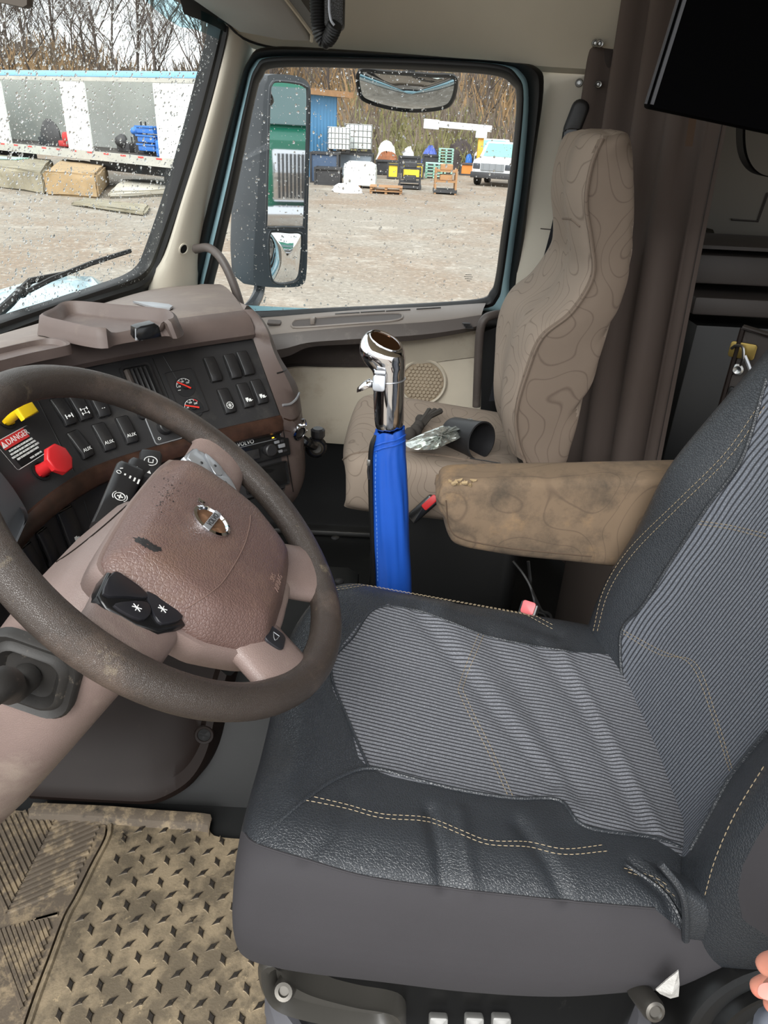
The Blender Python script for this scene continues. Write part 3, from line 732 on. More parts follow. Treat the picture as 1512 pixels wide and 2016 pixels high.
def crate(label, px0, px1, ytop, ybot, dep=1.2, m=None, cat='crate', name='steel_crate'):
    c = gp((px0 + px1) / 2, ybot); wd = P(px1, ybot, y=c.y).x - P(px0, ybot, y=c.y).x; zt = P((px0 + px1) / 2, ytop, y=c.y).z; h = zt - GZ
    t = thing(name, label, cat, tuple(c)); cc = c + V((0, dep / 2, h / 2))
    g = G(); g.box(cc, (wd * .94, dep * .94, h * .94)); g.mk('body', m or m_contg, t, smooth=False)
    g = G()
    for sx in (-1, 1):
        for sy in (-1, 1): g.box(cc + V((sx * wd / 2, sy * dep / 2, 0)), (.08, .08, h))
    for z in (-h / 2 + .05, h / 2 - .04):
        for sy in (-1, 1): g.box(cc + V((0, sy * dep / 2, z)), (wd, .07, .08))
        for sx in (-1, 1): g.box(cc + V((sx * wd / 2, 0, z)), (.07, dep, .08))
    g.mk('frame', m_freight, t, smooth=False)
    return c, wd, h
crate('grey blue steel crate carrying the two white totes', 662, 732, 301, 350, 1.3)
crate('dark blue crate left of the plastic wrapped pallet', 612, 664, 300, 362, 1.2, mat('dark_blue_crate', (74, 94, 122), .6, var=(1, .3)))
tote('smaller white caged tote on the left, above the grey blue crate', 645, 688, 251, 300, 352)
tote('larger white caged tote on the right, above the grey blue crate', 679, 731, 245, 300, 350)
# wrapped pallet
c = gp(707, 372); wd = P(739, 370, y=c.y).x - P(674, 370, y=c.y).x; h = P(707, 319, y=c.y).z - GZ
t = thing('wrapped_pallet', 'pallet load wrapped in white plastic in front of the totes', 'wrapped load', tuple(c))
g = G(); rows = []
for k in range(9):
    v = k / 8; q = []
    for i in range(28):
        a = 2 * PI * i / 28; s_ = (abs(math.cos(a)) ** 6 + abs(math.sin(a)) ** 6) ** (-1 / 6) * (1 if v < .85 else 1 - (v - .85) * 2.2) * (1 + .03 * math.sin(7 * v * 3 + i * 1.3))
        q.append(c + V((math.cos(a) * s_ * wd / 2, .6 + math.sin(a) * s_ * .6, .14 + (h - .14) * v)))
    rows.append(q)
g.grid(rows, cv=True, cap=True); g.mk('wrapped_load', mat('white_stretch_wrap', (214, 220, 218), .3, bump=('noise', 6, .6, .03)), t)
g = G(); 
for q in (-.4, 0, .4): g.box(c + V((q * wd, .6, .07)), (.1, 1.1, .14))
g.mk('pallet_base', m_timber, t)
def heap(name, label, cat, px0, px1, ytop, ybot, m, seed=1, dep=.8, n=26):
    c = gp((px0 + px1) / 2, ybot); wd = P(px1, ybot, y=c.y).x - P(px0, ybot, y=c.y).x; h = P((px0 + px1) / 2, ytop, y=c.y).z - GZ
    r = random.Random(seed); g = G(); rows = []
    for k in range(8):
        v = k / 7; rows.append([c + V((math.cos(2 * PI * i / n) * wd / 2 * math.cos(v * 1.45) * r.uniform(.85, 1.1), dep / 2 + math.sin(2 * PI * i / n) * dep / 2 * math.cos(v * 1.45) * r.uniform(.85, 1.1), h * math.sin(v * PI / 2) * (r.uniform(.85, 1.05) if 0 < k else 0))) for i in range(n)])
    g.grid(rows, cv=True, cap=True)
    return tag(g.mk(name, m, sharp=25), label, cat)
heap('white_bag', 'flat white bag lying on the ground below the wrapped pallet', 'bag', 652, 712, 361, 381, m_wht, 2)
heap('tarp_pile', 'heap under a white tarp right of the two totes', 'tarp', 737, 780, 277, 338, mat('white_tarp', (214, 214, 208), .6), 3)
heap('scrap_pile', 'rusty orange scrap in front of the white tarp heap', 'scrap', 738, 786, 298, 340, mat('rusty_scrap', (156, 98, 66), .8, var=(2, .4)), 4)
heap('white_boulder', 'white bulk bag standing right of the tarp heap', 'bulk bag', 788, 817, 289, 338, m_wht, 5)
heap('dirt_pile', 'dark dirt pile behind the yellow crane post', 'dirt', 876, 936, 274, 337, mat('dark_dirt', (74, 66, 64), .95, var=(1, .3)), 6, 2)
heap('blue_tarp', 'blue tarp lying left of the mint pallets', 'tarp', 828, 862, 288, 337, mat('blue_tarp_cloth', (84, 104, 184), .6), 7)
heap('blue_barrel_pile', 'small bright blue bundle below the crane post', 'bundle', 913, 929, 303, 341, m_fblue, 8, .5)
pallets('tall stack of mint green pallets in the middle of the yard', 875, 341, 9, .85)
pallets('short stack of mint green pallets in front of the tall stack', 853, 350, 5, .9)
for k, (a0, a1, b0, b1, lb) in enumerate(((740, 782, 316, 344, 'low dark steel bin below the white tarp heap'), (784, 826, 308, 341, 'dark steel bin behind the wide yellow topped bin'), (832, 866, 305, 340, 'dark steel bin left of the tall mint pallets'), (620, 668, 330, 366, 'dark low bin in front of the dark blue crate'))):
    crate(lb, a0, a1, b0, b1, 1.0, m_freight, 'bin', 'steel_bin')
m_yel2 = mat('faded_yellow_paint', (226, 196, 60), .5)
for k, (px, w0) in enumerate(((773, 10), (812, 20))):
    crate(('small yellow topped steel bin right of the wrapped pallet', 'wide yellow topped steel bin in the middle of the yard')[k], px - w0, px + w0, 322, 352, .8, m_yel2, 'bin', 'steel_bin')
m_or = mat('orange_paint', (208, 128, 56), .5, var=(2, .15))
crate('orange steel box in front of the white pickup', 906, 946, 322, 346, .8, m_or, 'box', 'steel_box')
# rack frames
def rack(label, px0, px1, ytop, ybot, m, shelf):
    c = gp((px0 + px1) / 2, ybot); wd = P(px1, ybot, y=c.y).x - P(px0, ybot, y=c.y).x; h = P((px0 + px1) / 2, ytop, y=c.y).z - GZ
    t = thing('steel_rack', label, 'rack', tuple(c))
    for sx in (-1, 1):
        g = G()
        for yy in (0, .9): g.box(c + V((sx * wd / 2, yy, h / 2)), (.07, .07, h))
        g.mk('post_pair', m, t, smooth=False)
    g = G(); g.box(c + V((0, .45, .12)), (wd * 1.15, 1.0, .12)); g.mk('base', m_freight, t, smooth=False)
    for z in shelf:
        g = G(); g.box(c + V((0, .45, h * z)), (wd, .9, .06)); g.box(c + V((0, .3, h * z + .14)), (wd * .6, .5, .22), bev=.03); g.mk('shelf', m, t, smooth=False)
rack('dark steel rack on the gravel right of the wrapped pallet', 786, 826, 330, 374, m_freight, (.35, .95))
rack('rusty steel rack standing furthest forward in the yard', 856, 896, 332, 383, m_timber, (.5, .9))
pallets('wooden pallet lying between the wrapped pallet and the dark steel rack', 760, 381, 2, 1.3, m_timber, 'pallet')
# crane
t = thing('yard_crane', 'small crane with a white boom on a yellow post', 'crane', tuple(gp(940, 345)))
cy = gp(940, 345).y
g = G(); a = P(944, 312, y=cy); b = P(947, 266, y=cy); g.box(((a.x + b.x) / 2, cy, (b.z + GZ) / 2), (.32, .32, b.z - GZ), bev=.04); g.mk('post', mat('crane_yellow', (218, 168, 60), .5), t)
g = G(); a = P(836, 242, y=cy); b = P(968, 254, y=cy); R = frame((0, -1, 0), (b - a).cross(V((0, -1, 0))) * -1)
mid = (a + b) / 2; L = (b - a).length; ang = math.atan2(b.z - a.z, b.x - a.x)
g.box(mid, (L, .3, .34), Matrix.Rotation(-ang, 3, 'Y'), bev=.04); g.box(a + V((.4, 0, -.05)), (.9, .36, .5), Matrix.Rotation(-ang, 3, 'Y'), bev=.04); g.mk('boom', m_wht, t)
g = G(); q = P(948, 262, y=cy); g.lathe([(.34, -.25), (.34, .1), (.2, .3)], Matrix.Identity(3), q, 16); g.mk('turret', m_wht, t)
# white pickup: front, seen three quarter
def pickup(label, px, py, rz, sc):
    c = gp(px, py); t = thing('white_truck', label, 'truck', tuple(c)); R = Matrix.Rotation(rz, 3, 'Z')
    def T(x, y, z): return c + R @ (V((x, y, z)) * sc)
    prof = [(-.95, .42), (-1.0, .75), (-.98, 1.0), (-.9, 1.12), (.15, 1.22), (.7, 1.85), (1.0, 1.92), (2.1, 1.9), (2.3, 1.85), (2.3, .45)]
    g = G(); rows = []
    for k, sx in enumerate((-1, -.96, -.8, 0, .8, .96, 1)):
        e = .06 if abs(sx) == 1 else 0
        rows.append([T(sx * (1.0 if z < 1.25 else 1.0 - .16 * (z - 1.2) / .7), y + e * (y < 0), z - (e if z > 1 else 0)) for y, z in prof])
    g.grid(rows, cv=True, cap=True); g.mk('body', m_wht, t, sharp=30)
    g = G(); g.add([T(-.8, .2, 1.27), T(.8, .2, 1.27), T(.7, .67, 1.83), T(-.7, .67, 1.83)], [(0, 1, 2, 3)]); g.v = [q + R @ V((0, -.03, .02)) for q in g.v]; g.mk('windscreen', mat('teal_glass', (120, 170, 160), .1), t)
    g = G(); g.box(T(0, -1.02, .86), (1.15 * sc, .06, .3 * sc), R)
    for k in range(4): g.box(T(-.45 + .3 * k, -1.06, .86), (.03, .04, .3 * sc), R)
    g.mk('grille', mat('grey_grille', (130, 134, 138), .4), t, smooth=False)
    for sx in (-1, 1):
        g = G(); g.box(T(sx * .78, -1.0, .88), (.34 * sc, .08, .24 * sc), R, bev=.02); g.mk('headlight', mat('headlamp', (70, 74, 80), .15), t)
        for yy in (-.25, 1.8):
            g = G(); g.lathe([(.2, -.14), (.36, -.12), (.38, 0), (.36, .12), (.2, .14)], R @ Matrix(((0, 0, 1), (1, 0, 0), (0, 1, 0))), T(sx * .86, yy, .38), 20); g.mk('wheel', m_rubber, t)
    g = G(); g.box(T(0, -1.05, .5), (2.05 * sc, .18, .26 * sc), R, bev=.03); g.mk('bumper', m_freight, t)
pickup('white truck parked facing us at the right of the yard', 975, 366, -.35, 1.0)
pickup('second white truck half hidden behind the first white truck', 965, 342, -.2, 1.0)

# green truck standing behind on the passenger side: seen only in the door mirror
m_green = mat('green_truck_paint', (16, 104, 80), .3, coat=.4)
t = thing('green_truck', 'green truck cab with chrome grille reflected in the door mirror', 'truck', (13.4, 5.7, GZ)); tc_ = V((13.4, 5.7, GZ))
def T(x, y, z): return tc_ + V((x, y, z))       # x away from us, y across
g = G(); rows = []
for k, sy in enumerate((-1, -.9, 0, .9, 1)):
    e = .1 if abs(sy) == 1 else 0
    rows.append([T(x + e * .5, sy * wd_, z - e) for x, z, wd_ in ((0, .7, .8), (-.05, 1.3, .78), (.1, 1.95, .75), (1.6, 2.15, 1.05), (1.62, 2.2, 1.1), (2.2, 2.95, 1.1), (2.4, 3.1, 1.1), (3.0, 3.7, 1.15), (4.6, 3.95, 1.15), (4.6, .6, 1.15), (1.5, .6, 1.2))])
g.grid(rows, cv=True, cap=True); g.mk('cab', m_green, t, sharp=30)
g = G(); g.add([T(1.6, -.98, 2.2), T(1.6, .98, 2.2), T(2.18, .95, 2.93), T(2.18, -.95, 2.93)], [(0, 1, 2, 3)]); g.v = [q + V((-.05, 0, .02)) for q in g.v]; g.mk('windscreen', mat('dark_windscreen', (92, 112, 112), .1), t)
g = G(); g.box(T(-.08, 0, 1.3), (.12, 1.1, 1.0), bev=.05); gr = g.mk('grille_surround', m_chrome, t)
g = G()
for k in range(11): g.box(T(-.15, -.42 + k * .084, 1.3), (.03, .05, .84))
g.mk('grille_bars', m_freight, gr, smooth=False)
g = G(); g.box(T(-.2, 0, .55), (.3, 2.3, .4), bev=.06); g.mk('bumper', m_chrome, t)
for sy in (-1, 1):
    g = G(); g.box(T(.2, sy * .98, 1.15), (.3, .35, .3), bev=.05); g.mk('headlight', m_silver, t)
    g = G(); g.lathe([(.3, -.17), (.5, -.15), (.52, 0), (.5, .15), (.3, .17)], Matrix(((1, 0, 0), (0, 0, -1), (0, 1, 0))), T(1.0, sy * 1.0, .52), 22); g.mk('wheel', m_rubber, t)
    g = G(); g.box(T(2.9, sy * .6, 3.72), (.12, .2, .08)); g.mk('marker_light', m_or, t)

# our own truck outside: hood, mirror, wiper
g = G(); rows = []
for k, (a, b, c_) in enumerate(((-120, 640, .80), (0, 570, .80), (60, 553, .79), (130, 543, .78), (180, 544, .75), (205, 556, .70), (215, 600, .5))):
    f = P(a, b, z=c_); f2 = P(a + 30, b + 70, z=c_ + .0)
    rows.append([V((f.x - .5, f.y + .05, c_ - .35)), V((f.x - .06, f.y, c_ - .03)), f, f.lerp(f2, .25) + V((0, 0, .004)), f2, f2 + V((.1, -.1, -.1))])
g.grid(rows); tag(g.mk('truck_hood', m_blue_paint), 'pale blue truck hood just outside the windshield', 'hood')
# door mirror
def my(px, py, off=0): return P(px, py, pl=((0, 2.5 + off, 1), (.0, 1, .03)))
mt_ = thing('door_mirror', 'tall black door mirror outside the passenger window', 'mirror', tuple(my(540, 570)))
mc = my(560, 350)
# housing: rounded tall case seen from behind-left
def case(px_pts, depth, lift):
    f = cr([my(a, b) for a, b in px_pts], 5, True); c = sum(f, V()) / len(f); rows = []
    for t, s_ in ((0, .96), (0.0, 1.0), (.35, 1.0), (.75, .93), (.95, .75), (1, .4)):
        rows.append([c.lerp(q, s_) + V((-depth * t, depth * .55 * t, 0)) for q in f])
    return rows
hpx = [(540,146),(585,150),(608,165),(612,200),(609,320),(606,440),(604,530),(596,560),(565,566),(512,563),(498,548),(503,430),(511,300),(518,190),(523,155)]
g = G(); g.grid(case(hpx, .12, 0), cv=True, cap=True); hs = g.mk('housing', m_housing, mt_)
# left wing of the housing (its side, grey)
Rm = None
nm = (V((1.0, .22, -.075)).normalized() - (mc - EYE).normalized()).normalized()
def mglass(px_pts, name, m, off, lab, convex=0):
    f = cr([my(a, b) for a, b in px_pts], 5, True); c = sum(f, V()) / len(f); c = c + (EYE - c).normalized() * off
    pl = [P(*pxof(q), pl=(c, nm)) for q in f]
    g = G()
    if convex:
        rows = [[c.lerp(q, t) + nm * convex * (1 - t * t) for q in pl] for t in (1, .85, .7, .5, .3, .12)]; g.grid(rows, cv=True, cap=True)
    else: g.add(pl, [tuple(range(len(pl)))])
    o = g.mk(name, m, mt_, label=lab, sharp=80)
    g = G(); g.tube([q + nm * .001 for q in pl], .004, 6, closed=True); g.mk('mirror_bezel', m_housing, o)
    return o
def pxof(p):
    d = p - EYE; c = d.dot(BF); return 756 + FPX * d.dot(CR) / c, 1008 - FPX * d.dot(CU) / c
mglass([(545,160),(580,163),(600,170),(606,190),(603,320),(599,438),(592,447),(560,447),(526,447),(524,430),(527,300),(530,190),(534,166)], 'flat_mirror', m_mirror, .09, None)
mglass([(540,455),(570,457),(590,458),(595,470),(592,520),(586,548),(570,557),(545,558),(533,545),(529,500),(530,462)], 'convex_mirror', m_mirror, .09, 'smaller curved mirror at the bottom', .012)
g = G(); g.tube(cr([my(512, 560, .05), my(508, 580, .03), my(497, 600, -.05), my(478, 618, -.12)], 6), .02, 8); g.mk('mirror_arm', m_housing, mt_)
# look-down mirror above the door
lpx = [(708,140),(760,142),(850,148),(890,150),(898,165),(890,198),(872,212),(820,218),(770,213),(725,200),(709,185)]
f = cr([P(a, b, pl=((0, 2.42, 1.3), (0, 1, 1.0))) for a, b in lpx], 5, True); c = sum(f, V()) / len(f); nn = V((0, -1, -1.0)).normalized()
t = thing('look_down_mirror', 'small convex mirror hung above the outside of the passenger window', 'mirror', tuple(c + V((0, 0, .1))))
g = G(); g.grid([[c.lerp(q, s_) + nn * (.012 * (1 - s_ * s_)) for q in f] for s_ in (1, .8, .6, .4, .2, .05)], cv=True, cap=True); g.mk('convex_glass', m_mirror, t, sharp=80)
g = G(); g.tube(f, .006, 6, closed=True); g.mk('rim', m_rubber, t)
g = G(); g.grid([[c.lerp(q, s_) - nn * (.04 * (1 - s_ * s_) + .002) for q in f] for s_ in (1, .8, .5, .1)], cv=True, cap=True); g.tube([c - nn * .04, c + V((0, -.05, .2))], .012, 6); g.mk('shell', m_housing, t)
# wiper
wb = [(-40, 640), (20, 597), (46, 572), (130, 527), (255, 494)]
t = thing('windshield_wiper', 'black wiper lying across the lower outside of the windshield', 'wiper', tuple(P(46, 572, z=.86)))
def wo(px, py, off=-.03): return wpl(px, py, off)
g = G(); g.tube([wo(46, 578), wo(100, 550), wo(180, 518), wo(256, 494)], .006, 6); g.tube([wo(48, 580, -.015), wo(100, 553, -.015), wo(180, 521, -.015), wo(256, 496, -.015)], .003, 5); g.mk('blade', m_rubber, t)
g = G(); g.tube([wo(-30, 640, -.06), wo(20, 595, -.06), wo(60, 553, -.06), wo(130, 538, -.045)], [.012, .011, .008, .006], 6); g.mk('arm', m_rubber, t)
g = G(); g.ball(wo(42, 575, -.04), .014, 10); g.mk('pivot', m_rubber, t)

# raindrops on the panes
def dropmat():
    m = bpy.data.materials.new('rain_water'); m.use_nodes = True; b = m.node_tree.nodes['Principled BSDF']
    b.inputs['Transmission Weight'].default_value = 1; b.inputs['IOR'].default_value = 1.33; b.inputs['Roughness'].default_value = 0
    return m
m_drop = dropmat()
def drops(surf, n, px_box, rmin, rmax, parent, seed, out):
    t = bvh(surf); r = random.Random(seed); g = G(); k = 0; tries = 0
    while k < n and tries < n * 6:
        tries += 1
        px = r.uniform(px_box[0], px_box[2]); py = r.uniform(px_box[1], px_box[3])
        h, nn = cast(t, px, py)
        if h is None: continue
        rad = rmin * (rmax / rmin) ** (r.random() ** 2.6)
        R = frame(-nn, (0, 0, 1)); el = r.uniform(1, 1.6)
        rows = []
        for ph in (.1, .55, 1.0, 1.57, 2.2, 3.04):
            rows.append([h - nn * out + R @ V((rad * math.sin(ph) * math.cos(a), rad * el * math.sin(ph) * math.sin(a), rad * .45 * math.cos(ph))) for a in [2 * PI * q / 7 for q in range(7)]])
        g.grid(rows, cv=True, cap=True); k += 1
    tag(g.mk('raindrops', m_drop, parent, sharp=80), kind='stuff')
drops(wpane, 5200, (0, 0, 440, 620), .0007, .0034, wsh, 1, .003)
drops(win, 2100, (440, 130, 1020, 610), .0007, .0034, door, 2, .003)
# ================================================================== DASHBOARD
dash = thing('dashboard', 'brown wraparound dashboard with black switch panel and walnut trim strip', 'dashboard', (-.6, 1.2, .5))
KP = [(-.50, .25), (-.525, .55), (-.54, .80), (-.544, .939), (-.525, 1.06), (-.481, 1.149), (-.351, 1.289), (-.245, 1.381), (-.228, 1.396)]
NS = 64
K = resamp(cr([V((a, b, 0)) for a, b in KP], 8), NS)
def nrm(i):
    t = (K[min(i + 2, NS - 1)] - K[max(i - 2, 0)]).normalized(); return V((t.y, -t.x, 0))
def line(o, z): return [K[i] + nrm(i) * (o(i / (NS - 1)) if callable(o) else o) + V((0, 0, z)) for i in range(NS)]
L3 = line(0, .706); L2 = line(-.098, .842)
pan = [[a.lerp(b, k / 6) for a, b in zip(L2, L3)] for k in range(7)]
g = G(); g.grid([line(-.112, .85)] + pan + [line(-.01, .703)]); panel = g.mk('switch_panel', m_panel, dash)
g = G(); g.grid([line(-.01, .705), line(.006, .708), line(.014, .698), line(.014, .678), line(.006, .670), line(-.01, .669)]); g.mk('wood_trim', m_wood, dash)
LB = [line(-.012, .672), line(-.004, .640), line(.008, .58), line(.016, .545), line(.0, .53), line(-.08, .52)]
g = G(); g.grid(LB); lower = g.mk('lower_panel', m_panel, dash)
roll = [line(-.112, .850), line(-.094, .846), line(-.088, .856), line(-.092, .874), line(-.106, .888), line(-.128, .897), line(-.134, .896)]
g = G(); g.grid(roll); g.mk('padded_roll', m_dash, dash)
seam = line(-.132, .898)
BK = [P(430, 560, y=2.13), P(380, 562, y=2.08), P(290, 572, y=2.03), P(160, 612, y=1.80), P(0, 664, y=1.55), V((-.95, 1.15, .82)), V((-.95, .65, .82)), V((-.86, .22, .83))]
bk = resamp(cr(BK, 6), NS)[::-1]
g = G()
tops = []
for t in (0, .02, .2, .4, .6, .8, .93, 1.0, 1.03):
    tops.append([a.lerp(b, t) + V((0, 0, .012 * math.sin(PI * min(t, 1)) + (.002 if 0 < t < 1 else -.003 if t == 0 else 0) - (.06 if t > 1 else 0))) for a, b in zip(seam, bk)])
g.grid(tops); dtop = g.mk('dash_top', m_dashtop, dash)
# end cap facing the passenger footwell
def E0row():
    i = NS - 1; return [seam[i], line(-.128, .897)[i], line(-.088, .856)[i], L2[i] + nrm(i) * .004, L3[i] + nrm(i) * .006, line(.014, .69)[i], line(.006, .67)[i], LB[1][i], LB[2][i], LB[3][i], line(.0, .52)[i]]
e0 = resamp(cr(E0row(), 4), 40)
e1 = resamp(cr([P(a, b, y=1.52) for a, b in ((490,602),(517,628),(534,660),(548,697),(571,735),(586,762),(593,800),(598,850),(601,925),(592,957),(572,985))], 4), 40)
mid = [a.lerp(b, .55) + V((.018, -.03, .004)) for a, b in zip(e0, e1)]
cor = V((-.70, 2.12, 0))
e2 = [V((lerp(q.x, -.62, .9), 2.1, q.z - .085)) for q in e1]
g = G(); rows = []
c3 = [a.lerp(b, .25) + V((.012, -.014, .002)) for a, b in zip(e0, e1)]
for q in (e0, c3, mid, [a.lerp(b, .85) + V((.008, -.012, 0)) for a, b in zip(e0, e1)], e1, [a.lerp(b, .12) for a, b in zip(e1, e2)], e2): rows.append(q)
g.grid(rows); cap = g.mk('end_cap', m_dash, dash)
g = G(); g.grid([[tops[k][NS - 1] + V((0, 0, -.001)) for k in range(8)], [lerp(tops[k][NS - 1], e1[0].lerp(e2[0], k / 7), .6) + V((0, 0, .004)) for k in range(8)], [e1[0].lerp(e2[0], k / 7) for k in range(8)]])
g.mk('corner_pad', m_dashtop, dash)
capt = bvh(cap)
g = G(); q = castline(capt, [(545, 735), (560, 730), (566, 722)], .0005, 10); q and g.tube(q, .0016, 5); g.mk('cap_joint', m_rubber, dash)
g = G(); g.tube(castline(capt, [(556, 798), (572, 795), (584, 783), (592, 764)], .001, 16), .0028, 6); g.mk('cap_bead', m_silver, dash)
g = G(); q = castline(capt, [(558, 822), (575, 826), (590, 815), (594, 800)], .0, 12); nq = len(q)
g.grid([[p + V((.001, -.001, 0)) for p in q], [p + V((.002, -.002, -.028)) for p in q]]); g.mk('wood_return', m_wood, dash)
g = G(); q = castline(capt, [(556, 836), (566, 900), (577, 968)], .0004, 16); g.tube(q, .0012, 5); g.mk('cap_line', m_rubber, dash)
# grille in the corner pad
g = G()
for k in range(4):
    c = P(437 + 5 * k, 586 + 3 * k, y=1.9); g.box(c, (.012, .05, .004), Matrix.Rotation(-.5, 3, 'Z'))
g.mk('corner_vent', m_rubber, dash)

pt = bvh(panel); lt = bvh(lower); tt = bvh(dtop)
def onp(px, py, tree=None):
    h, n = cast(tree or pt, px, py); return h, frame(n)
def seg3(tree, pts, off): return [(lambda hn: hn[0] + hn[1] * off)(cast(tree, a, b)) for a, b in pts]
# panel joints
for pts in (((75, 790), (153, 943)), ((300, 706), (352, 835)), ((322, 702), (405, 846))):
    q = castline(pt, pts, .0002, 12); g = G(); g.tube(q, .0011, 5); g.mk('panel_joint', m_rubber, dash)
# rocker switches
def sym_bar(g, pts, r): g.tube(pts, r, 4)
def symbol(kind, c, R, parent, s=1):
    g = G(); Q = lambda x, y: c + R @ V((x * s, y * s, .0))
    r = .00055
    if kind == 'axle':
        sym_bar(g, [Q(-.006, 0), Q(.006, 0)], r)
        for x in (-.006, .006): sym_bar(g, [Q(x, -.004), Q(x, .004)], r * 1.8)
        g.lathe([(.0024, 0), (.0024, .0004)], R, c, 10)
    elif kind == 'frame':
        for y in (-.004, .004):
            sym_bar(g, [Q(-.006, y), Q(.006, y)], r)
            for x in (-.006, .006): sym_bar(g, [Q(x, y - .0025), Q(x, y + .0025)], r * 1.8)
        sym_bar(g, [Q(0, -.004), Q(0, .004)], r)
    elif kind == 'wheel':
        g.tube([Q(.007 * math.cos(a), .007 * math.sin(a)) for a in [2 * PI * k / 16 for k in range(16)]], r, 4, closed=True)
        for a in range(0, 180, 45): sym_bar(g, [Q(-.006 * math.cos(math.radians(a)), -.006 * math.sin(math.radians(a))), Q(.006 * math.cos(math.radians(a)), .006 * math.sin(math.radians(a)))], r * .8)
    elif kind == 'truck':
        g.box(Q(-.003, .0015), (.006, .006, .0008), R); g.box(Q(.003, 0), (.004, .0035, .0008), R)
        for x in (-.004, .001, .0045): g.lathe([(.0015, 0), (.0015, .0006)], R, Q(x, -.003), 8)
        sym_bar(g, [Q(.006, -.002), Q(.009, -.002)], r)
    elif kind == 'dots':
        for x in (-.002, .002): g.box(Q(x, 0), (.002, .001, .0006), R)
    g.mk('symbol', m_white, parent, smooth=False)
def rocker(px, py, kind=None, w=.023, h=.05, tree=None, tilt=.10, big=1.0, rot=0):
    c, R = onp(px, py, tree); R = R @ Matrix.Rotation(rot, 3, 'Z')
    g = G(); g.prism(rrect(w * 1.14, h * 1.07, .004), .0025, R, c - R @ V((0, 0, .0005)), bev=.001); bz = g.mk('rocker_switch', m_gloss, dash)
    R2 = R @ Matrix.Rotation(tilt, 3, 'X')
    g = G()
    prof = [(-h / 2, .006), (-h * .32, .010), (-h * .1, .0085), (h * .2, .0075), (h / 2, .0045)]
    rows = [[c + R @ V((x, y, z + dz)) for x, dz in ((-w / 2, -.006), (-w / 2, -.001), (-w / 2 + .0015, 0), (w / 2 - .0015, 0), (w / 2, -.001), (w / 2, -.006))] for y, z in [(prof[0][0], -.001)] + prof + [(prof[-1][0], -.001)]]
    g.grid(rows); rk = g.mk('rocker', m_black, bz, sharp=60)
    if kind in ('AUX', 'OFF'): text('lettering', kind, .0085, R, c + R @ V((0, -h * .26, .0112)), m_white, rk, sx=1.0)
    elif kind: symbol(kind, c + R @ V((0, -h * .24, .0108)), R, rk)
    return bz
for a in ((418, 728, None), (457, 722, None), (482, 716, None), (445, 790, 'wheel'), (482, 779, 'truck'), (509, 772, 'truck'),
          (124, 811, 'axle'), (156, 801, 'frame'), (194, 795, 'dots'), (157, 876, 'AUX'), (204, 861, 'AUX'), (249, 847, 'AUX')): rocker(*a)
# lighting switch plate
c, R = onp(322, 843); g = G(); g.prism(rrect(.06, .06, .006), .004, R, c, bev=.002); lp = g.mk('lamp_switch_plate', m_panel, dash)
g = G(); g.tube([c + R @ V((x, y, .004)) for x, y in rrect(.056, .056, .006)], .0012, 5, closed=True); g.mk('bright_edge', m_silver, lp)
text('lettering', 'O', .008, R, c + R @ V((-.018, -.018, .0045)), m_white, lp)
g = G(); g.lathe([(.015, .004), (.014, .018), (.012, .02)], R, c, 20); g.mk('rotary_knob', m_black, lp)
# vent
c, R = onp(283, 770); vw, vh = .062, .105
g = G()
for s_ in (1,):
    o = rrect(vw, vh, .008); i_ = rrect(vw * .84, vh * .9, .006)
    g.grid([[c + R @ V((x, y, 0)) for x, y in o], [c + R @ V((x * .98, y * .98, .006)) for x, y in o], [c + R @ V((x, y, .006)) for x, y in i_], [c + R @ V((x, y, .0015)) for x, y in i_]], cv=True)
vent = g.mk('air_vent', m_black, dash)
g = G(); g.add([c + R @ V((x, y, .0012)) for x, y in rrect(vw * .84, vh * .9, .006)], [tuple(range(20))]); g.mk('vent_well', m_rubber, vent)
for k in range(5):
    x = -.018 + k * .0088
    g = G(); g.box(c + R @ V((x, 0, .0035)), (.0022 if k else .009, vh * .84, .009), R @ Matrix.Rotation(.5, 3, 'Y'), bev=.0008); g.mk('vent_fin', m_dgrey if k == 0 else m_black, vent)
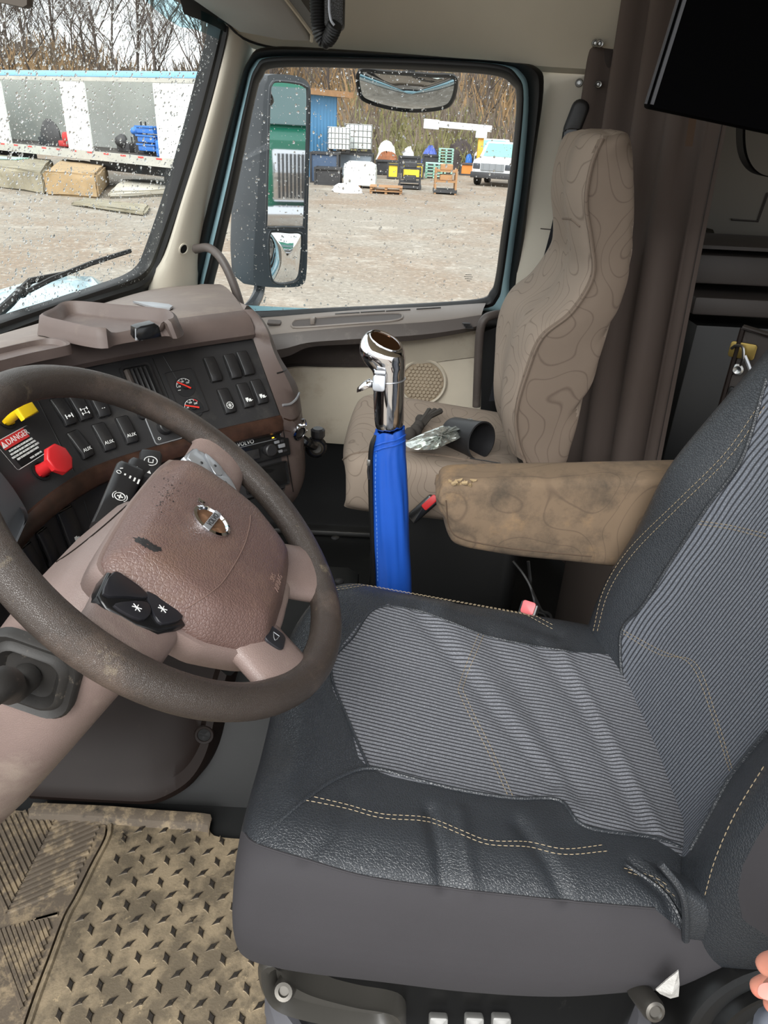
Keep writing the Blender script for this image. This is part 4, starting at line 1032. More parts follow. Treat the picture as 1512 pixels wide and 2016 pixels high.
# gauges
c, R = onp(366, 772); g = G(); o = rrect(.058, .088, .003)
g.grid([[c + R @ V((x * 1.08, y * 1.05, 0)) for x, y in o], [c + R @ V((x * 1.06, y * 1.04, .003)) for x, y in o], [c + R @ V((x, y, .003)) for x, y in o], [c + R @ V((x, y, .001)) for x, y in o]], cv=True)
g.add([c + R @ V((x, y, .001)) for x, y in o], [tuple(range(20))]); gc = g.mk('gauge_cluster', m_panel, dash)
m_face = mat('gauge_face', (34, 34, 36), .5)
for (px, py, nums, red) in ((363, 762, ('50', '100', '150'), None), (379, 803, ('30', '200', '250'), True)):
    c, R = onp(px, py); c = c + R @ V((0, 0, .0016))
    g = G(); g.lathe([(.0205, 0), (.0205, .0006), (.0001, .0006)], R, c, 32); gg = g.mk('gauge', m_face, gc)
    pa = lambda deg, r, z=.001: c + R @ V((r * math.cos(math.radians(deg)), r * math.sin(math.radians(deg)), z))
    g = G(); g.tube([pa(d, .0165) for d in range(35, 175, 8)], .0005, 4)
    for d in range(35, 176, 28): g.tube([pa(d, .0165), pa(d, .0135)], .0005, 4)
    g.tube([pa(196, .017), pa(204, .012)], .0006, 4); g.mk('scale_marks', m_white, gg)
    for t_, d in zip(nums, (168, 100, 38)): text('numeral', t_, .0048, R, pa(d, .0105), m_white, gg)
    if red:
        g = G(); g.tube([pa(d, .0165, .0012) for d in range(35, 66, 5)], .001, 4); g.mk('red_zone', m_redp, gg)
    g = G(); d = 142 if not red else 158
    q = [pa(d, .018, .0048), pa(d - 178, .011, .0048)]; dv = (q[1] - q[0]).normalized(); sv = R @ V((0, 0, 1)); sv = dv.cross(sv)
    g.add([q[0] - sv * .0011, q[1] - sv * .0016, q[1] + sv * .0016, q[0] + sv * .0011], [(0, 1, 2, 3)]); n0 = [v + R @ V((0, 0, .0008)) for v in g.v]; g.add(n0, [(0, 1, 2, 3)]); g.mk('needle', mat('needle_red', (236, 62, 50), .4), gg)
    g = G(); g.lathe([(.0055, .001), (.005, .004), (.0001, .0042)], R, pa(0, 0), 18); g.mk('needle_hub', m_black, gg)
# air valve knobs
def valve(px, py, m, name, lab, n, rot):
    c, R = onp(px, py)
    g = G(); g.lathe([(.016, 0), (.017, .003), (.0135, .004), (.0125, .0)], R, c, 24, cap=False); b_ = g.mk('valve_collar', m_rubber, dash)
    g = G(); g.lathe([(.0105, -.002), (.0115, .004), (.0105, .012), (.0098, .036), (.012, .044)], R, c, 24)
    for k in range(4): g.box(c + R @ V((.0112 * math.cos(k * PI / 2 + .4), .0112 * math.sin(k * PI / 2 + .4), .003)), (.003, .003, .006), R)
    st = g.mk('knob_stem', m, b_)
    g = G(); poly = [(.0255 * math.cos(2 * PI * k / n + rot), .0255 * math.sin(2 * PI * k / n + rot)) for k in range(n)]
    g.prism(poly, .009, R @ Matrix.Rotation(.1, 3, 'X'), c + R @ V((0, 0, .042)), bev=.0035, seg=3); g.mk('knob_plate', m, b_, label=lab)
valve(11, 826, m_yel, 'yellow', 'yellow diamond shaped parking brake knob', 4, PI / 4)
valve(80, 928, m_red, 'red', 'red eight-sided trailer air supply knob', 8, PI / 8)
# danger label
c, R = onp(44, 881); W_, H_ = .078, .052
def lab(x0, x1, y0, y1, z, name, m, parent):
    g = G(); g.box(c + R @ V(((x0 + x1) / 2, (y0 + y1) / 2, z)), (x1 - x0, y1 - y0, .0003), R); return g.mk(name, m, parent, smooth=False)
g = G(); g.tube([c + R @ V((x, y, .0006)) for x, y in rrect(W_, H_, .004)], .0006, 4, closed=True)
wl = g.mk('warning_label', m_white, dash, label='black warning label with a red DANGER heading')
lab(-W_ / 2, W_ / 2, H_ / 2 - .017, H_ / 2, .0005, 'red_heading', m_redp, wl); lab(-W_ / 2, W_ / 2, -H_ / 2, H_ / 2 - .017, .0004, 'label_ground', m_gloss, wl)
text('heading', 'DANGER', .0135, R, c + R @ V((.006, H_ / 2 - .0088, .0008)), m_white, wl, sx=.95)
g = G(); tc_ = c + R @ V((-.027, H_ / 2 - .0088, .0008)); g.prism([(-.006, -.005), (.006, -.005), (0, .0055)], .0004, R, tc_); q = g.mk('warning_triangle', m_white, wl, smooth=False)
text('exclamation', '!', .008, R, tc_ + R @ V((0, -.0012, .0008)), m_redp, q)
for k, s_ in enumerate(('DO NOT PARK VEHICLE OR LEAVE UNATTENDED', 'WITH AUXILIARY AIR LINES CONNECTED. PERSONAL', 'VEHICLE ROLL-AWAY AND PROPERTY DAMAGE, SERIOUS', 'INJURY OR DEATH COULD RESULT IF PARKED')):
    text('warning_text', s_, .0046, R, c + R @ V((.001, H_ / 2 - .0215 - k * .0055, .0008)), m_white, wl, sx=.55)
text('maker_line', 'VOLVO  20727871 P03', .0042, R, c + R @ V((.012, -H_ / 2 + .0055, .0008)), m_white, wl, sx=.7)
# lower rockers
for a in ((137, 1042, 'truck', .036, .07), (92, 1078, None, .026, .06), (62, 1108, None, .026, .06)): rocker(*a, tree=lt, rot=-.08)
for pts in (((165, 985), (178, 1030)),): g = G(); g.tube(castline(lt, pts, .0002, 8), .0012, 5); g.mk('panel_joint', m_rubber, dash)
# round socket below the trim
c, R = onp(404, 918, lt); g = G(); g.lathe([(.024, 0), (.025, .004), (.022, .005), (.021, .0)], R, c, 28, cap=False); q = g.mk('power_socket', m_chrome, dash); g = G(); g.lathe([(.021, .001), (.019, .006), (.004, .007)], R, c, 24); g.mk('socket_cap', m_black, q)
# radio
c, R = onp(505, 884, lt); rw, rh = .15, .056
g = G(); g.prism(rrect(rw, rh, .004), .008, R, c, bev=.002); ra = g.mk('radio', m_gloss, dash)
RZ = lambda x, y, z=.0085: c + R @ V((x, y, z))
g = G(); g.box(RZ(-.01, .013, .0082), (.11, .0012, .0008), R); g.mk('face_line', m_silver, ra)
text('maker_name', 'VOLVO', .0115, R, RZ(-.026, .019), m_white, ra)
g = G(); g.lathe([(.0135, .008), (.0135, .02), (.011, .022), (.0001, .022)], R, RZ(.024, -.006, 0), 16); g.mk('volume_knob', m_black, ra, sharp=20)
for k, (x, y, ww, hh) in enumerate(((.045, .006, .012, .006), (.058, .006, .008, .006), (.055, -.004, .016, .008), (.05, -.015, .01, .006), (.062, -.016, .009, .005), (.063, .02, .014, .006), (-.02, -.008, .04, .02))):
    g = G(); g.prism(rrect(ww, hh, .0015), .0025, R, RZ(x, y, .0078), bev=.0006); g.mk('radio_button' if k < 6 else 'display', (m_silver if k in (0, 2, 3, 5) else m_black), ra)
g = G(); g.box(RZ(.038, .017), (.005, .002, .001), R); g.mk('amber_lamp', emit('amber_glow', (255, 170, 40), 2.0), ra)
c, R = onp(525, 940, lt); g = G(); o = rrect(.10, .05, .004)
g.grid([[c + R @ V((x * 1.05, y * 1.06, .001)) for x, y in o], [c + R @ V((x * 1.04, y * 1.05, .005)) for x, y in o], [c + R @ V((x, y, .005)) for x, y in o], [c + R @ V((x * .96, y * .96, .001)) for x, y in o]], cv=True, cap=True); g.mk('storage_pocket', m_gloss, dash)
# sockets on the end cap
for px, py, r in ((587, 850, .018), (596, 838, .016)):
    h, n = cast(capt, px, py)
    if h is None: continue
    R = frame(n); g = G(); g.lathe([(r, -.002), (r, .006), (r * .8, .008), (r * .72, .002)], R, h, 24, cap=False); q = g.mk('lighter_socket', m_chrome, dash); g = G(); g.lathe([(r * .72, .003), (r * .6, .006), (r * .1, .007)], R, h, 20); g.mk('socket_cap', m_black if py > 845 else m_silver, q)
# tray on the dash top
ZT = .932
rim = [P(a, b, z=ZT) for a, b in ((84, 619), (105, 606), (137, 592), (230, 599), (318, 607), (338, 615), (341, 625), (325, 631))]
fr_ = [P(a, b, z=ZT - .014) for a, b in ((312, 641), (270, 647), (224, 655))] + [P(a, b, z=ZT) for a, b in ((207, 645), (180, 643), (130, 632))]
rimc = resamp(cr(rim + fr_, 5, True), 72, True); cc = sum(rimc, V()) / 72
def tz(p): 
    h = tt.ray_cast(V((p.x, p.y, 2)), V((0, 0, -1)))[0]; return h.z if h is not None else .9
def sc(q, s_, z=None):
    d = V((q.x - cc.x, q.y - cc.y, 0)); d = d.normalized() * (d.length + s_); return V((cc.x + d.x, cc.y + d.y, q.z if z is None else z))
g = G(); rows = [[sc(q, .015, tz(q) + .001) for q in rimc], [sc(q, .010, lerp(tz(q), q.z, .5)) for q in rimc], [sc(q, .006, q.z - .004) for q in rimc], rimc, [sc(q, -.006, q.z - .004) for q in rimc], [sc(q, -.014, .912) for q in rimc], [sc(q, -.02, .909) for q in rimc]]
g.grid(rows, cv=True); g.f.append(tuple(len(g.v) - 72 + k for k in range(72))); g.mk('tray', m_dash, dash)
# left bin
bl = [(-60, 706), (0, 690), (80, 672), (118, 671), (138, 681), (122, 687), (60, 700), (0, 715), (-60, 730)]
f = resamp(cr([P(a, b, z=.905) for a, b in bl], 4, True), 60, True); bc = sum(f, V()) / 60
g = G(); g.grid([[q.lerp(bc, -.04) + V((0, 0, -.012)) for q in f], [q.lerp(bc, -.01) + V((0, 0, .004)) for q in f], [q.lerp(bc, .06) + V((0, 0, .004)) for q in f], [q.lerp(bc, .12) + V((0, 0, -.004)) for q in f]], cv=True, cap=True); g.mk('open_bin', m_dash, dash)

# loose things on the dash
h = P(282, 652, z=.934); R = frame((.55, -.7, .5))
t = thing('phone_clip', 'small black clip hooked over the front edge of the dash tray', 'clip', tuple(h))
dx = (P(306, 648, z=.934) - P(258, 655, z=.934)).normalized(); R = Matrix((dx, V((-dx.y, dx.x, 0)), V((0, 0, 1)))).transposed()
g = G(); g.prism([(-.018, -.013), (-.022, -.006), (-.02, .008), (-.012, .010), (.012, .012), (.019, .006), (.022, -.012)], .022, R @ Matrix(((1, 0, 0), (0, 0, -1), (0, 1, 0))), h + V((0, .0, .004)), bev=.003); g.mk('clip_body', m_gloss, t)
g = G(); g.tube([h + R @ V((x, -.018, z)) for x, z in ((-.021, -.007), (-.019, .010), (-.014, .013), (-.013, -.009))], .0022, 6, closed=True); g.mk('clip_loop', m_silver, t)
q = [cast(tt, a, b)[0] for a, b in ((262, 598), (300, 600), (333, 604), (341, 608), (335, 612), (310, 612), (285, 605))]
q = [p + V((0, 0, .002)) for p in q]; c = sum(q, V()) / len(q)
g = G(); n_ = len(q); g.add(q + [p + V((0, 0, .004)) for p in q], [tuple(range(n_)), tuple(range(n_, 2 * n_))] + [(i, (i + 1) % n_, n_ + (i + 1) % n_, n_ + i) for i in range(n_)])
tag(g.mk('silver_tag', m_silver, smooth=False), 'thin silver tag lying on the dash top behind the tray', 'tag')

# phone mount plugged in at the end of the dash
c = P(622, 880, y=1.55); t = thing('phone_mount', 'black ball mount with chrome knob at the passenger end of the dashboard', 'mount', tuple(c))
R = frame((.25, -1, .15))
g = G(); g.tube(cr([P(592, 862, y=1.5), P(606, 872, y=1.5), P(618, 878, y=1.52)], 4), .011, 8); g.mk('arm', m_gloss, t)
g = G(); g.lathe([(.022, -.02), (.026, -.006), (.026, .004), (.02, .010)], R, c, 24); g.mk('clamp', m_gloss, t)
g = G(); g.lathe([(.016, .010), (.0165, .016), (.012, .019), (.011, .014), (.0001, .013)], R, c, 24); g.mk('clamp_nut', m_dull, t)
g = G(); g.lathe([(.014, 0), (.017, .005), (.017, .02), (.012, .024)], frame((0, 0, 1)), c + V((.004, .005, .022)), 10); g.mk('tightening_knob', m_black, t, sharp=20)
# ================================================================== STEERING COLUMN AND WHEEL
WC = V((-.2272, .669, .8538)); WN = V((math.cos(.8654), 0, math.sin(.8654))); WU = V((-WN.z, 0, WN.x)); WR = V((0, 1, 0))
RW = Matrix((WR, WU, WN)).transposed()
def Wp(r, u, h=0): return WC + WR * r + WU * u + WN * h
col = thing('steering_column', 'mauve plastic steering column cover between dashboard and wheel', 'steering column', tuple(Wp(0, 0, -.5)))
def csec(s, wl, up, dn, e=3.0, n=36, cy=0):
    out = []
    for i in range(n):
        a = 2 * PI * i / n; c, d = math.cos(a), math.sin(a); k = (abs(c) ** e + abs(d) ** e) ** (-1 / e)
        out.append(Wp(cy + wl * c * k, (up if d > 0 else dn) * d * k, -s))
    return out
g = G(); g.grid([csec(*q) for q in ((.035, .085, .05, .06, 2.6), (.06, .10, .062, .07), (.12, .112, .07, .075), (.2, .118, .074, .078), (.3, .118, .07, .084), (.42, .116, .06, .09), (.54, .112, .05, .092, 2.6), (.57, .09, .04, .07, 2.4), (.575, .04, .02, .03, 2))], cv=True, cap=True)
cshr = g.mk('column_shroud', m_mauve_l, col)
ct = bvh(cshr)
q = castline(ct, [(60, 1135), (130, 1095), (200, 1040), (262, 985), (330, 930)], .0004, 24); g = G(); len(q) > 2 and g.tube(q, .0009, 5); g.mk('shroud_seam', m_tun, cshr)
# tilt lever with rubber boot on the near side of the column
bc_, bn = cast(ct, 62, 1325)
R = frame(bn, -WU + WN * .4)
g = G(); rows = []
for s_, z in ((1.0, -.004), (1.0, .006), (.94, .010), (.80, .006), (.72, .012), (.66, .013), (.52, .003), (.34, .001)):
    rows.append([bc_ + R @ V((x * s_, y * s_, z)) for x, y in rrect(.088, .10, .026, 6)])
g.grid(rows, cv=True, cap=True); m_boot = mat('dusty_rubber_boot', (44, 42, 40), .6, bump=('noise', 500, .3, .0005), dirt=((120, 110, 98), 60, .6, .75)); lv = g.mk('lever_boot', m_boot, col)
g = G(); g.tube(cr([bc_ + R @ V((0, 0, .0)), bc_ + R @ V((-.0, -.004, .03)), P(5, 1345, y=.47), P(-60, 1385, y=.44)], 5), [.013] + [.0155] * 14 + [.013], 12); g.mk('tilt_lever', m_boot, col)
# stalks on the far side
def stalk(px0, px1, y0, y1, w0, w1, th, name, rounded=.0):
    a = P(*px0, y=y0); b = P(*px1, y=y1); d = (b - a).normalized(); n = (EYE - b); n = (n - d * n.dot(d)).normalized(); s_ = d.cross(n); rows = []
    for t, k in ((-.3, 1), (0, 1), (.3, 1), (.7, 1), (.93, 1), (.985, .9), (1.0, .62)):
        w_ = lerp(w0, w1, max(t, 0)) * k; rows.append([a.lerp(b, t) + s_ * x * w_ + n * z * th * k for x, z in ((-.5, -.35), (-.5, .2), (-.42, .45), (-.2, .5), (.2, .5), (.42, .45), (.5, .2), (.5, -.35), (.3, -.5), (-.3, -.5))])
    g = G(); g.grid(rows, cv=True, cap=True); o = g.mk(name, m_black, col, sharp=50)
    return o, a, b, Matrix((s_, d, n)).transposed(), th
def onst(o, px, py): h, n = cast(bvh(o), px, py); return h + n * .0006 if h is not None else P(px, py, y=.84)
o, a, b, R, th = stalk((290, 960), (297, 893), .84, .90, .03, .03, .018, 'control_stalk')
g = G(); c = onst(o, 297, 908); g.tube([c + R @ V((.0085 * math.cos(k * PI / 8), .0085 * math.sin(k * PI / 8), 0)) for k in range(16)], .0006, 4, closed=True); g.tube([c + R @ V((x, y, 0)) for x, y in ((-.003, .004), (-.003, -.003), (.003, -.003), (.003, .003))], .0007, 4); g.mk('symbol', m_white, o)
o, a, b, R, th = stalk((250, 1000), (282, 912), .80, .875, .037, .037, .017, 'control_stalk')
g = G(); c = onst(o, 276, 948); g.prism(rrect(.022, .018, .003), .002, R, c, bev=.0008); g.mk('stalk_button', m_satin, o)
g = G()
for x in (-.009, .009): g.prism([(-.003, -.002), (.003, -.002), (.001 if x < 0 else -.001, .003)], .0003, R, onst(o, 281, 926) + R @ V((x, 0, 0)))
g.mk('arrow_symbol', m_white, o, smooth=False)
o, a, b, R, th = stalk((217, 1012), (258, 921), .755, .845, .031, .037, .016, 'control_stalk')
c = onst(o, 252, 937); g = G()
for k, x in enumerate((-.004, .003, .009, .0145)): g.box(c + R @ V((x, -.001 * k, 0)), (.0022, .003 + .002 * k, .0004), R)
g.tube([c + R @ V((-.012 + .0028 * math.cos(k * PI / 5), .0028 * math.sin(k * PI / 5), 0)) for k in range(10)], .0005, 4, closed=True); g.tube([c + R @ V((x, y, 0)) for x, y in ((-.0125, .007), (-.0095, .009))], .0008, 4); g.mk('wiper_speed_marks', m_white, o, smooth=False)
c = onst(o, 236, 978); g = G(); g.tube([c + R @ V((.0065 * math.cos(k * PI / 8), .0065 * math.sin(k * PI / 8), 0)) for k in range(16)], .0006, 4, closed=True)
g.box(c, (.0075, .0018, .0004), R); g.box(c, (.0018, .0075, .0004), R)
for s_ in (-1, 1): g.tube([c + R @ V((s_ * .009 * math.cos(k * .25 - .75), .009 * math.sin(k * .25 - .75), 0)) for k in range(7)], .0006, 4)
g.mk('brake_symbol', m_white, o, smooth=False)

wheel = thing('steering_wheel', 'large brown steering wheel with airbag cover and button pods', 'steering wheel', tuple(Wp(0, 0, -.03)))
g = G(); rows = []
NR = 96
for i in range(NR):
    a = 2 * PI * i / NR; d = V((math.cos(a), math.sin(a), 0)); thick = .0185 + .0012 * (math.cos(2 * a) ** 2)
    rows.append([RW @ (d * (.2165 + thick * math.cos(b)) + V((0, 0, .92 * thick * math.sin(b)))) + WC for b in [2 * PI * k / 20 for k in range(20)]])
g.grid(rows, cu=True, cv=True); rim_ = g.mk('rim', m_rim, wheel)
HX = [(-.120, .044), (0, .050), (.120, .044), (.131, -.02), (.128, -.078), (.088, -.146), (0, -.151), (-.088, -.146), (-.128, -.078), (-.131, -.02)]
OUT = []
for k, (x, y) in enumerate(HX):
    x1, y1 = HX[(k + 1) % len(HX)]; OUT += [(lerp(x, x1, .16), lerp(y, y1, .16)), (lerp(x, x1, .84), lerp(y, y1, .84))]
oc = resamp(cr([V((a, b, 0)) for a, b in OUT], 5, True), 120, True)
def ring(s_, h, cy=-.04, sy=None):
    out = []
    for q in oc: out.append(Wp(q.x * s_, cy + (q.y - cy) * (sy or s_), h - .10 * max(0, q.y * s_ + .02) ** 2 * 10 * .3))
    return out
g = G(); g.grid([ring(1.0, -.02), ring(1.0, -.004), ring(.985, .002), ring(.95, .007), ring(.86, .0195), ring(.80, .0255), ring(.74, .0285), ring(.6, .031), ring(.45, .0325), ring(.25, .0335), ring(.05, .034)], cv=True, cap=True); hub = g.mk('airbag_cover', m_hub, wheel, sharp=50)
g = G(); g.grid([ring(.9, -.05), ring(1.02, -.035), ring(1.045, -.012), ring(1.03, -.004), ring(.99, -.003)], cv=True, cap=True); g.mk('hub_shell', m_mauve_l, wheel, sharp=50)
ht = bvh(hub)
def spoke(path, ws, th, name, m, n=20):
    p = cr([V(q) for q in path], 5); N_ = len(p); rows = []
    for i, q in enumerate(p):
        t = (p[min(i + 1, N_ - 1)] - p[max(i - 1, 0)]); t.z = 0; t.normalize(); s_ = V((-t.y, t.x, 0)); w_ = interp(ws, i / (N_ - 1)); tt_ = interp(th, i / (N_ - 1)); r_ = []
        for k in range(n):
            a = 2 * PI * k / n; c, d = math.cos(a), math.sin(a); e = (abs(c) ** 2.6 + abs(d) ** 2.6) ** (-1 / 2.6)
            v = q + s_ * (w_ * c * e) + V((0, 0, tt_ * d * e)); r_.append(Wp(v.x, v.y, v.z))
        rows.append(r_)
    g = G(); g.grid(rows, cv=True, cap=True); return g.mk(name, m, wheel, sharp=60)
for s_ in (-1, 1):
    spoke([(s_ * .10, -.012, -.018), (s_ * .15, -.012, -.016), (s_ * .19, -.008, -.008), (s_ * .214, -.004, 0)], [(0, .048), (.5, .042), (.8, .04), (1, .05)], [(0, .02), (.7, .016), (1, .012)], 'spoke', m_mauve_l)
    sp_ = spoke([(s_ * .05, -.085, -.014), (s_ * .072, -.135, -.010), (s_ * .092, -.17, -.005), (s_ * .108, -.196, 0)], [(0, .046), (.4, .043), (.75, .045), (1, .056)], [(0, .018), (.6, .015), (1, .012)], 'spoke', m_mauve_l)
# lower bridge between the two lower spokes
spoke([(-.07, -.143, -.008), (0, -.149, -.008), (.07, -.143, -.008)], [(0, .014), (.5, .010), (1, .014)], [(0, .010), (1, .010)], 'lower_bridge', m_mauve_l)
# button pods
def pod(s_, mframe, mbtn):
    poly = [(-.162, .030), (-.128, .034), (-.120, .02), (-.119, -.042), (-.128, -.054), (-.158, -.034), (-.168, -.012), (-.170, .018)]
    if s_ > 0: poly = [(-x, y) for x, y in poly][::-1]
    g = G(); g.prism(poly, .021, RW, Wp(0, 0, -.016), bev=.004, seg=3); p = g.mk('button_pod', mframe, wheel)
    for bp in ([(-.16, .027), (-.129, .03), (-.125, .02), (-.126, -.004), (-.132, -.008), (-.146, .008)], [(-.165, .014), (-.150, .004), (-.137, -.010), (-.146, -.018), (-.162, -.012)], [(-.134, -.012), (-.1235, -.006), (-.1225, -.038), (-.128, -.047), (-.150, -.032), (-.144, -.02)]):
        if s_ > 0: bp = [(-x, y) for x, y in bp][::-1]
        c = sum((V((x, y, 0)) for x, y in bp), V()) / len(bp); bp = [(v.x, v.y) for v in cr([V((x, y, 0)) for x, y in bp], 3, True)]
        g = G(); g.prism(bp, .0035, RW, Wp(0, 0, .0045), bev=.0012); q = g.mk('button', mbtn, p)
        cc_ = Wp(c.x, c.y, .0084); g = G()
        if c.y < .01 and s_ < 0:
            for a in (0, 60, 120): g.tube([cc_ + RW @ V((.004 * math.cos(math.radians(a + k)), .005 * math.sin(math.radians(a + k)), 0)) for k in (0, 180)], .0005, 4)
            g.mk('symbol', m_white, q)
        elif s_ > 0: g.lathe([(.002, 0), (.0018, .0008), (.0001, .001)], RW, cc_, 10); g.mk('symbol', m_black, q)
pod(-1, m_gloss, m_satin); pod(1, m_silver, m_silver)
for s_ in (-1,):
    c = Wp(s_ * .071, -.147, .0075); g = G(); g.prism(rrect(.026, .026, .007), .003, RW, c, bev=.0012); hb = g.mk('horn_button', m_satin, wheel)
    g = G(); g.tube([c + RW @ V((x, y, .0033)) for x, y in ((-.006, 0), (-.003, .002), (.004, .004), (.004, -.004), (-.003, -.002), (-.006, 0))], .0005, 4); g.mk('horn_symbol', m_silver, hb)
# cover details
q = castline(ht, [(493, 1015), (490, 1040), (477, 1082), (444, 1138), (417, 1165), (366, 1198)], .0003, 30); g = G(); g.tube(q, .0007, 5); g.mk('tear_line', mat('cover_line', (112, 90, 82), .45), hub)
h_, n_ = cast(ht, 415, 1028); R = frame(n_, WU); er = .0205
g = G(); g.lathe([(er, .0), (er, .003), (er * .86, .004), (er * .78, .0015)], R @ Matrix.Diagonal((1, 1.12, 1)), h_, 36, cap=False); em = g.mk('emblem', m_chrome, hub)
g = G(); g.lathe([(er * .8, .0012), (.0001, .0012)], R @ Matrix.Diagonal((1, 1.12, 1)), h_, 30); g.mk('emblem_ground', mat('worn_emblem', (150, 112, 84), .5, var=(80, .3)), em)
g = G(); g.box(h_ + R @ V((0, 0, .003)), (er * 2.0, .0085, .0022), R @ Matrix.Rotation(-.12, 3, 'Z'), bev=.0008); bd = g.mk('name_band', m_silver, em)
text('maker_name', 'VOLVO', .009, R @ Matrix.Rotation(-.12, 3, 'Z'), h_ + R @ V((0, 0, .0045)), m_black, bd, sx=.92)
g = G(); a_ = h_ + R @ V((er * .66, er * .82, .002)); g.prism([(-.001, -.001), (.006, .006), (.001, .008), (.009, .010), (.0095, .001), (.0072, .004)], .002, R, a_ - R @ V((.002, .002, 0))); g.mk('arrow', m_chrome, em, smooth=False)
h_, n_ = cast(ht, 543, 1142); R = frame(n_, WU); text('airbag_lettering', 'SRS\nAIRBAG', .009, R, h_ + n_ * .0002, mat('moulded_lettering', (128, 104, 95), .5), hub)
# worn-through scuffs
rr = random.Random(4); px0 = [(262, 1060), (276, 1058), (285, 1061), (300, 1072), (316, 1080), (318, 1086), (306, 1087), (292, 1080), (280, 1076), (268, 1066)]
f = [V((a, b, 0)) for a, b in px0]; f = [p + V((rr.uniform(-2.5, 2.5), rr.uniform(-2, 2), 0)) for p in resamp(f, 60, True)]
cx0 = sum(f, V()) / len(f); rws = []
for s_ in (1, .7, .4, .1):
    rws.append([])
    for p in f:
        q = cx0.lerp(p, s_); h_, n_ = cast(ht, q.x, q.y); rws[-1].append(h_ + n_ * .0005)
m_foam = mat('bare_black_foam', (30, 28, 28), .7)
g = G(); g.grid(rws, cv=True, cap=False); g.mk('worn_patch', m_foam, hub, smooth=False, label='black patch worn through the cover')
g = G()
for k in range(60):
    h_, n_ = cast(ht, rr.gauss(325, 15), rr.gauss(972, 18)); 
    if h_ is None: continue
    e_ = rr.uniform(.0004, .0012); R = frame(n_); a0 = rr.random() * 6; g.add([h_ + n_ * .0005 + R @ V((e_ * rr.uniform(.6, 1.2) * math.cos(a0 + k2 * PI / 3), e_ * rr.uniform(.5, 1) * math.sin(a0 + k2 * PI / 3), 0)) for k2 in range(6)], [tuple(range(6))])
tag(g.mk('worn_spots', m_foam, hub, smooth=False), kind='stuff')

# ================================================================== FOOTWELL
# instrument hood edge at the left of the switches
def ofs(px, py, d):
    h, n = cast(pt, px, py)
    if h is None: h, n = P(px, py, y=.88), V((.8, 0, .6))
    return h + n * d
g = G()
A = [(-60, 880), (0, 944), (30, 985), (48, 1016), (46, 1036)]
q = [ofs(a, b, .0) for a, b in A]; q2 = [ofs(a, b, .016) for a, b in ((-62, 884), (-4, 950), (24, 990), (40, 1020), (38, 1036))]; q3 = [p + V((.02, -.12, -.015)) for p in q2]
g.grid([resamp(cr(x, 4), 16) for x in (q, q2, q3)]); g.mk('cluster_hood', mat('slate_plastic', (66, 67, 70), .5, bump=('noise', 900, .2, .0004)), dash)

# doghouse between the footwells
g = G(); rows = []
for x in (-1.1, -.5, -.09, -.06): rows.append([V((x, y, z - (.02 if x == -.06 else 0))) for y, z in ((.99, 0), (1.0, .03), (1.07, .19), (1.10, .215), (1.58, .215), (1.62, .19), (1.64, 0))])
g.grid(rows); g.grid([[r for r in rows[-1]], [V((r.x, r.y, 0)) for r in rows[-1]]]); dgh = tag(g.mk('engine_cover', m_floor), 'dark rubber covered engine hump on the floor between the footwells', 'engine cover')
dgt = bvh(dgh)
for px, py in ((660, 1060), (668, 1145)):
    h_, n_ = cast(dgt, px, py)
    g = G(); g.lathe([(.012, 0), (.012, .003), (.008, .005), (.0001, .005)], frame((0, 0, 1)), V((h_.x, h_.y, h_.z)) if h_ is not None else P(px, py, z=.215), 12); g.mk('bolt', m_black, dgh)
# brown corner moulding by the pedals
ed = [(60, 1572), (104, 1575), (222, 1581), (296, 1583), (335, 1571), (370, 1550), (392, 1527), (410, 1495), (421, 1462), (430, 1420), (440, 1380), (455, 1330)]
wpl_ = ((0, .955, 0), (0, -1, .42))
e = resamp(cr([P(a, b, pl=wpl_) for a, b in ed], 5), 50)
top_ = V((-.62, 1.12, .46)); g = G(); rows = [[p + V((.01, .03, -.004)) for p in e], e]
for t, dv in ((.03, .012), (.09, .012), (.14, -.004), (.4, -.02), (.8, -.01), (1, 0)):
    rows.append([p.lerp(V((lerp(p.x, top_.x, .6), lerp(p.y, top_.y, 1), lerp(p.z, top_.z, .95))), t) + V((0, -dv, dv * .4)) for p in e])
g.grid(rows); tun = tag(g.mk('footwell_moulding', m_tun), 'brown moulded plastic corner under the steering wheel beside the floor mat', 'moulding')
tnt = bvh(tun); h_, n_ = cast(tnt, 402, 1447)
if h_ is not None:
    R = frame(n_); g = G(); g.lathe([(.020, -.001), (.018, .002), (.0135, .0015), (.012, -.001)], R, h_, 24, cap=False); q = g.mk('screw_boss', m_tun, tun); g = G(); g.lathe([(.0125, .0004), (.0001, .0004)], R, h_, 20); g.mk('screw_hole', m_rubber, q)
# floor strip by the passenger door sill
g = G(); g.box((-.25, 2.12, .012), (.9, .05, .02), bev=.006); tag(g.mk('sill_strip', m_steel), 'metal strip on the floor along the passenger door sill', 'strip')

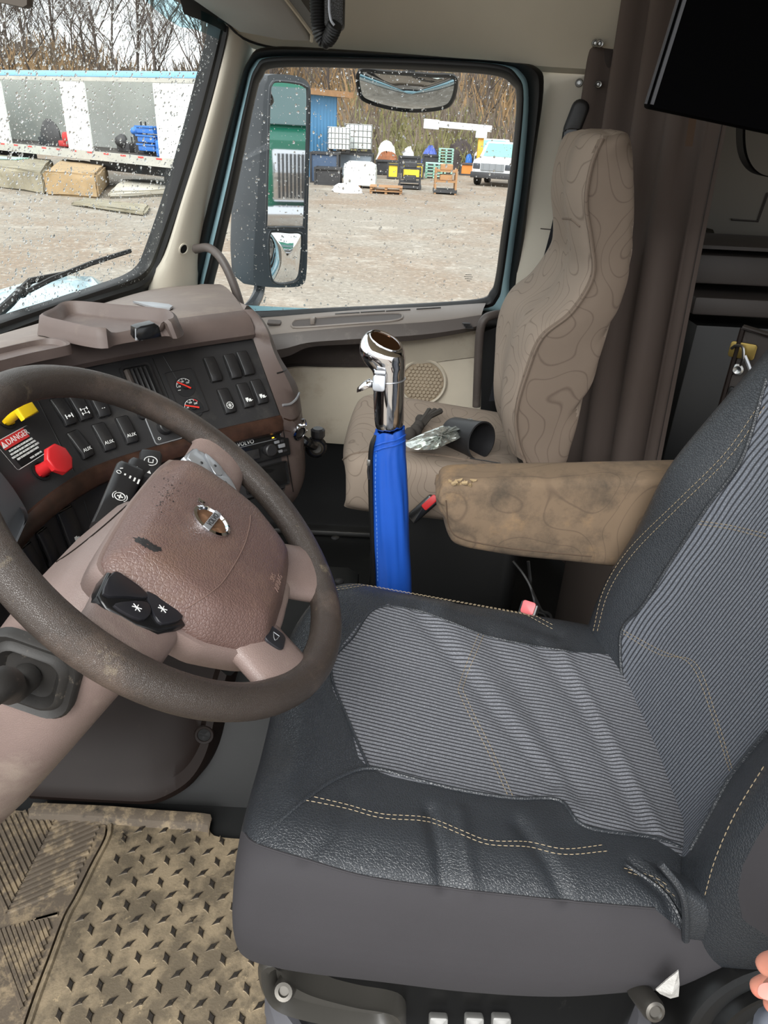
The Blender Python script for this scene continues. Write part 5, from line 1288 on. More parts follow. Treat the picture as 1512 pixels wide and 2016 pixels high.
# floor mats
bd_ = [(212, 1625), (208, 1650), (182, 1700), (150, 1765), (128, 1805), (98, 1885), (68, 1965), (40, 2050), (20, 2120)]
bdl = resamp(cr([P(a, b, z=.012) for a, b in bd_], 6), 40)
fm = thing('floor_mat', 'dusty rubber floor mat with raised diamond tread in front of the driver seat', 'floor mat', (-.2, .7, 0))
topE = resamp(cr([P(a, b, z=.012) for a, b in ((212, 1608), (300, 1614), (400, 1622), (412, 1634), (424, 1646), (480, 1652), (600, 1656))], 5), 40)
g = G(); rows = []
far = [P(600, 1700, z=.012) + V((.02, -.018 * k, 0)) for k in range(40)]
poly = bdl[::-1] + topE + [V((.12, .80, .012)), V((.12, .35, .012))]
n = len(poly); c_ = V((-.15, .68, .012))
g.grid([poly, [p + V((0, 0, -.012)) for p in poly]], cv=True); g.add([c_] + poly, [(0, 1 + i, 1 + (i + 1) % n) for i in range(n)]); g.mk('mat_sheet', m_mat, fm, sharp=30)
g = G(); g.tube([p + V((.006, 0, .001)) for p in bdl], .004, 6); g.mk('raised_edge', m_mat, fm)
def px_to(z, a, b): return P(a, b, z=z)
A0 = P(159, 1971, z=.012); ax = (P(336, 1971 + 4, z=.012) - A0) / 3.0; ay = (P(263, 1673, z=.012) - A0) / 6.0
B0_ = P(139, 1939, z=.012)
g = G(); poly2 = [(p.x, p.y) for p in poly]
def inside(x, y, pl):
    c = False; j = len(pl) - 1
    for i in range(len(pl)):
        if (pl[i][1] > y) != (pl[j][1] > y) and x < (pl[j][0] - pl[i][0]) * (y - pl[i][1]) / (pl[j][1] - pl[i][1]) + pl[i][0]: c = not c
        j = i
    return c
for kind, O_ in ((0, A0), (1, B0_)):
    for i in range(-8, 12):
        for j in range(-4, 9):
            c = O_ + ax * i + ay * j - V((0, 0, 0))
            if not inside(c.x - .012, c.y, poly2) or not inside(c.x + .012, c.y + .004, poly2) or not inside(c.x - .03, c.y, poly2) or c.y > .93: continue
            ang = math.radians(42) if kind == 0 else math.radians(118); R = Matrix.Rotation(ang, 3, 'Z'); L_, W_ = (.0135, .0048) if kind == 0 else (.0115, .0058)
            pl_ = [(L_, 0), (L_ * .3, W_ * .55), (0, W_), (-L_ * .3, W_ * .55), (-L_, 0), (-L_ * .3, -W_ * .55), (0, -W_), (L_ * .3, -W_ * .55)]
            g.mi = 1; g.prism(pl_, .0032, R, c, taper=.72, bev=0)
            g.mi = 0
            ro = [c + R @ V((x * 1.25, y * 1.35, -.0004)) for x, y in pl_]; ri = [c + R @ V((x * 1.0, y * 1.0, .0012)) for x, y in pl_]; g.grid([ro, ri], cv=True)
g.mk('diamond_tread', [m_mat, m_matd], fm, sharp=30)
g = G(); lip = resamp(cr([P(a, b, z=.03) for a, b in ((60, 1590), (200, 1596), (300, 1604), (405, 1612), (414, 1622))], 5), 30)
g.grid([[p + V((0, -.02, -.028)) for p in lip], [p + V((0, -.01, -.004)) for p in lip], lip, [p + V((0, .012, 0)) for p in lip], [p + V((0, .02, -.03)) for p in lip]]); g.mk('front_lip', m_matc, fm)
cm = thing('floor_mat', 'ribbed rubber floor mat with nested chevron ridges below the steering column', 'floor mat', (-.6, .7, 0))
pl_ = [p + V((-.004, 0, 0)) for p in bdl] + [V((-.7, .3, .012)), V((-.9, .95, .012)), P(100, 1600, z=.012)]
n = len(pl_); c_ = V((-.58, .7, .012)); g = G(); g.grid([pl_, [p + V((0, 0, -.012)) for p in pl_]], cv=True); g.add([c_] + pl_, [(0, 1 + i, 1 + (i + 1) % n) for i in range(n)]); g.mk('mat_sheet', m_matc, cm, sharp=30)
g = G(); polyc = [(p.x, p.y) for p in pl_]
def z7(a, b): return P(a / 2.7, 1380 + b / 2.7, z=.0125)
def bx_at(y):                                                     # mat border in detail-crop pixels
    return interp([(640, 575), (730, 540), (870, 480), (1050, 400), (1160, 330), (1360, 265), (1580, 184), (1800, 110)], y) - 42
def ridge(a, b):
    pa_, pb_ = z7(*a), z7(*b); d = (pb_ - pa_).normalized(); s_ = V((-d.y, d.x, 0))
    g.grid([[p + s_ * x + V((0, 0, z)) for x, z in ((-.0042, -.001), (-.0022, .003), (.0022, .003), (.0042, -.001))] for p in (pa_, pb_)], cap=False)
for k in range(15):
    t = k / 14; vx, vy = lerp(290, 40, t), lerp(640, 1125, t)
    ex = vx; ey = vy
    while ex < bx_at(ey) and ey > 615: ex += 6; ey -= 2.6
    ridge((vx, vy), (ex, ey)); ridge((vx, vy), (vx - 150 * (.3 + t), vy - 330 * (.3 + t)))
for k in range(12):
    t = k / 11; vx, vy = lerp(242, -30, t), lerp(1150, 1225, t)
    ex = vx; ey = vy
    while ex < bx_at(ey) and ey > 1085 and k < 4: ex += 6; ey -= 1.6
    if k < 4: ridge((vx, vy), (ex, ey))
    ex, ey = vx, vy
    while ex < bx_at(ey) - 6 and ey < 1800: ex += 3.1; ey += 8.5
    ridge((vx, vy), (ex, ey))
g.mk('chevron_ridges', m_matc, cm, sharp=30)
# ================================================================== SEATS
def pxof(p):
    d = p - EYE; c = d.dot(BF); return 756 + FPX * d.dot(CR) / c, 1008 - FPX * d.dot(CU) / c
def inpoly(x, y, pl):
    c = False; j = len(pl) - 1
    for i in range(len(pl)):
        if (pl[i][1] > y) != (pl[j][1] > y) and x < (pl[j][0] - pl[i][0]) * (y - pl[i][1]) / (pl[j][1] - pl[i][1]) + pl[i][0]: c = not c
        j = i
    return c
def smooth_poly(pl, n=6): return [(v.x, v.y) for v in cr([V((a, b, 0)) for a, b in pl], n, True)]
def panels(rows, closed, rules, front=None):
    "split one smooth surface into the cloth panels sewn into it; rules [(name, polygon)] else default"
    n = len(rows); k = len(rows[0]); out = {}
    P2 = [[pxof(p) for p in r] for r in rows]
    lab = {}
    for i in range(n - 1):
        for j in range(k if closed else k - 1):
            q = [(i, j), (i, (j + 1) % k), (i + 1, (j + 1) % k), (i + 1, j)]
            cx = sum(P2[a][b][0] for a, b in q) / 4; cy = sum(P2[a][b][1] for a, b in q) / 4
            nm = 'default'
            if front is None or front(i, j):
                for name, pl in rules:
                    if inpoly(cx, cy, pl): nm = name; break
            lab[(i, j)] = nm
    touch = {}
    for (i, j), nm in lab.items():
        for a, b in ((i, j), (i, (j + 1) % k), (i + 1, (j + 1) % k), (i + 1, j)): touch.setdefault((a, b), set()).add(nm)
    pol = dict(rules); new = {}
    for (a, b), nms in touch.items():
        if len(nms) < 2 or not (0 < a < n - 1 and 0 < b < k - 1): continue
        pl = pol[[x for x in nms if x != 'default'][0]]; x, y = P2[a][b]; bd_ = 1e9
        for (x0, y0), (x1, y1) in zip(pl, pl[1:] + pl[:1]):
            vx, vy = x1 - x0, y1 - y0; t = max(0, min(1, ((x - x0) * vx + (y - y0) * vy) / max(vx * vx + vy * vy, 1e-9))); d_ = math.hypot(x - x0 - vx * t, y - y0 - vy * t)
            if d_ < bd_: bd_ = d_; tx, ty = x0 + vx * t, y0 + vy * t
        ux, uy = (P2[a + 1][b][0] - P2[a - 1][b][0]) / 2, (P2[a + 1][b][1] - P2[a - 1][b][1]) / 2; wx, wy = (P2[a][b + 1][0] - P2[a][b - 1][0]) / 2, (P2[a][b + 1][1] - P2[a][b - 1][1]) / 2
        det = ux * wy - uy * wx
        if abs(det) < .5: continue
        s1 = ((tx - x) * wy - (ty - y) * wx) / det; s2 = (ux * (ty - y) - uy * (tx - x)) / det
        if max(abs(s1), abs(s2)) > 1: continue
        new[(a, b)] = rows[a][b] + (rows[a + 1][b] - rows[a - 1][b]) / 2 * s1 + (rows[a][b + 1] - rows[a][b - 1]) / 2 * s2
    for (a, b), p in new.items(): rows[a][b] = p
    for (i, j), nm in lab.items(): out.setdefault(nm, []).append([rows[a][b] for a, b in ((i, j), (i, (j + 1) % k), (i + 1, (j + 1) % k), (i + 1, j))])
    return out
def quadmesh(quads, name, m, parent, label=None):
    vs = []; ix = {}; fs = []
    for q in quads:
        f = []
        for p in q:
            kx = (round(p.x, 6), round(p.y, 6), round(p.z, 6))
            if kx not in ix: ix[kx] = len(vs); vs.append(p)
            f.append(ix[kx])
        if len(set(f)) > 2: fs.append(tuple(dict.fromkeys(f)))
    return mk(name, vs, fs, m, parent, label=label, sharp=80)
def dense(rows, nu, nv, closed):
    "smooth densification of a control grid"
    a = [resamp(cr(r, 6, closed), nv, closed) for r in rows]
    cols = [resamp(cr([a[i][j] for i in range(len(a))], 6), nu) for j in range(nv)]
    return [[cols[j][i] for j in range(nv)] for i in range(nu)]

ds = thing('driver_seat', 'near driver seat in a black leather cover with grey ribbed centre panels', 'seat', (.12, .685, .02))
YC = .685
SEC = [(-.185, -.215), (-.243, -.182), (-.268, -.105), (-.252, -.018), (-.212, .006), (-.15, .002), (-.08, -.010), (0, -.013), (.08, -.010), (.15, .002), (.214, .010), (.254, -.012), (.268, -.065), (.258, -.125), (.215, -.17)]
def zc(x): return .618 - .115 * (x + .12)
rows = []
for x, hs_, dz, xf in ((-.128, .80, -.085, 0), (-.136, .90, -.055, 1), (-.128, .955, -.022, 1), (-.105, .985, -.004, 1), (-.06, 1, .003, 1), (.02, 1, 0, 1), (.12, 1, -.002, 0), (.22, 1, -.004, 0), (.32, .99, -.006, 0), (.41, .97, -.01, 0)):
    r = []
    for y, z in SEC:
        t = max(0, y - .1) / .168                       # far front corner is more rounded than the near one
        xx = x + (.07 * t ** 2 * max(0, 1 - (x + .136) / .2) if x < .07 else 0)
        r.append(V((xx, YC + y * hs_, zc(x) + z * (1 - .28 * max(0, min(1, (x - .18) / .16)) if z < -.08 else 1) + dz * (1 if z > -.1 else .15))))
    rows.append(r)
gd = dense(rows, 150, 190, False)
rr = random.Random(2)
def crease(rowsg, lines, depth, width):
    "soft folds and tucks pressed into the cover along pixel lines"
    tree = None
    for i, r in enumerate(rowsg):
        for j, p in enumerate(r):
            x, y = pxof(p)
            for (pts, dp_, wd_) in lines:
                best = 1e9
                for (a, b), (c, d) in zip(pts, pts[1:]):
                    vx, vy = c - a, d - b; t = max(0, min(1, ((x - a) * vx + (y - b) * vy) / (vx * vx + vy * vy)))
                    best = min(best, math.hypot(x - a - vx * t, y - b - vy * t))
                if best < wd_ * 3: r[j] = r[j] + V((0, 0, dp_ * math.exp(-(best / wd_) ** 2)))
cf = [([(845, 1595), (865, 1680), (872, 1745)], -.006, 13), ([(905, 1600), (920, 1690), (930, 1755)], .004, 14), ([(1020, 1620), (1080, 1700), (1110, 1765)], -.005, 15), ([(690, 1570), (650, 1640), (600, 1690)], -.003, 14),
      ([(820, 1205), (905, 1310), (1090, 1545)], -.004, 15), ([(960, 1250), (1010, 1330), (1140, 1560)], -.003, 18), ([(870, 1215), (1000, 1400), (1130, 1600)], .0035, 22), ([(1060, 1270), (1150, 1400), (1260, 1620)], -.004, 16), ([(1110, 1290), (1200, 1450), (1300, 1640)], .004, 12), ([(580, 1360), (600, 1440), (570, 1560)], .003, 25), ([(900, 1190), (1000, 1215), (1100, 1250)], -.003, 10), ([(1240, 1700), (1310, 1760), (1345, 1840)], -.005, 12)]
crease(gd, cf, 0, 0)
FAB = smooth_poly([(739,1198),(651,1318),(692,1434),(726,1512),(890,1553),(1006,1572),(1101,1576),(1152,1628),(1285,1649),(1380,1700),(1330,1500),(1240,1310),(1128,1284),(1026,1267),(951,1250),(890,1226),(814,1200)], 3)
SK = [(440, 1600), (483, 1642), (507, 1663), (616, 1697), (726, 1727), (876, 1748), (1094, 1772), (1289, 1789), (1345, 1835), (1420, 1850), (1500, 2200), (300, 2200)]
def topside(i, j): return True
cu = panels(gd, False, [('fabric', FAB), ('skirt', SK)])
seatp = quadmesh(cu['default'], 'cushion_cover', m_leather, ds, 'black leather cushion cover')
fabp = quadmesh(cu['fabric'], 'cushion_centre_panel', m_ribx, ds, 'grey ribbed cushion centre')
skp = quadmesh(cu['skirt'], 'cushion_skirt', m_skirt, ds, 'matt black stretch skirt')
g = G(); g.add(gd[0], [tuple(range(len(gd[0])))]); g.mk('cushion_front', m_leather, ds)
st = bvh(seatp, fabp, skp)
def seamline(parent, name, pts, r, m, n=70, off=.0006):
    q = castline(st, pts, off, n)
    if len(q) > 2: g = G(); g.tube(q, r, 6); return g.mk(name, m, parent)
# piping and stitching
seamline(seatp, 'piping', [(507,1661),(545,1622),(600,1575),(660,1535),(726,1513),(800,1530),(890,1553),(1006,1572),(1101,1576),(1152,1628),(1285,1649),(1340,1668)], .0022, m_leather)
seamline(seatp, 'piping', [(726,1512),(692,1434),(651,1318),(695,1255),(739,1198),(814,1200),(890,1226),(951,1250),(1026,1267),(1128,1284)], .0018, m_leather)
seamline(skp, 'hem_seam', [(483,1642),(507,1663),(616,1697),(726,1727),(876,1748),(1094,1772),(1289,1789)], .0012, m_skirt, 60)
seamline(seatp, 'piping', [(1228,1700),(1300,1750),(1335,1800),(1350,1850)], .0025, m_leather, 30)
g = G()
for pts in ([(606,1567),(680,1584),(750,1603),(840,1610),(900,1632),(960,1655),(1040,1658),(1110,1672),(1188,1664)], [(600,1576),(680,1592),(750,1611),(840,1618),(900,1640),(960,1663),(1040,1668),(1110,1683),(1198,1676)],
            [(655,1163),(760,1150),(880,1163),(1000,1195),(1090,1240)], [(660,1158),(760,1145),(880,1157),(1000,1188),(1090,1232)], [(1228,1710),(1290,1728),(1340,1760),(1390,1760)], [(1236,1718),(1290,1736),(1335,1770)]):
    q = castline(st, pts, .0008, 60)
    if len(q) > 3: g = G(); stitches(g, q); g.mk('stitching', m_thread, seatp, label='tan stitching')
g = G()
for pts in ([(942,1248),(905,1345),(908,1375),(960,1480),(1000,1568)], [(952,1250),(914,1345),(918,1375),(970,1480),(1010,1570)]):
    q = castline(st, pts, .0008, 50)
    if len(q) > 3: g = G(); stitches(g, q); g.mk('stitching', m_thread, fabp, label='tan stitching')

# backrest
BSEC = [(-.235, .15), (-.278, .09), (-.290, .03), (-.276, -.022), (-.238, -.052), (-.200, -.050), (-.15, -.022), (-.10, -.004), (0, .004), (.10, -.004), (.15, -.022), (.200, -.050), (.238, -.052), (.276, -.022), (.290, .03), (.278, .09), (.235, .15)]
rows = []
for z, ws_, bs, xo in ((.50, .90, .75, .0), (.56, .96, .9, 0), (.64, 1.0, 1.08, 0), (.74, 1.0, 1.1, 0), (.84, .985, 1.28, 0), (.94, .955, 1.0, 0), (1.04, .91, .6, 0), (1.14, .86, .3, 0), (1.24, .74, .3, .0), (1.30, .6, .3, .02)):
    xc = .385 + .30 * (z - .58) + xo; rows.append([V((xc + (x * bs if x < 0 else x), YC + y * ws_, z)) for y, x in BSEC])
bd = dense(rows, 150, 170, False)
crease(bd, [([(1330, 1090), (1290, 1180), (1235, 1225)], -.0, 10)], 0, 0)
BF_ = [(1540,700),(1509,747),(1462,902),(1395,995),(1324,1102),(1267,1191),(1227,1235),(1222,1290),(1226,1340),(1290,1500),(1343,1690),(1360,1676),(1435,1536),(1512,1440),(1560,1380),(1640,1200),(1640,700)]
BS_ = [(1530,1590),(1490,1650),(1462,1705),(1452,1760),(1462,1810),(1520,1850),(1700,1860),(1700,1500)]
mid_ = len(bd[0]) // 2
def frontside(i, j): return 10 < j < len(bd[0]) - 10
bp_ = panels(bd, False, [('fabric', BF_), ('skirt', BS_)], frontside)
bk_ = quadmesh(bp_['default'], 'backrest_cover', m_leather, ds, 'black leather backrest cover')
bf_ = quadmesh(bp_['fabric'], 'backrest_centre_panel', m_ribz, ds, 'blue-grey ribbed backrest centre')
if 'skirt' in bp_: quadmesh(bp_['skirt'], 'backrest_side_skirt', m_skirt, ds, 'matt black side skirt')
g = G(); g.grid([[r[0] for r in bd], [r[-1] for r in bd]]); g.add(bd[-1], [tuple(range(len(bd[-1])))]); g.mk('backrest_shell', m_skirt, ds)
st = bvh(bk_, bf_)
seamline(bk_, 'piping', [(1509,747),(1462,902),(1395,995),(1324,1102),(1267,1191),(1227,1235),(1222,1290),(1226,1335)], .0028, m_leather)
seamline(bk_, 'piping', [(1511,1442),(1470,1490),(1435,1536),(1395,1610),(1360,1674)], .0026, m_leather, 40)
g = G()
for pts in ([(1500,790),(1430,890),(1335,985),(1240,1080),(1190,1160),(1168,1245)], [(1506,800),(1438,898),(1343,992),(1249,1088),(1199,1165),(1176,1245)], [(1505,1510),(1450,1600),(1410,1690),(1388,1765)]):
    q = castline(st, pts, .0008, 60)
    if len(q) > 3: g = G(); stitches(g, q); g.mk('stitching', m_thread, bk_, label='tan stitching')
g = G()
for pts in ([(1380,1026),(1440,1035),(1511,1052)], [(1376,1032),(1440,1042),(1511,1060)], [(1226,1240),(1300,1280),(1362,1310),(1400,1400),(1438,1520)], [(1228,1248),(1300,1289),(1370,1305),(1408,1400),(1443,1515)]):
    q = castline(st, pts, .0008, 50)
    if len(q) > 3: g = G(); stitches(g, q); g.mk('stitching', m_thread, bf_, label='tan stitching')
# tuck of the cover between cushion and backrest, near side and far side
def near(px, py, y): return P(px, py, y=y)
g = G(); g.grid(dense([[near(1262,1690,.475), near(1330,1716,.47), near(1395,1752,.465), near(1450,1790,.46)], [near(1290,1712,.45), near(1340,1745,.448), near(1390,1772,.446), near(1455,1806,.445)], [near(1335,1775,.438), near(1362,1800,.437), near(1405,1808,.437), near(1458,1822,.438)], [near(1352,1822,.434), near(1372,1836,.434), near(1412,1836,.434), near(1460,1834,.436)], [near(1352,1856,.436), near(1375,1858,.436), near(1412,1852,.436), near(1460,1846,.438)], [near(1352,1866,.46), near(1375,1868,.46), near(1412,1864,.46), near(1460,1856,.46)]], 20, 24, False)); g.mk('cover_tuck', m_leather, ds, sharp=80)
g = G(); g.tube(cr([near(1300,1700,.452), near(1338,1748,.44), near(1350,1790,.434), near(1350,1850,.434)], 6), .004, 8); g.mk('cover_piping', m_leather, ds)
g = G(); g.tube(cr([P(1128,1268,y=.945), P(1150,1278,y=.93), P(1172,1305,y=.90), P(1190,1340,y=.87)], 5), .013, 8); g.mk('cover_tuck', m_leather, ds)

# armrest on the far side
AT = [(866,972),(874,957),(905,950),(1000,948),(1100,947),(1200,945),(1420,940)]; AB = [(868,1012),(884,1062),(910,1082),(1000,1099),(1100,1110),(1200,1121),(1420,1146)]
rows = []
ya, yb = .965, 1.045
for (a, b), (c, d) in zip(AT, AB):
    t = P(a, b, y=ya); u = P(c, d, y=ya); h = t.z - u.z; x = (t.x + u.x) / 2; e = min(.016, h * .3); q = []
    for yy, zz in ((ya + e, t.z), (ya + e * .3, t.z - e * .3), (ya, t.z - e), (ya - .004, t.z - h * .5), (ya, u.z + e * 1.6), (ya + e * .3, u.z + e * .4), (ya + e, u.z), (yb - e, u.z), (yb, u.z + e), (yb + .003, t.z - h * .5), (yb, t.z - e), (yb - e, t.z)):
        q.append(V((t.x if zz > t.z - h * .5 else u.x, yy, zz)))
    rows.append(q)
rows = [[lerp(sum(rows[0], V()) / 12, p, .55) + V((-.006, 0, 0)) for p in rows[0]]] + rows
g = G(); g.grid(dense(rows, 60, 60, True), cv=True, cap=True); ar = g.mk('armrest', m_arm, ds, label='soiled tan fabric armrest', sharp=80)
at_ = bvh(ar)
g = G(); q = castline(at_, [(878,985),(886,1040),(915,1062),(1000,1078),(1080,1087),(1165,1095)], .0004, 40); g.tube(q, .0011, 5); q = castline(at_, [(872,978),(905,968),(1000,960),(1200,958)], .0004, 40)
g.mk('armrest_seam', mat('dark_seam', (84, 68, 54), .9), ar)
g = G(); rr = random.Random(9)
for k in range(13):
    c = P(908 + rr.uniform(-22, 32), 951 + rr.uniform(-3, 4), y=ya + rr.uniform(0, .02)); g.tube([c, c + V((rr.uniform(-.008, .008), rr.uniform(-.004, .004), rr.uniform(.0, .005))), c + V((rr.uniform(-.012, .012), 0, rr.uniform(-.003, .004)))], [.003, .0035, .001], 5)
g.mk('torn_foam', mat('bare_foam', (164, 142, 108), .9), ar, smooth=True)
# buckle on the far side of the cushion
c = P(1043, 1193, y=.985); R = frame((-.35, -.7, .6))
g = G(); g.prism(rrect(.03, .05, .005), .016, R, c - R @ V((0, .018, .008)), bev=.003); bu = g.mk('buckle', m_gloss, ds)
g = G(); g.prism(rrect(.022, .022, .004), .004, R, c + R @ V((0, -.004, .008)), bev=.001); g.mk('release_button', mat('pink_red_button', (226, 108, 112), .4), bu, label='pink-red release button')
g = G(); g.tube([c + R @ V((0, -.04, 0)), c + V((.0, 0, -.12)), c + V((.02, -.02, -.3))], .008, 6); g.mk('buckle_stalk', m_black, bu)

# base of the driver seat
g = G(); g.prism(rrect(.44, .46, .06, 6), .30, Matrix.Identity(3), (.13, .69, .16), bev=.02); g.mk('seat_base', m_hous, ds)
g = G(); g.prism(rrect(.40, .42, .05, 6), .16, Matrix.Identity(3), (.13, .69, .0), bev=.02); g.mk('suspension_foot', m_rubber, ds)
g = G()
for k in range(5):
    z = .03 + k * .05; g.tube([V((.13, .69, z)) + V((x, y, 0)) for x, y in rrect(.47, .47, .07, 5)], .022, 8, closed=True)
g.mk('bellows', mat('grey_bellows', (86, 86, 90), .5), ds)
# front handle tray
tp = [(508, 1905), (520, 1960), (555, 1990), (640, 2012), (720, 2026), (780, 2032), (800, 2018), (790, 1996), (760, 1985), (700, 1975), (610, 1950), (560, 1920), (535, 1890)]
f = resamp(cr([P(a, b, y=.44) for a, b in tp], 4, True), 60, True); c = sum(f, V()) / 60
g = G(); g.grid([[q + V((0, .03, .0)) for q in f], f, [q.lerp(c, .06) + V((0, -.006, .003)) for q in f], [q.lerp(c, .16) + V((0, -.002, 0)) for q in f], [q.lerp(c, .24) + V((0, .012, 0)) for q in f]], cv=True, cap=True); hd = g.mk('slide_handle', mat('olive_black_plastic', (58, 56, 52), .35), ds)
h = P(562, 1945, y=.44); g = G(); g.lathe([(.012, -.02), (.012, .006), (.010, .010), (.006, .0095), (.0055, .006), (.0001, .006)], frame((-.1, -.75, .6)), h, 20); g.mk('pivot_bolt', m_dull, hd)
for px in (862, 932, 985):
    h = P(px, 2011, y=.45); g = G(); g.prism(rrect(.022, .02, .003), .012, frame((0, -.8, .6)), h, bev=.003); g.mk('rocker_button', mat('clear_white_button', (128, 127, 124), .3), ds)
# recliner housing near right, with ridges
c = P(1512, 2030, y=.40); R = frame((.1, -.85, .35))
g = G(); prof = [(a_ * .66, b_ * .8) for a_, b_ in [(.135, -.06), (.135, .0), (.128, .012), (.118, .014), (.112, .008), (.096, .010), (.090, .022), (.084, .022), (.078, .014), (.058, .016), (.05, .026), (.0001, .026)]]
g.lathe(prof, R @ Matrix.Diagonal((1.15, .95, 1)), c, 48); rc = g.mk('recliner_housing', m_hous, ds, sharp=30)
for k in range(3):
    p0 = P(1352 + 9 * k, 1990, y=.40); p1 = P(1366 + 9 * k, 2030, y=.395); g = G(); g.tube([p0, p1], .0028, 6); g.mk('guide_rib', m_dull, rc)
h = P(1283, 1983, y=.40); g = G(); g.lathe([(.012, -.03), (.012, .003), (.010, .008), (.007, .009), (.0055, .007), (.0001, .007)], frame((.1, -.8, .5)), h, 24); g.mk('adjuster_knob', m_dull, ds)
g = G(); pts = [P(a, b, y=.40) for a, b in ((1336,1911),(1338,1938),(1336,1962),(1320,1966),(1300,1957),(1291,1949),(1312,1930))]; c = sum(pts, V()) / 7 + V((0, -.006, 0))
g.add(pts + [c], [(i, (i + 1) % 7, 7) for i in range(7)]); g.add([p + V((0, .001, 0)) for p in pts], [tuple(range(7))]); tag(g.mk('paper_scrap', mat('crumpled_paper', (186, 184, 180), .8, var=(60, .25), bump=('noise', 90, .8, .004)), smooth=False), 'crumpled white scrap of paper stuck beside the driver seat base', 'paper')

# ---------------------------------------------------------------- passenger seat
ps = thing('passenger_seat', 'far passenger seat in taupe fabric with wandering line pattern', 'seat', (.15, 1.7, .02))
YN = 1.475
T_ = [((1185,272),(1246,268),(1150,278)), ((1163,325),(1254,330),(1101,330)), ((1152,400),(1255,420),(1089,395)), ((1163,480),(1252,480),(1090,470)), ((1166,545),(1243,545),(1078,530)), ((1125,615),(1217,620),(1030,590)), ((1066,665),(1190,690),(985,660)), ((1036,735),(1165,765),(972,735)), ((1015,810),(1140,840),(985,800)), ((1018,870),(1122,905),(1003,835)), ((1032,912),(1112,928),(1020,860))]
rows = []; seamn = []
for k, (f, b, ff) in enumerate(T_):
    F = P(*f, y=YN); Bk = P(*b, y=YN); Z = (F.z + Bk.z) / 2 if k else F.z; yf = min(max(P(*ff, x=F.x).y, 1.78), 1.96)
    zz = F.z; zb = Bk.z
    xb = max(Bk.x, F.x + .04); w_ = yf - YN; d_ = xb - F.x
    sec = [(F.x + .004, YN + .008, zz), (F.x - .012, YN + .035, zz), (F.x - .022, YN + w_ * .25, zz), (F.x - .012, YN + w_ * .5, zz), (F.x - .022, YN + w_ * .75, zz), (F.x - .010, yf - .035, zz), (F.x + .012, yf, zz), (F.x + d_ * .6, yf, zb), (xb - .01, yf - .02, zb), (xb + .015, YN + w_ * .5, zb), (xb, YN + .03, zb), (xb - .01, YN + .004, zb), (F.x + d_ * .5, YN - .004, lerp(zz, zb, .5)), (F.x + .018, YN, zz)]
    rows.append([V(q) for q in sec]); seamn.append(F)
top = [q.lerp(sum(rows[0], V()) / 14, .55) + V((0, 0, .012)) for q in rows[0]]
gdp = dense([top] + rows, 90, 130, True)
nv = 130
def pside(i, j): return True
quads = {'a': [], 'b': []}
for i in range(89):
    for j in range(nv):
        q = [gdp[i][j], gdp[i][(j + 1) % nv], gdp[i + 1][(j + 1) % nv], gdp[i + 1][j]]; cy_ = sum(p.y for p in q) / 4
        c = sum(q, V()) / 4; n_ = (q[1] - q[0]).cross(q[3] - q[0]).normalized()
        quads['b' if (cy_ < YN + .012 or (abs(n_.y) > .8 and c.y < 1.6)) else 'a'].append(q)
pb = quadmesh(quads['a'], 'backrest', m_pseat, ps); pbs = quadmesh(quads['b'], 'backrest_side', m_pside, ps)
g = G(); g.add(gdp[0], [tuple(range(nv))]); g.mk('backrest_top', m_pseat, ps)
g = G(); q = resamp(cr([p + V((.002, .002, 0)) for p in seamn], 6), 60); g.tube(q, .0035, 6); g.mk('piping', m_pside, pb)
g = G(); g.tube(castline(bvh(pb, pbs), [(1108,430),(1125,432),(1142,446)], .0003, 10), .002, 5); g.mk('tuft', m_pside, pb)
# cushion
CSEC = [(-.20, -.125), (-.232, -.10), (-.240, -.05), (-.232, -.008), (-.20, .006), (-.12, -.004), (0, -.012), (.12, -.004), (.20, .006), (.232, -.008), (.24, -.05), (.232, -.10), (.20, -.125)]
rows = []
for x, s_, dz in ((-.108, .78, -.07), (-.112, .88, -.045), (-.10, .95, -.015), (-.07, .99, .0), (0, 1, .004), (.1, 1, 0), (.2, 1, -.006), (.32, .98, -.012), (.38, .94, -.03)):
    rows.append([V((x + (.02 * (y / .24) ** 2 if x < -.05 else 0), 1.70 + y * s_, .578 - .06 * (x + .1) + z * (1.15 if z < -.03 else 1) + dz * (1 if z > -.08 else .1))) for y, z in CSEC])
pc_ = dense(rows, 60, 90, False); g = G(); g.grid(pc_); g.add(pc_[0], [tuple(range(90))]); pcu = g.mk('cushion', m_pseat, ps, sharp=80)
pct = bvh(pcu); g = G(); q = castline(pct, [(676,905),(700,893),(760,888),(830,893),(900,902),(950,914),(986,930)], .0003, 40); g.tube(q, .003, 6); g.mk('piping', m_pside, pcu)
g = G(); g.prism(rrect(.38, .40, .05, 5), .33, Matrix.Identity(3), (.16, 1.70, .115), bev=.02); g.mk('seat_base', m_rubber, ps)
g = G(); g.prism(rrect(.36, .38, .04, 5), .115, Matrix.Identity(3), (.15, 1.70, .0), bev=.01); g.mk('seat_foot', m_rubber, ps)
g = G(); g.box(V((.36, 1.56, .50)), (.07, .16, .16), bev=.01); g.mk('hinge_bracket', m_rubber, ps)
c = P(845, 990, y=1.43); R = frame((-.2, -.9, .3)) @ Matrix.Rotation(-.7, 3, 'Z')
g = G(); g.prism(rrect(.028, .075, .006), .018, R, c - R @ V((0, .022, .01)), bev=.004); bu = g.mk('buckle', m_gloss, ps)
g = G(); g.prism(rrect(.016, .04, .004), .005, R, c + R @ V((0, .004, .008)), bev=.0015); g.mk('release_button', m_red, bu, label='red release button')
g = G(); g.tube([P(925,902,y=1.5), P(985,912,y=1.5), P(1012,935,y=1.47), P(1014,962,y=1.46)], .0015, 5); g.mk('loose_thread', m_rubber, ps)

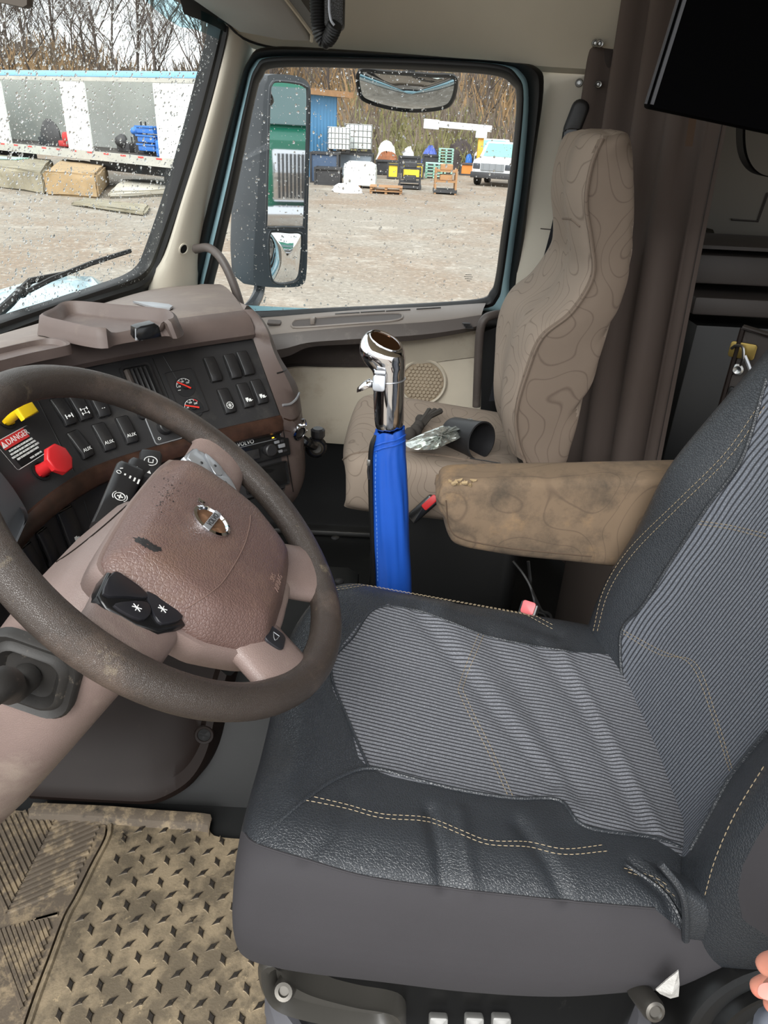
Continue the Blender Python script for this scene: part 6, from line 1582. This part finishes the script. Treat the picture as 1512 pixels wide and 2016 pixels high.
# things lying on the passenger seat
def onseat(px, py): h, n = cast(pct, px, py); return h if h is not None else P(px, py, z=.57)
c = P(948, 868, y=1.60); ax_ = V((.62, -.72, .12)).normalized(); R = frame(ax_)
g = G(); r = .046; L_ = .105
g.lathe([(.0001, -L_), (r * .8, -L_), (r * .88, -L_ + .01), (r * .96, -.03), (r * 1.04, -.004), (r * 1.05, .0), (r * .97, .001), (r * .93, -.01), (r * .8, -L_ + .012), (.0001, -L_ + .012)], R, c, 36, cap=False); tag(g.mk('black_cup', mat('matt_black_cup', (38, 38, 40), .45)), 'black open cup lying on its side on the passenger seat', 'cup')
outl = [(797,873),(826,856),(866,840),(905,828),(928,824),(935,832),(918,845),(905,862),(880,874),(858,884),(836,886),(812,884)]
pts = [V((a, b, 0)) for a, b in resamp2d(outl)] if False else resamp(cr([V((a, b, 0)) for a, b in outl], 3, True), 40, True)
cx_ = sum(pts, V()) / 40; rr = random.Random(6); rows = []
for s_ in (1, .85, .7, .5, .3, .1):
    rows.append([P(lerp(cx_.x, p.x, s_), lerp(cx_.y, p.y, s_), z=.595 + .03 * (1 - s_) + rr.uniform(-.005, .005)) for p in pts])
g = G(); g.grid(rows, cv=True, cap=True); 
m_foil = mat('silver_foil_bag', (214, 220, 214), .18, metal=.7, bump=('noise', 60, .6, .003), dirt=[((190, 200, 150), 30, .6, .7), ((220, 170, 160), 26, .64, .72)])
tag(g.mk('foil_bag', m_foil, sharp=20), 'shiny silver snack bag lying against the black cup on the passenger seat', 'bag')
g = G()
for a, b, r_ in ((826, 835, .013), (823, 848, .015), (817, 858, .017), (806, 864, .016)): g.ball(onseat(a, b) + V((0, 0, .012)), (r_, r_ * .9, r_ * 1.2), 10)
for k in range(3): h = onseat(822 + 4 * k, 845); g.tube([h + V((0, 0, .01)), h + V((.02, .02, .03)), h + V((.03 + .01 * k, .05, .035))], .008, 6)
tag(g.mk('work_glove', mat('dark_glove', (62, 58, 54), .9)), 'dark crumpled glove lying left of the silver bag on the passenger seat', 'glove')

# seat belt on the rear pillar
sb = thing('seat_belt', 'black passenger seat belt hanging from its pivot on the rear door pillar', 'seat belt', tuple(P(1130, 240, y=2.08)))
g = G(); g.prism(rrect(.045, .09, .02), .03, frame((-.2, -1, 0)) @ Matrix.Rotation(-.25, 3, 'Z'), P(1134, 235, y=2.09), bev=.01, seg=3); g.mk('pivot_cover', m_black, sb)
g = G(); g.prism(rrect(.05, .05, .018), .03, frame((-.2, -1, 0)), P(1126, 268, y=2.09), bev=.01, seg=3); g.mk('height_slider', m_gloss, sb)
bl = [P(1112, 285, y=2.06), P(1098, 400, y=2.03), P(1075, 500, y=2.0), P(1040, 600, y=1.99), P(985, 720, y=1.99), P(965, 790, y=2.0)]; g = G(); bb = cr(bl, 6); g.grid([[p + V((-.004, 0, 0)) for p in bb], [p + V((.035, .01, 0)) for p in bb], [p + V((.035, .013, 0)) for p in bb], [p + V((-.004, .003, 0)) for p in bb]], cu=True); g.mk('webbing', mat('belt_webbing', (36, 37, 42), .8), sb)
g = G(); g.box(P(1105, 312, y=2.055), (.012, .003, .045), frame((0, -1, 0)) @ Matrix.Rotation(.2, 3, 'Z') if False else Matrix.Rotation(.15, 3, 'Y')); g.mk('belt_tag', mat('yellow_tag', (226, 206, 50), .5), sb, label='small yellow tag')
# ================================================================== SHIFTER
YS = 1.10
sh = thing('gear_lever', 'gear lever with chrome pistol-grip knob and blue zipped sleeve between the seats', 'gear lever', (.02, 1.1, .215))
def sx(px, py): return P(px, py, y=YS)
def sec(pl, pr, py0, py1, dep, n=28, e=2.4, yo=0):
    a = sx(pl, py0); b = sx(pr, py1); c = (a + b) / 2; h = (b - a) / 2; out = []
    for i in range(n):
        t = 2 * PI * i / n; x, y = math.cos(t), math.sin(t); k = (abs(x) ** e + abs(y) ** e) ** (-1 / e)
        out.append(c + h * x * k + V((0, yo + dep * y * k, 0)))
    return out
# sleeve
rows = [sec(*q) for q in ((739, 812, 1330, 1330, .034), (737, 809, 1140, 1140, .034), (734, 806, 1060, 1060, .033), (733, 803, 980, 980, .032), (731, 800, 910, 910, .030), (732, 799, 880, 880, .029), (734, 798, 866, 866, .028), (737, 798, 855, 852, .028), (740, 796, 846, 840, .026))]
for k, r in enumerate(rows):
    for i, p in enumerate(r): r[i] = p + V((.0012 * math.sin(i * 1.9 + k * 2.3), .0015 * math.sin(i * 2.7 + k * 1.1), .0018 * math.sin(i * 1.3 + k) * (k > 4)))
inner = [[p.lerp(sum(rows[-1], V()) / 28, .12) for p in rows[-1]], [p.lerp(sum(rows[-1], V()) / 28, .16) + V((0, 0, -.06)) for p in rows[-1]]]
g = G(); g.grid(dense(rows, 50, 56, True) , cv=True); g.grid([dense(rows, 50, 28, True)[-1]] + inner, cv=True); sl_ = g.mk('zipped_sleeve', m_blue, sh, label='bright blue leatherette sleeve with a zip', sharp=80)
slt = bvh(sl_)
for pts in ([(738,878),(755,872),(780,866),(798,856)], [(738,888),(755,882),(780,876),(799,866)]):
    q = castline(slt, pts, .0006, 24); g = G(); g.tube(q, .0016, 6); g.mk('collar_seam', m_blue, sl_)
g = G(); q = castline(slt, [(741,885),(739,960),(742,1040),(744,1146)], .0004, 60); stitches(g, q, .005, .003, .0006); g.mk('stitching', mat('pale_blue_thread', (120, 160, 220), .7), sl_)
zp = cr([sx(741, 852) + V((0, -.012, 0)), sx(733, 868) + V((0, -.018, 0)), sx(730, 905) + V((0, -.018, 0)), sx(731, 980) + V((0, -.018, 0)), sx(734, 1060) + V((0, -.018, 0)), sx(737, 1150) + V((0, -.018, 0)), sx(739, 1250) + V((0, -.018, 0))], 8)
g = G(); g.tube(zp, .0042, 6); zz_ = g.mk('zip', m_rubber, sl_)
g = G(); h = sx(727, 900) + V((0, -.022, 0)); g.box(h, (.006, .004, .011), bev=.0012); g.tube([h + V((0, -.001, -.004)), h + V((-.001, -.002, -.014)), h + V((.001, -.002, -.03))], .0018, 6); g.mk('zip_pull', m_steel, zz_)
g = G(); g.prism(rrect(.09, .09, .02), .26, Matrix.Identity(3), (.022, 1.1, 0), bev=.02, taper=.8); g.mk('lever_base', m_rubber, sh)
# stem
for px in (757, 774):
    g = G(); g.tube([sx(px, 820), sx(px + 1, 920)], .006, 10); g.mk('stem_rod', m_chrome, sh)
# knob body
g = G(); rows = [sec(*q, 36, 2.0) for q in ((741, 792, 842, 840, .021), (739, 794, 838, 836, .0228), (737, 795, 826, 824, .0235), (735, 796, 780, 780, .0245), (735, 797, 747, 746, .025))]
g.grid(rows, cv=True, cap=True); body = g.mk('knob_body', m_chrome, sh, sharp=60)
rows = [sec(*q) for q in ((735, 797, 746, 745, .025, 36, 2.0), (735, 797, 738, 736, .0252, 36, 2.0), (731, 798, 727, 722, .0255, 36, 2.1), (719, 798, 714, 714, .026, 36, 2.2), (709, 798, 695, 706, .0268, 36, 2.3), (708, 797, 681, 699, .0268, 36, 2.3), (712, 796, 669, 692, .0255, 36, 2.3), (720, 793, 661, 687, .022, 36, 2.3), (729, 789, 658, 684, .017, 36, 2.2))]
for k_, tl in ((4, .08), (5, .18), (6, .30), (7, .40), (8, .44)): rows[k_] = [p + V((0, 0, (p.y - YS) * tl)) for p in rows[k_]]
top = rows[-1]; c = sum(top, V()) / 36
g = G(); g.grid(dense(rows, 40, 48, True), cv=True); g.grid([dense(rows, 40, 48, True)[-1], [p.lerp(c, .08) + V((0, 0, -.0015)) for p in dense(rows, 40, 48, True)[-1]]], cv=True); head = g.mk('knob_head', m_chrome, sh, sharp=80)
t2 = [p.lerp(c, .06) + V((0, 0, -.001)) for p in resamp(top, 48, True)]
g = G(); g.grid([t2, [p.lerp(c, .5) + V((0, 0, -.002)) for p in t2], [p.lerp(c, .95) + V((0, 0, -.0025)) for p in t2]], cv=True, cap=True); ins = g.mk('knob_inlay', mat('bronze_gloss', (88, 60, 40), .08, metal=.85), head, label='glossy bronze inlay on top of the knob')
g = G(); q = [p.lerp(c, .0) + V((0, 0, .0003)) for p in resamp(top, 40, True)]; g.tube(q, .0014, 6, closed=True); g.mk('inlay_rim', m_chrome, ins)
g = G(); q = sec(734, 798, 746, 745, .0256, 40, 2.0); g.tube(q, .0009, 6, closed=True); g.mk('joint_ring', m_silver, body)
R = frame((-.1, -1, .3)); c = sx(748, 744) + V((0, -.026, 0)); g = G(); g.prism(rrect(.020, .026, .005), .007, R, c, bev=.002); g.prism(rrect(.018, .006, .002), .008, R, c + V((.001, .001, .017)), bev=.001); g.mk('range_button', m_silver, body)
g = G(); pts = [sx(738, 752), sx(728, 748), sx(716, 754), sx(704, 762)]; 
for i, p in enumerate(pts): pts[i] = p + V((0, -.016, 0))
rows = []
for p, w_, h_ in zip(pts, (.004, .007, .010, .006), (.004, .007, .006, .003)): rows.append([p + V((0, y * w_, z * h_)) for y, z in ((-1, -.6), (-1, .4), (-.5, 1), (.5, 1), (1, .4), (1, -.6), (.5, -1), (-.5, -1))])
g.grid(rows, cv=True, cap=True); g.mk('splitter_lever', m_chrome, body, sharp=50)

# ================================================================== CURTAIN, SCREEN, SLEEPER
cu_ = thing('sleeper_curtain', 'brown pleated curtain hanging behind the passenger seat', 'curtain', (.6, 1.92, .03))
pa = [V((.455, 2.10, 0)), V((.50, 2.02, 0)), V((.545, 1.93, 0)), V((.59, 1.85, 0)), V((.635, 1.80, 0)), V((.665, 1.76, 0))]
pbm = [V((.47, 2.10, 0)), V((.52, 2.03, 0)), V((.585, 1.95, 0)), V((.645, 1.87, 0)), V((.70, 1.81, 0)), V((.755, 1.75, 0))]
NP = 150; ta = resamp(cr(pa, 8), NP); tb = resamp(cr(pbm, 8), NP); rows = []
for k in range(30):
    v = k / 29; z = lerp(1.86, .03, v); r = []
    for i in range(NP):
        u = i / (NP - 1); p = ta[i].lerp(tb[i], v); d = (ta[min(i + 1, NP - 1)] - ta[max(i - 1, 0)]).normalized(); n_ = V((d.y, -d.x, 0))
        amp = .020 + .010 * math.sin(3 * v + u * 4); ph = u * 2 * PI * 4.6 + .5 * math.sin(2.2 * v + 3 * u)
        f = math.sin(ph); f = (abs(f) ** .8) * (1 if f > 0 else -1)
        r.append(p + n_ * amp * f * (1 if u < .9 else (1 - u) * 10 * .6 + .1) + V((0, 0, z)))
    rows.append(r)
g = G(); g.grid(rows); cm_ = g.mk('curtain_cloth', m_curtain, cu_, sharp=80)
g = G(); g.tube([r[-5] + V((-.0, -.0022, 0)) for r in rows], .0012, 5); g.mk('hem_stitch', m_dark, cm_)
g = G(); q = cr([P(1198, -10, y=2.06), P(1192, 90, y=2.065), P(1180, 170, y=2.07), P(1160, 300, y=2.07), P(1120, 480, y=2.06)], 6)
g.grid([[p + V((x, 0, 0)) for p in q] for x in (-.016, -.008, .012, .02)]); st_ = g.mk('edge_flap', mat('dark_brown_vinyl', (64, 55, 51), .5), cu_, label='dark edge flap with snap fasteners')
for k, (px, py, y) in enumerate(((1172, 85, 2.045), (1181, 86, 2.03), (1178, 166, 2.05))):
    R = frame((EYE - P(px, py, y=y)).normalized() + V((.0, -.4, 0))); g = G(); g.lathe([(.0085, -.012), (.0085, 0), (.0075, .002), (.005, .001), (.0045, -.001), (.003, .0015), (.0001, .0018)], R, P(px, py, y=y), 18); g.mk('snap', m_steel, st_)
R = frame((-.15, -1, 0)); h = P(1140, 163, y=2.112); g = G(); g.lathe([(.010, -.004), (.010, .001), (.0085, .003), (.006, .001), (.004, .003), (.0001, .003)], R, h, 18); g.mk('snap', m_steel, bp)
g = G(); q = cr([P(1362, 218, y=1.74), P(1358, 250, y=1.735), P(1352, 288, y=1.735)], 4); g.grid([[p + V((x, 0, 0)) for p in q] for x in (-.004, .012)]); g.mk('tie_strap', mat('orange_brown_strap', (96, 76, 62), .8), cu_, label='short orange-brown tie strap')

tv = thing('flat_screen', 'black flat screen television hung at the top right corner', 'screen', (.75, 1.32, 1.5))
a = P(1277, 212, y=1.30); b = P(1530, 238, y=1.30); dx = (b - a).normalized(); up_ = (P(1345, 0, y=1.30) - a).normalized(); nn = dx.cross(up_).normalized()
if nn.y > 0: nn = -nn
up_ = -nn.cross(dx) if (-nn.cross(dx)).z > 0 else nn.cross(dx)
# the set leans a little: shear of its left edge comes from its tilt
R = Matrix((dx, up_, nn)).transposed(); W_, H_ = .78, .46
shx = (P(1345, 0, y=1.30) - a).dot(dx) / (P(1345, 0, y=1.30) - a).dot(up_)
ang = math.atan(shx); R = R @ Matrix.Rotation(-ang * .9, 3, 'Z'); c = a + R @ V((W_ / 2, H_ / 2, 0))
g = G(); g.box(c - R @ V((0, 0, .02)), (W_, H_, .035), R, bev=.006); g.mk('screen_case', m_screen, tv)
g = G(); g.box(c + R @ V((.002, .0, .0)), (W_ - .006, H_ - .004, .004), R); g.mk('display', m_screen, tv)
g = G(); g.box(a + R @ V((.003, H_ / 2, .001)), (.005, H_ - .01, .004), R); g.box(a + R @ V((-.003, H_ / 2, -.012)), (.003, H_ - .01, .006), R); g.mk('edge_trim', m_silver if False else mat('dull_silver_edge', (70, 70, 74), .4), tv)

# sleeper fittings behind the curtain
def slab(name, label, cat, px, y, dep, m, parts=()):
    pts = [P(a, b, y=y) for a, b in px]; g = G(); n = len(pts)
    f = pts; b_ = [p + V((0, dep, 0)) for p in pts]
    g.add(f + b_, [tuple(range(n)), tuple(range(2 * n - 1, n - 1, -1))] + [(i, (i + 1) % n, n + (i + 1) % n, n + i) for i in range(n)])
    return tag(g.mk(name, m, smooth=False), label, cat)
slab('wall_panel', 'grey vinyl panel with a document pocket on the sleeper wall', 'panel', [(1396, 232), (1620, 232), (1620, 520), (1500, 495), (1412, 474), (1404, 452), (1390, 448)], 2.14, .07, mat('grey_vinyl_panel', (104, 99, 90), .6))
o = bpy.data.objects['wall_panel']; g = G(); g.tube([P(a, b, y=2.135) for a, b in ((1440, 432), (1492, 436), (1512, 380))], .003, 5); g.mk('pocket_edge', m_dark, o)
t = thing('grab_strap', 'black looped grab strap in the sleeper under the screen', 'strap', tuple(P(1470, 240, y=1.75)))
g = G(); q = cr([P(1470, 190, y=1.75), P(1462, 260, y=1.74), P(1468, 310, y=1.73), P(1490, 340, y=1.73), P(1530, 352, y=1.74)], 6); g.grid([[p + V((0, yy, 0)) for p in q] for yy in (0, .035)]); g.grid([[p + V((.006, yy, 0)) for p in q] for yy in (0, .035)]); g.mk('strap_loop', m_rubber, t)
t = thing('bunk_shelf', 'dark brown storage shelf with two drawers against the sleeper wall', 'shelf', (1.1, 1.95, .7))
def sbox(px, y, dep, m, name, bev=.008):
    a_ = P(*px[0], y=y); b2 = P(*px[1], y=y); g = G(); g.box(V(((a_.x + b2.x) / 2, y + dep / 2, (a_.z + b2.z) / 2)), (abs(b2.x - a_.x), dep, abs(a_.z - b2.z)), bev=bev); return g.mk(name, m, t)
sbox(((1372, 482), (1640, 502)), 1.86, .26, m_dark, 'shelf_top'); q = sbox(((1378, 500), (1640, 572)), 1.88, .24, m_dark, 'drawer'); 
q = sbox(((1370, 584), (1640, 634)), 1.86, .26, m_dark, 'drawer'); sbox(((1372, 640), (1640, 1000)), 1.92, .2, m_rubber, 'lower_cabinet', .004)
t = thing('locker_door', 'brown locker door with a brass latch hanging open behind the driver seat', 'locker', tuple(P(1480, 800, y=1.45)))
A_ = [P(1462, 642, y=1.45), P(1560, 672, y=1.40), P(1520, 900, y=1.40), P(1396, 870, y=1.45)]; n_ = (A_[1] - A_[0]).cross(A_[3] - A_[0]).normalized(); n_ = n_ if n_.y < 0 else -n_
g = G(); g.add(A_ + [p - n_ * .02 for p in A_], [(0, 1, 2, 3), (7, 6, 5, 4), (0, 1, 5, 4), (1, 2, 6, 5), (2, 3, 7, 6), (3, 0, 4, 7)]); g.mk('door_leaf', m_dark, t, smooth=False)
cc_ = sum(A_, V()) / 4; g = G(); g.tube([p.lerp(cc_, .04) + n_ * .002 for p in A_], .006, 6, closed=True); g.mk('door_edge', m_tun, t)
def ld(px, py, off=.004): return P(px, py, pl=(A_[0] + n_ * off, n_))
R = frame(n_); g = G(); g.prism(rrect(.05, .032, .006), .004, R, ld(1462, 690, 0), bev=.001); lt_ = g.mk('latch_plate', mat('brass', (150, 128, 70), .35, metal=.8), t)
g = G(); g.tube(cr([ld(1440, 686, .012), ld(1450, 680, .018), ld(1462, 684, .02), ld(1463, 705, .02), ld(1458, 718, .012)], 5), .003, 6); g.mk('latch_loop', m_steel, lt_)
g = G(); g.tube(cr([ld(1466, 700, .012), ld(1475, 722, .012), ld(1485, 752, .01)], 4), .004, 6); g.mk('latch_lever', m_silver, lt_)
g = G(); g.lathe([(.012, 0), (.012, .004), (.008, .006), (.0001, .003)], R, ld(1452, 727, .0), 16); g.mk('lock_barrel', m_steel, t)
g = G(); g.prism(rrect(.03, .02, .004), .006, R, ld(1450, 772, 0), bev=.002); g.mk('finger_pull', m_rubber, t)
# low cupboard and clutter behind the seats
g = G(); g.box(V((.74, 1.46, .23)), (.5, .34, .44), bev=.02); tag(g.mk('storage_box', mat('brown_bunk_plastic', (86, 76, 70), .6)), 'brown storage box on the floor behind the armrest', 'box')
def blob(c, r, g): g.ball(c, r, 12)
sh_ = thing('work_boot', 'tan work boot on the floor behind the driver seat', 'boot', (.36, 1.28, 0))
g = G(); rows = []
for x, zt, w_, zb in ((-.14, .05, .03, .012), (-.12, .075, .042, .008), (-.06, .09, .048, .008), (.0, .12, .045, .008), (.05, .2, .042, .008), (.10, .24, .04, .008), (.14, .22, .03, .012)): rows.append([V((.36, 1.28, 0)) + V((math.sin(.5) * y * w_ * -1 + x * .88, y * w_ * .88 + x * .4, z)) for y, z in ((-1, zb), (-1.05, zt * .4), (-.8, zt * .85), (-.2, zt), (.2, zt), (.8, zt * .85), (1.05, zt * .4), (1, zb))])
g.grid(dense(rows, 20, 24, True), cv=True, cap=True); g.mk('boot_upper', mat('tan_suede', (150, 122, 86), .9), sh_)
g = G(); g.grid([[p + V((0, 0, -p.z + z)) for p in resamp([r[0] for r in rows] + [r[-1] for r in rows[::-1]], 40, True)] for z in (.0, .02)], cv=True, cap=True); g.mk('boot_sole', m_rubber, sh_)
for k in range(2):
    g = G(); q = cr([P(1010 + 30 * k, 1105, y=1.25), P(1030 + 14 * k, 1130 + 12 * k, y=1.24), P(1046, 1160, y=1.22), P(1056 + 8 * k, 1200, y=1.2), P(1075 + 10 * k, 1240, y=1.2), V((P(1075 + 10 * k, 1240, y=1.2).x, 1.2, .004)), V((.3, 1.4, .004))], 6); g.tube(q, .0035, 6)
    tag(g.mk('cable', m_rubber), ('thin black cable dangling below the armrest, nearer the gear lever', 'thin black cable dangling below the armrest, nearer the backrest')[k], 'cable')

# ================================================================== OVERHEAD
oc_ = thing('overhead_console', 'grey overhead storage console above the windshield corner', 'console', tuple(P(520, 20, y=1.85)))
up4 = [P(418, 22, y=1.96), P(470, 58, y=1.97), P(560, 75, y=1.94), P(612, 77, y=1.85), P(585, 35, y=1.7), P(548, -20, y=1.55), P(440, -60, y=1.5), P(330, -40, y=1.7)]
f = up4; c = sum(f, V()) / 8
g = G(); g.grid([[p.lerp(c, .96) for p in f], [p.lerp(c, .06) + V((0, 0, -.006)) for p in f], f, [p + V((0, .0, .02)) for p in f], [p + V((0, .02, .25)) for p in f]], cv=True, cap=True); g.mk('console_base', mat('grey_headliner', (158, 156, 152), .85, bump=('noise', 900, .3, .0005)), oc_, sharp=60)
e = [P(540, -14, y=1.55) + V((.02, 0, 0)), P(575, 20, y=1.66) + V((.012, 0, 0)), P(606, 62, y=1.8) + V((.012, 0, 0)), P(616, 76, y=1.85)]
g = G(); g.grid([[p + V((0, 0, -.004)) for p in e], [p + V((.022, -.008, -.002)) for p in e], [p + V((.022, -.008, .03)) for p in e], [p + V((.03, -.008, .2)) for p in e]]); g.mk('door_channel', m_rubber, oc_)
g = G(); g.tube([p + V((-.003, 0, -.004)) for p in e], .004, 6); g.mk('console_lip', m_head, oc_)
hs_ = thing('corrugated_hose', 'black corrugated hose and cord looping down from the roof lining', 'hose', tuple(P(640, 0, y=1.5)))
def corr(pts, r, step, name, m):
    q = resamp(cr(pts, 10), int(sum((b - a).length for a, b in zip(pts, pts[1:])) / step * 4)); g = G(); g.tube(q, [r * (1 + .09 * math.sin(k * PI / 2)) for k in range(len(q))], 14); return g.mk(name, m, hs_, sharp=80)
YH = 1.5
corr([P(622, -60, y=YH), P(623, -20, y=YH), P(625, 30, y=YH), P(629, 62, y=YH), P(640, 80, y=YH), P(652, 68, y=YH - .01), P(660, 48, y=YH - .02)], .0125, .0045, 'hose_loop', m_rubber)
g = G(); q = cr([P(650, -40, y=YH - .02), P(648, 10, y=YH - .02), P(651, 38, y=YH - .03), P(658, 50, y=YH - .03)], 6); g.tube(q, .0022, 6); g.mk('cord', m_silver if False else mat('grey_cord', (150, 152, 158), .4), hs_)
g = G(); g.prism(rrect(.035, .1, .01), .03, frame((0, -1, 0)), P(660, -5, y=YH + .02), bev=.006); g.mk('clip_body', mat('cracked_black_vinyl', (34, 33, 32), .5, bump=('leather', 260, .5, .001)), hs_)
vs_ = thing('sun_visor', 'dark sun visor edge above the windshield at the top left corner', 'visor', tuple(P(10, -10, y=1.2)))
g = G(); f = [P(-120, -60, y=1.25), P(-120, -30, y=1.25), P(0, 6, y=1.25), P(52, 17, y=1.25), P(60, 12, y=1.25), P(62, -60, y=1.25)]; c = sum(f, V()) / 6
g.grid([[p.lerp(c, .9) + V((0, -.006, 0)) for p in f], [p.lerp(c, .05) + V((0, -.006, 0)) for p in f], f, [p.lerp(c, .05) + V((0, .014, 0)) for p in f], [p.lerp(c, .9) + V((0, .014, 0)) for p in f]], cv=True, cap=True); g.mk('visor_blade', mat('brown_visor', (84, 74, 66), .7), vs_)

# ================================================================== THE PHOTOGRAPHER'S FINGERS
pe = thing('person', "person's fingertips and grey sleeve reaching in at the lower right edge", 'person', tuple(P(1600, 1990, y=.27)))
m_skin = mat('skin', (222, 150, 128), .5, var=(40, .06), dirt=((216, 122, 106), 22, .5, .7)); m_skin.node_tree.nodes['Principled BSDF'].inputs['Subsurface Weight'].default_value = .12; m_skin.node_tree.nodes['Principled BSDF'].inputs['Subsurface Radius'].default_value = (.01, .004, .002)
def skin(name, verts, edges, radii, m, parent, root=0, lv=2):
    me = bpy.data.meshes.new(name); b = base(parent); me.from_pydata([tuple(V(v) - b) for v in verts], edges, []); o = bpy.data.objects.new(name, me); S.collection.objects.link(o)
    md = o.modifiers.new('s', 'SKIN'); md.use_smooth_shade = True
    for i, r in enumerate(radii): me.skin_vertices[0].data[i].radius = r if isinstance(r, tuple) else (r, r)
    me.skin_vertices[0].data[root].use_root = True
    sb_ = o.modifiers.new('d', 'SUBSURF'); sb_.levels = lv; sb_.render_levels = lv
    dg = bpy.context.evaluated_depsgraph_get(); m2 = bpy.data.meshes.new_from_object(o.evaluated_get(dg)); o.modifiers.clear(); o.data = m2; bpy.data.meshes.remove(me)
    m2.materials.clear(); m2.materials.append(m); m2.shade_smooth(); o.parent = parent; return o
def hp(px, py, y): return P(px, py, y=y)
hv = [hp(1610, 1962, .262), hp(1655, 1998, .240), hp(1700, 2034, .218)]; he = [(0, 1), (1, 2)]; hr = [(.017, .013), (.020, .015), (.022, .018)]
def fing(pts, rs, root=0):
    i = root
    for p, r in zip(pts, rs): hv.append(p); hr.append((r, r)); he.append((i, len(hv) - 1)); i = len(hv) - 1
fing([hp(1578, 1912, .268), hp(1545, 1893, .276), hp(1517, 1895, .282), hp(1496, 1906, .284)], (.0105, .0092, .0083, .0072))
fing([hp(1568, 1942, .284), hp(1530, 1934, .294), hp(1502, 1942, .299), hp(1482, 1951, .300)], (.0105, .009, .0082, .0072))
fing([hp(1572, 1975, .298), hp(1545, 1972, .309), hp(1524, 1976, .315), hp(1508, 1982, .316)], (.0098, .0085, .0078, .0068))
fing([hp(1590, 2006, .300), hp(1566, 2008, .312), hp(1547, 2010, .318), hp(1534, 2013, .319)], (.009, .0076, .007, .006))
fing([hp(1625, 1950, .236), hp(1580, 1945, .228), hp(1545, 1950, .236), hp(1519, 1957, .246)], (.0115, .0108, .0096, .008), 1)
skin('hand', hv, he, hr, m_skin, pe, root=1)
h = hp(1510, 1952, .238); g = G(); g.prism([(v.x, v.y) for v in cr([V((a, b, 0)) for a, b in ((-.0035, -.004), (0, -.005), (.0035, -.004), (.004, .002), (0, .0055), (-.004, .002))], 3, True)], .0012, frame((EYE - h).normalized() + V((-.2, 0, 0)), (-.5, 0, -.4)), h, bev=.0005); g.mk('thumbnail', mat('nail', (200, 134, 122), .4), pe)
skin('sleeve', [hp(1682, 2020, .226), V((.35, .20, .745)), V((.50, .17, .60))], [(0, 1), (1, 2)], [.027, .036, .046], mat('grey_sleeve', (96, 100, 108), .9), pe)
g = G(); g.prism(rrect(.05, .05, .018), .02, frame((-.1, -.6, .8)), hp(1540, 2046, .345), bev=.009, seg=3); tag(g.mk('grey_bag', mat('slate_fabric', (104, 108, 118), .8)), 'blurred slate grey bag edge under the fingertips at the right', 'bag')

# groups for repeats
GR = {'liquid_tote': 'white caged totes', 'steel_bin': 'steel bins in the yard', 'stacked_pallet': 'mint pallet stacks', 'machine_part': 'machine parts in the trailer bays', 'floor_mat': 'rubber floor mats', 'steel_crate': 'steel crates under the totes', 'steel_rack': 'steel racks in the yard', 'white_truck': 'white trucks in the yard', 'concrete_slab': 'concrete slabs by the trailer', 'cable': 'cables below the armrest'}
for o in S.objects:
    k = o.name.split('.')[0]
    if o.parent is None and k in GR and 'group' not in o: o['group'] = GR[k]
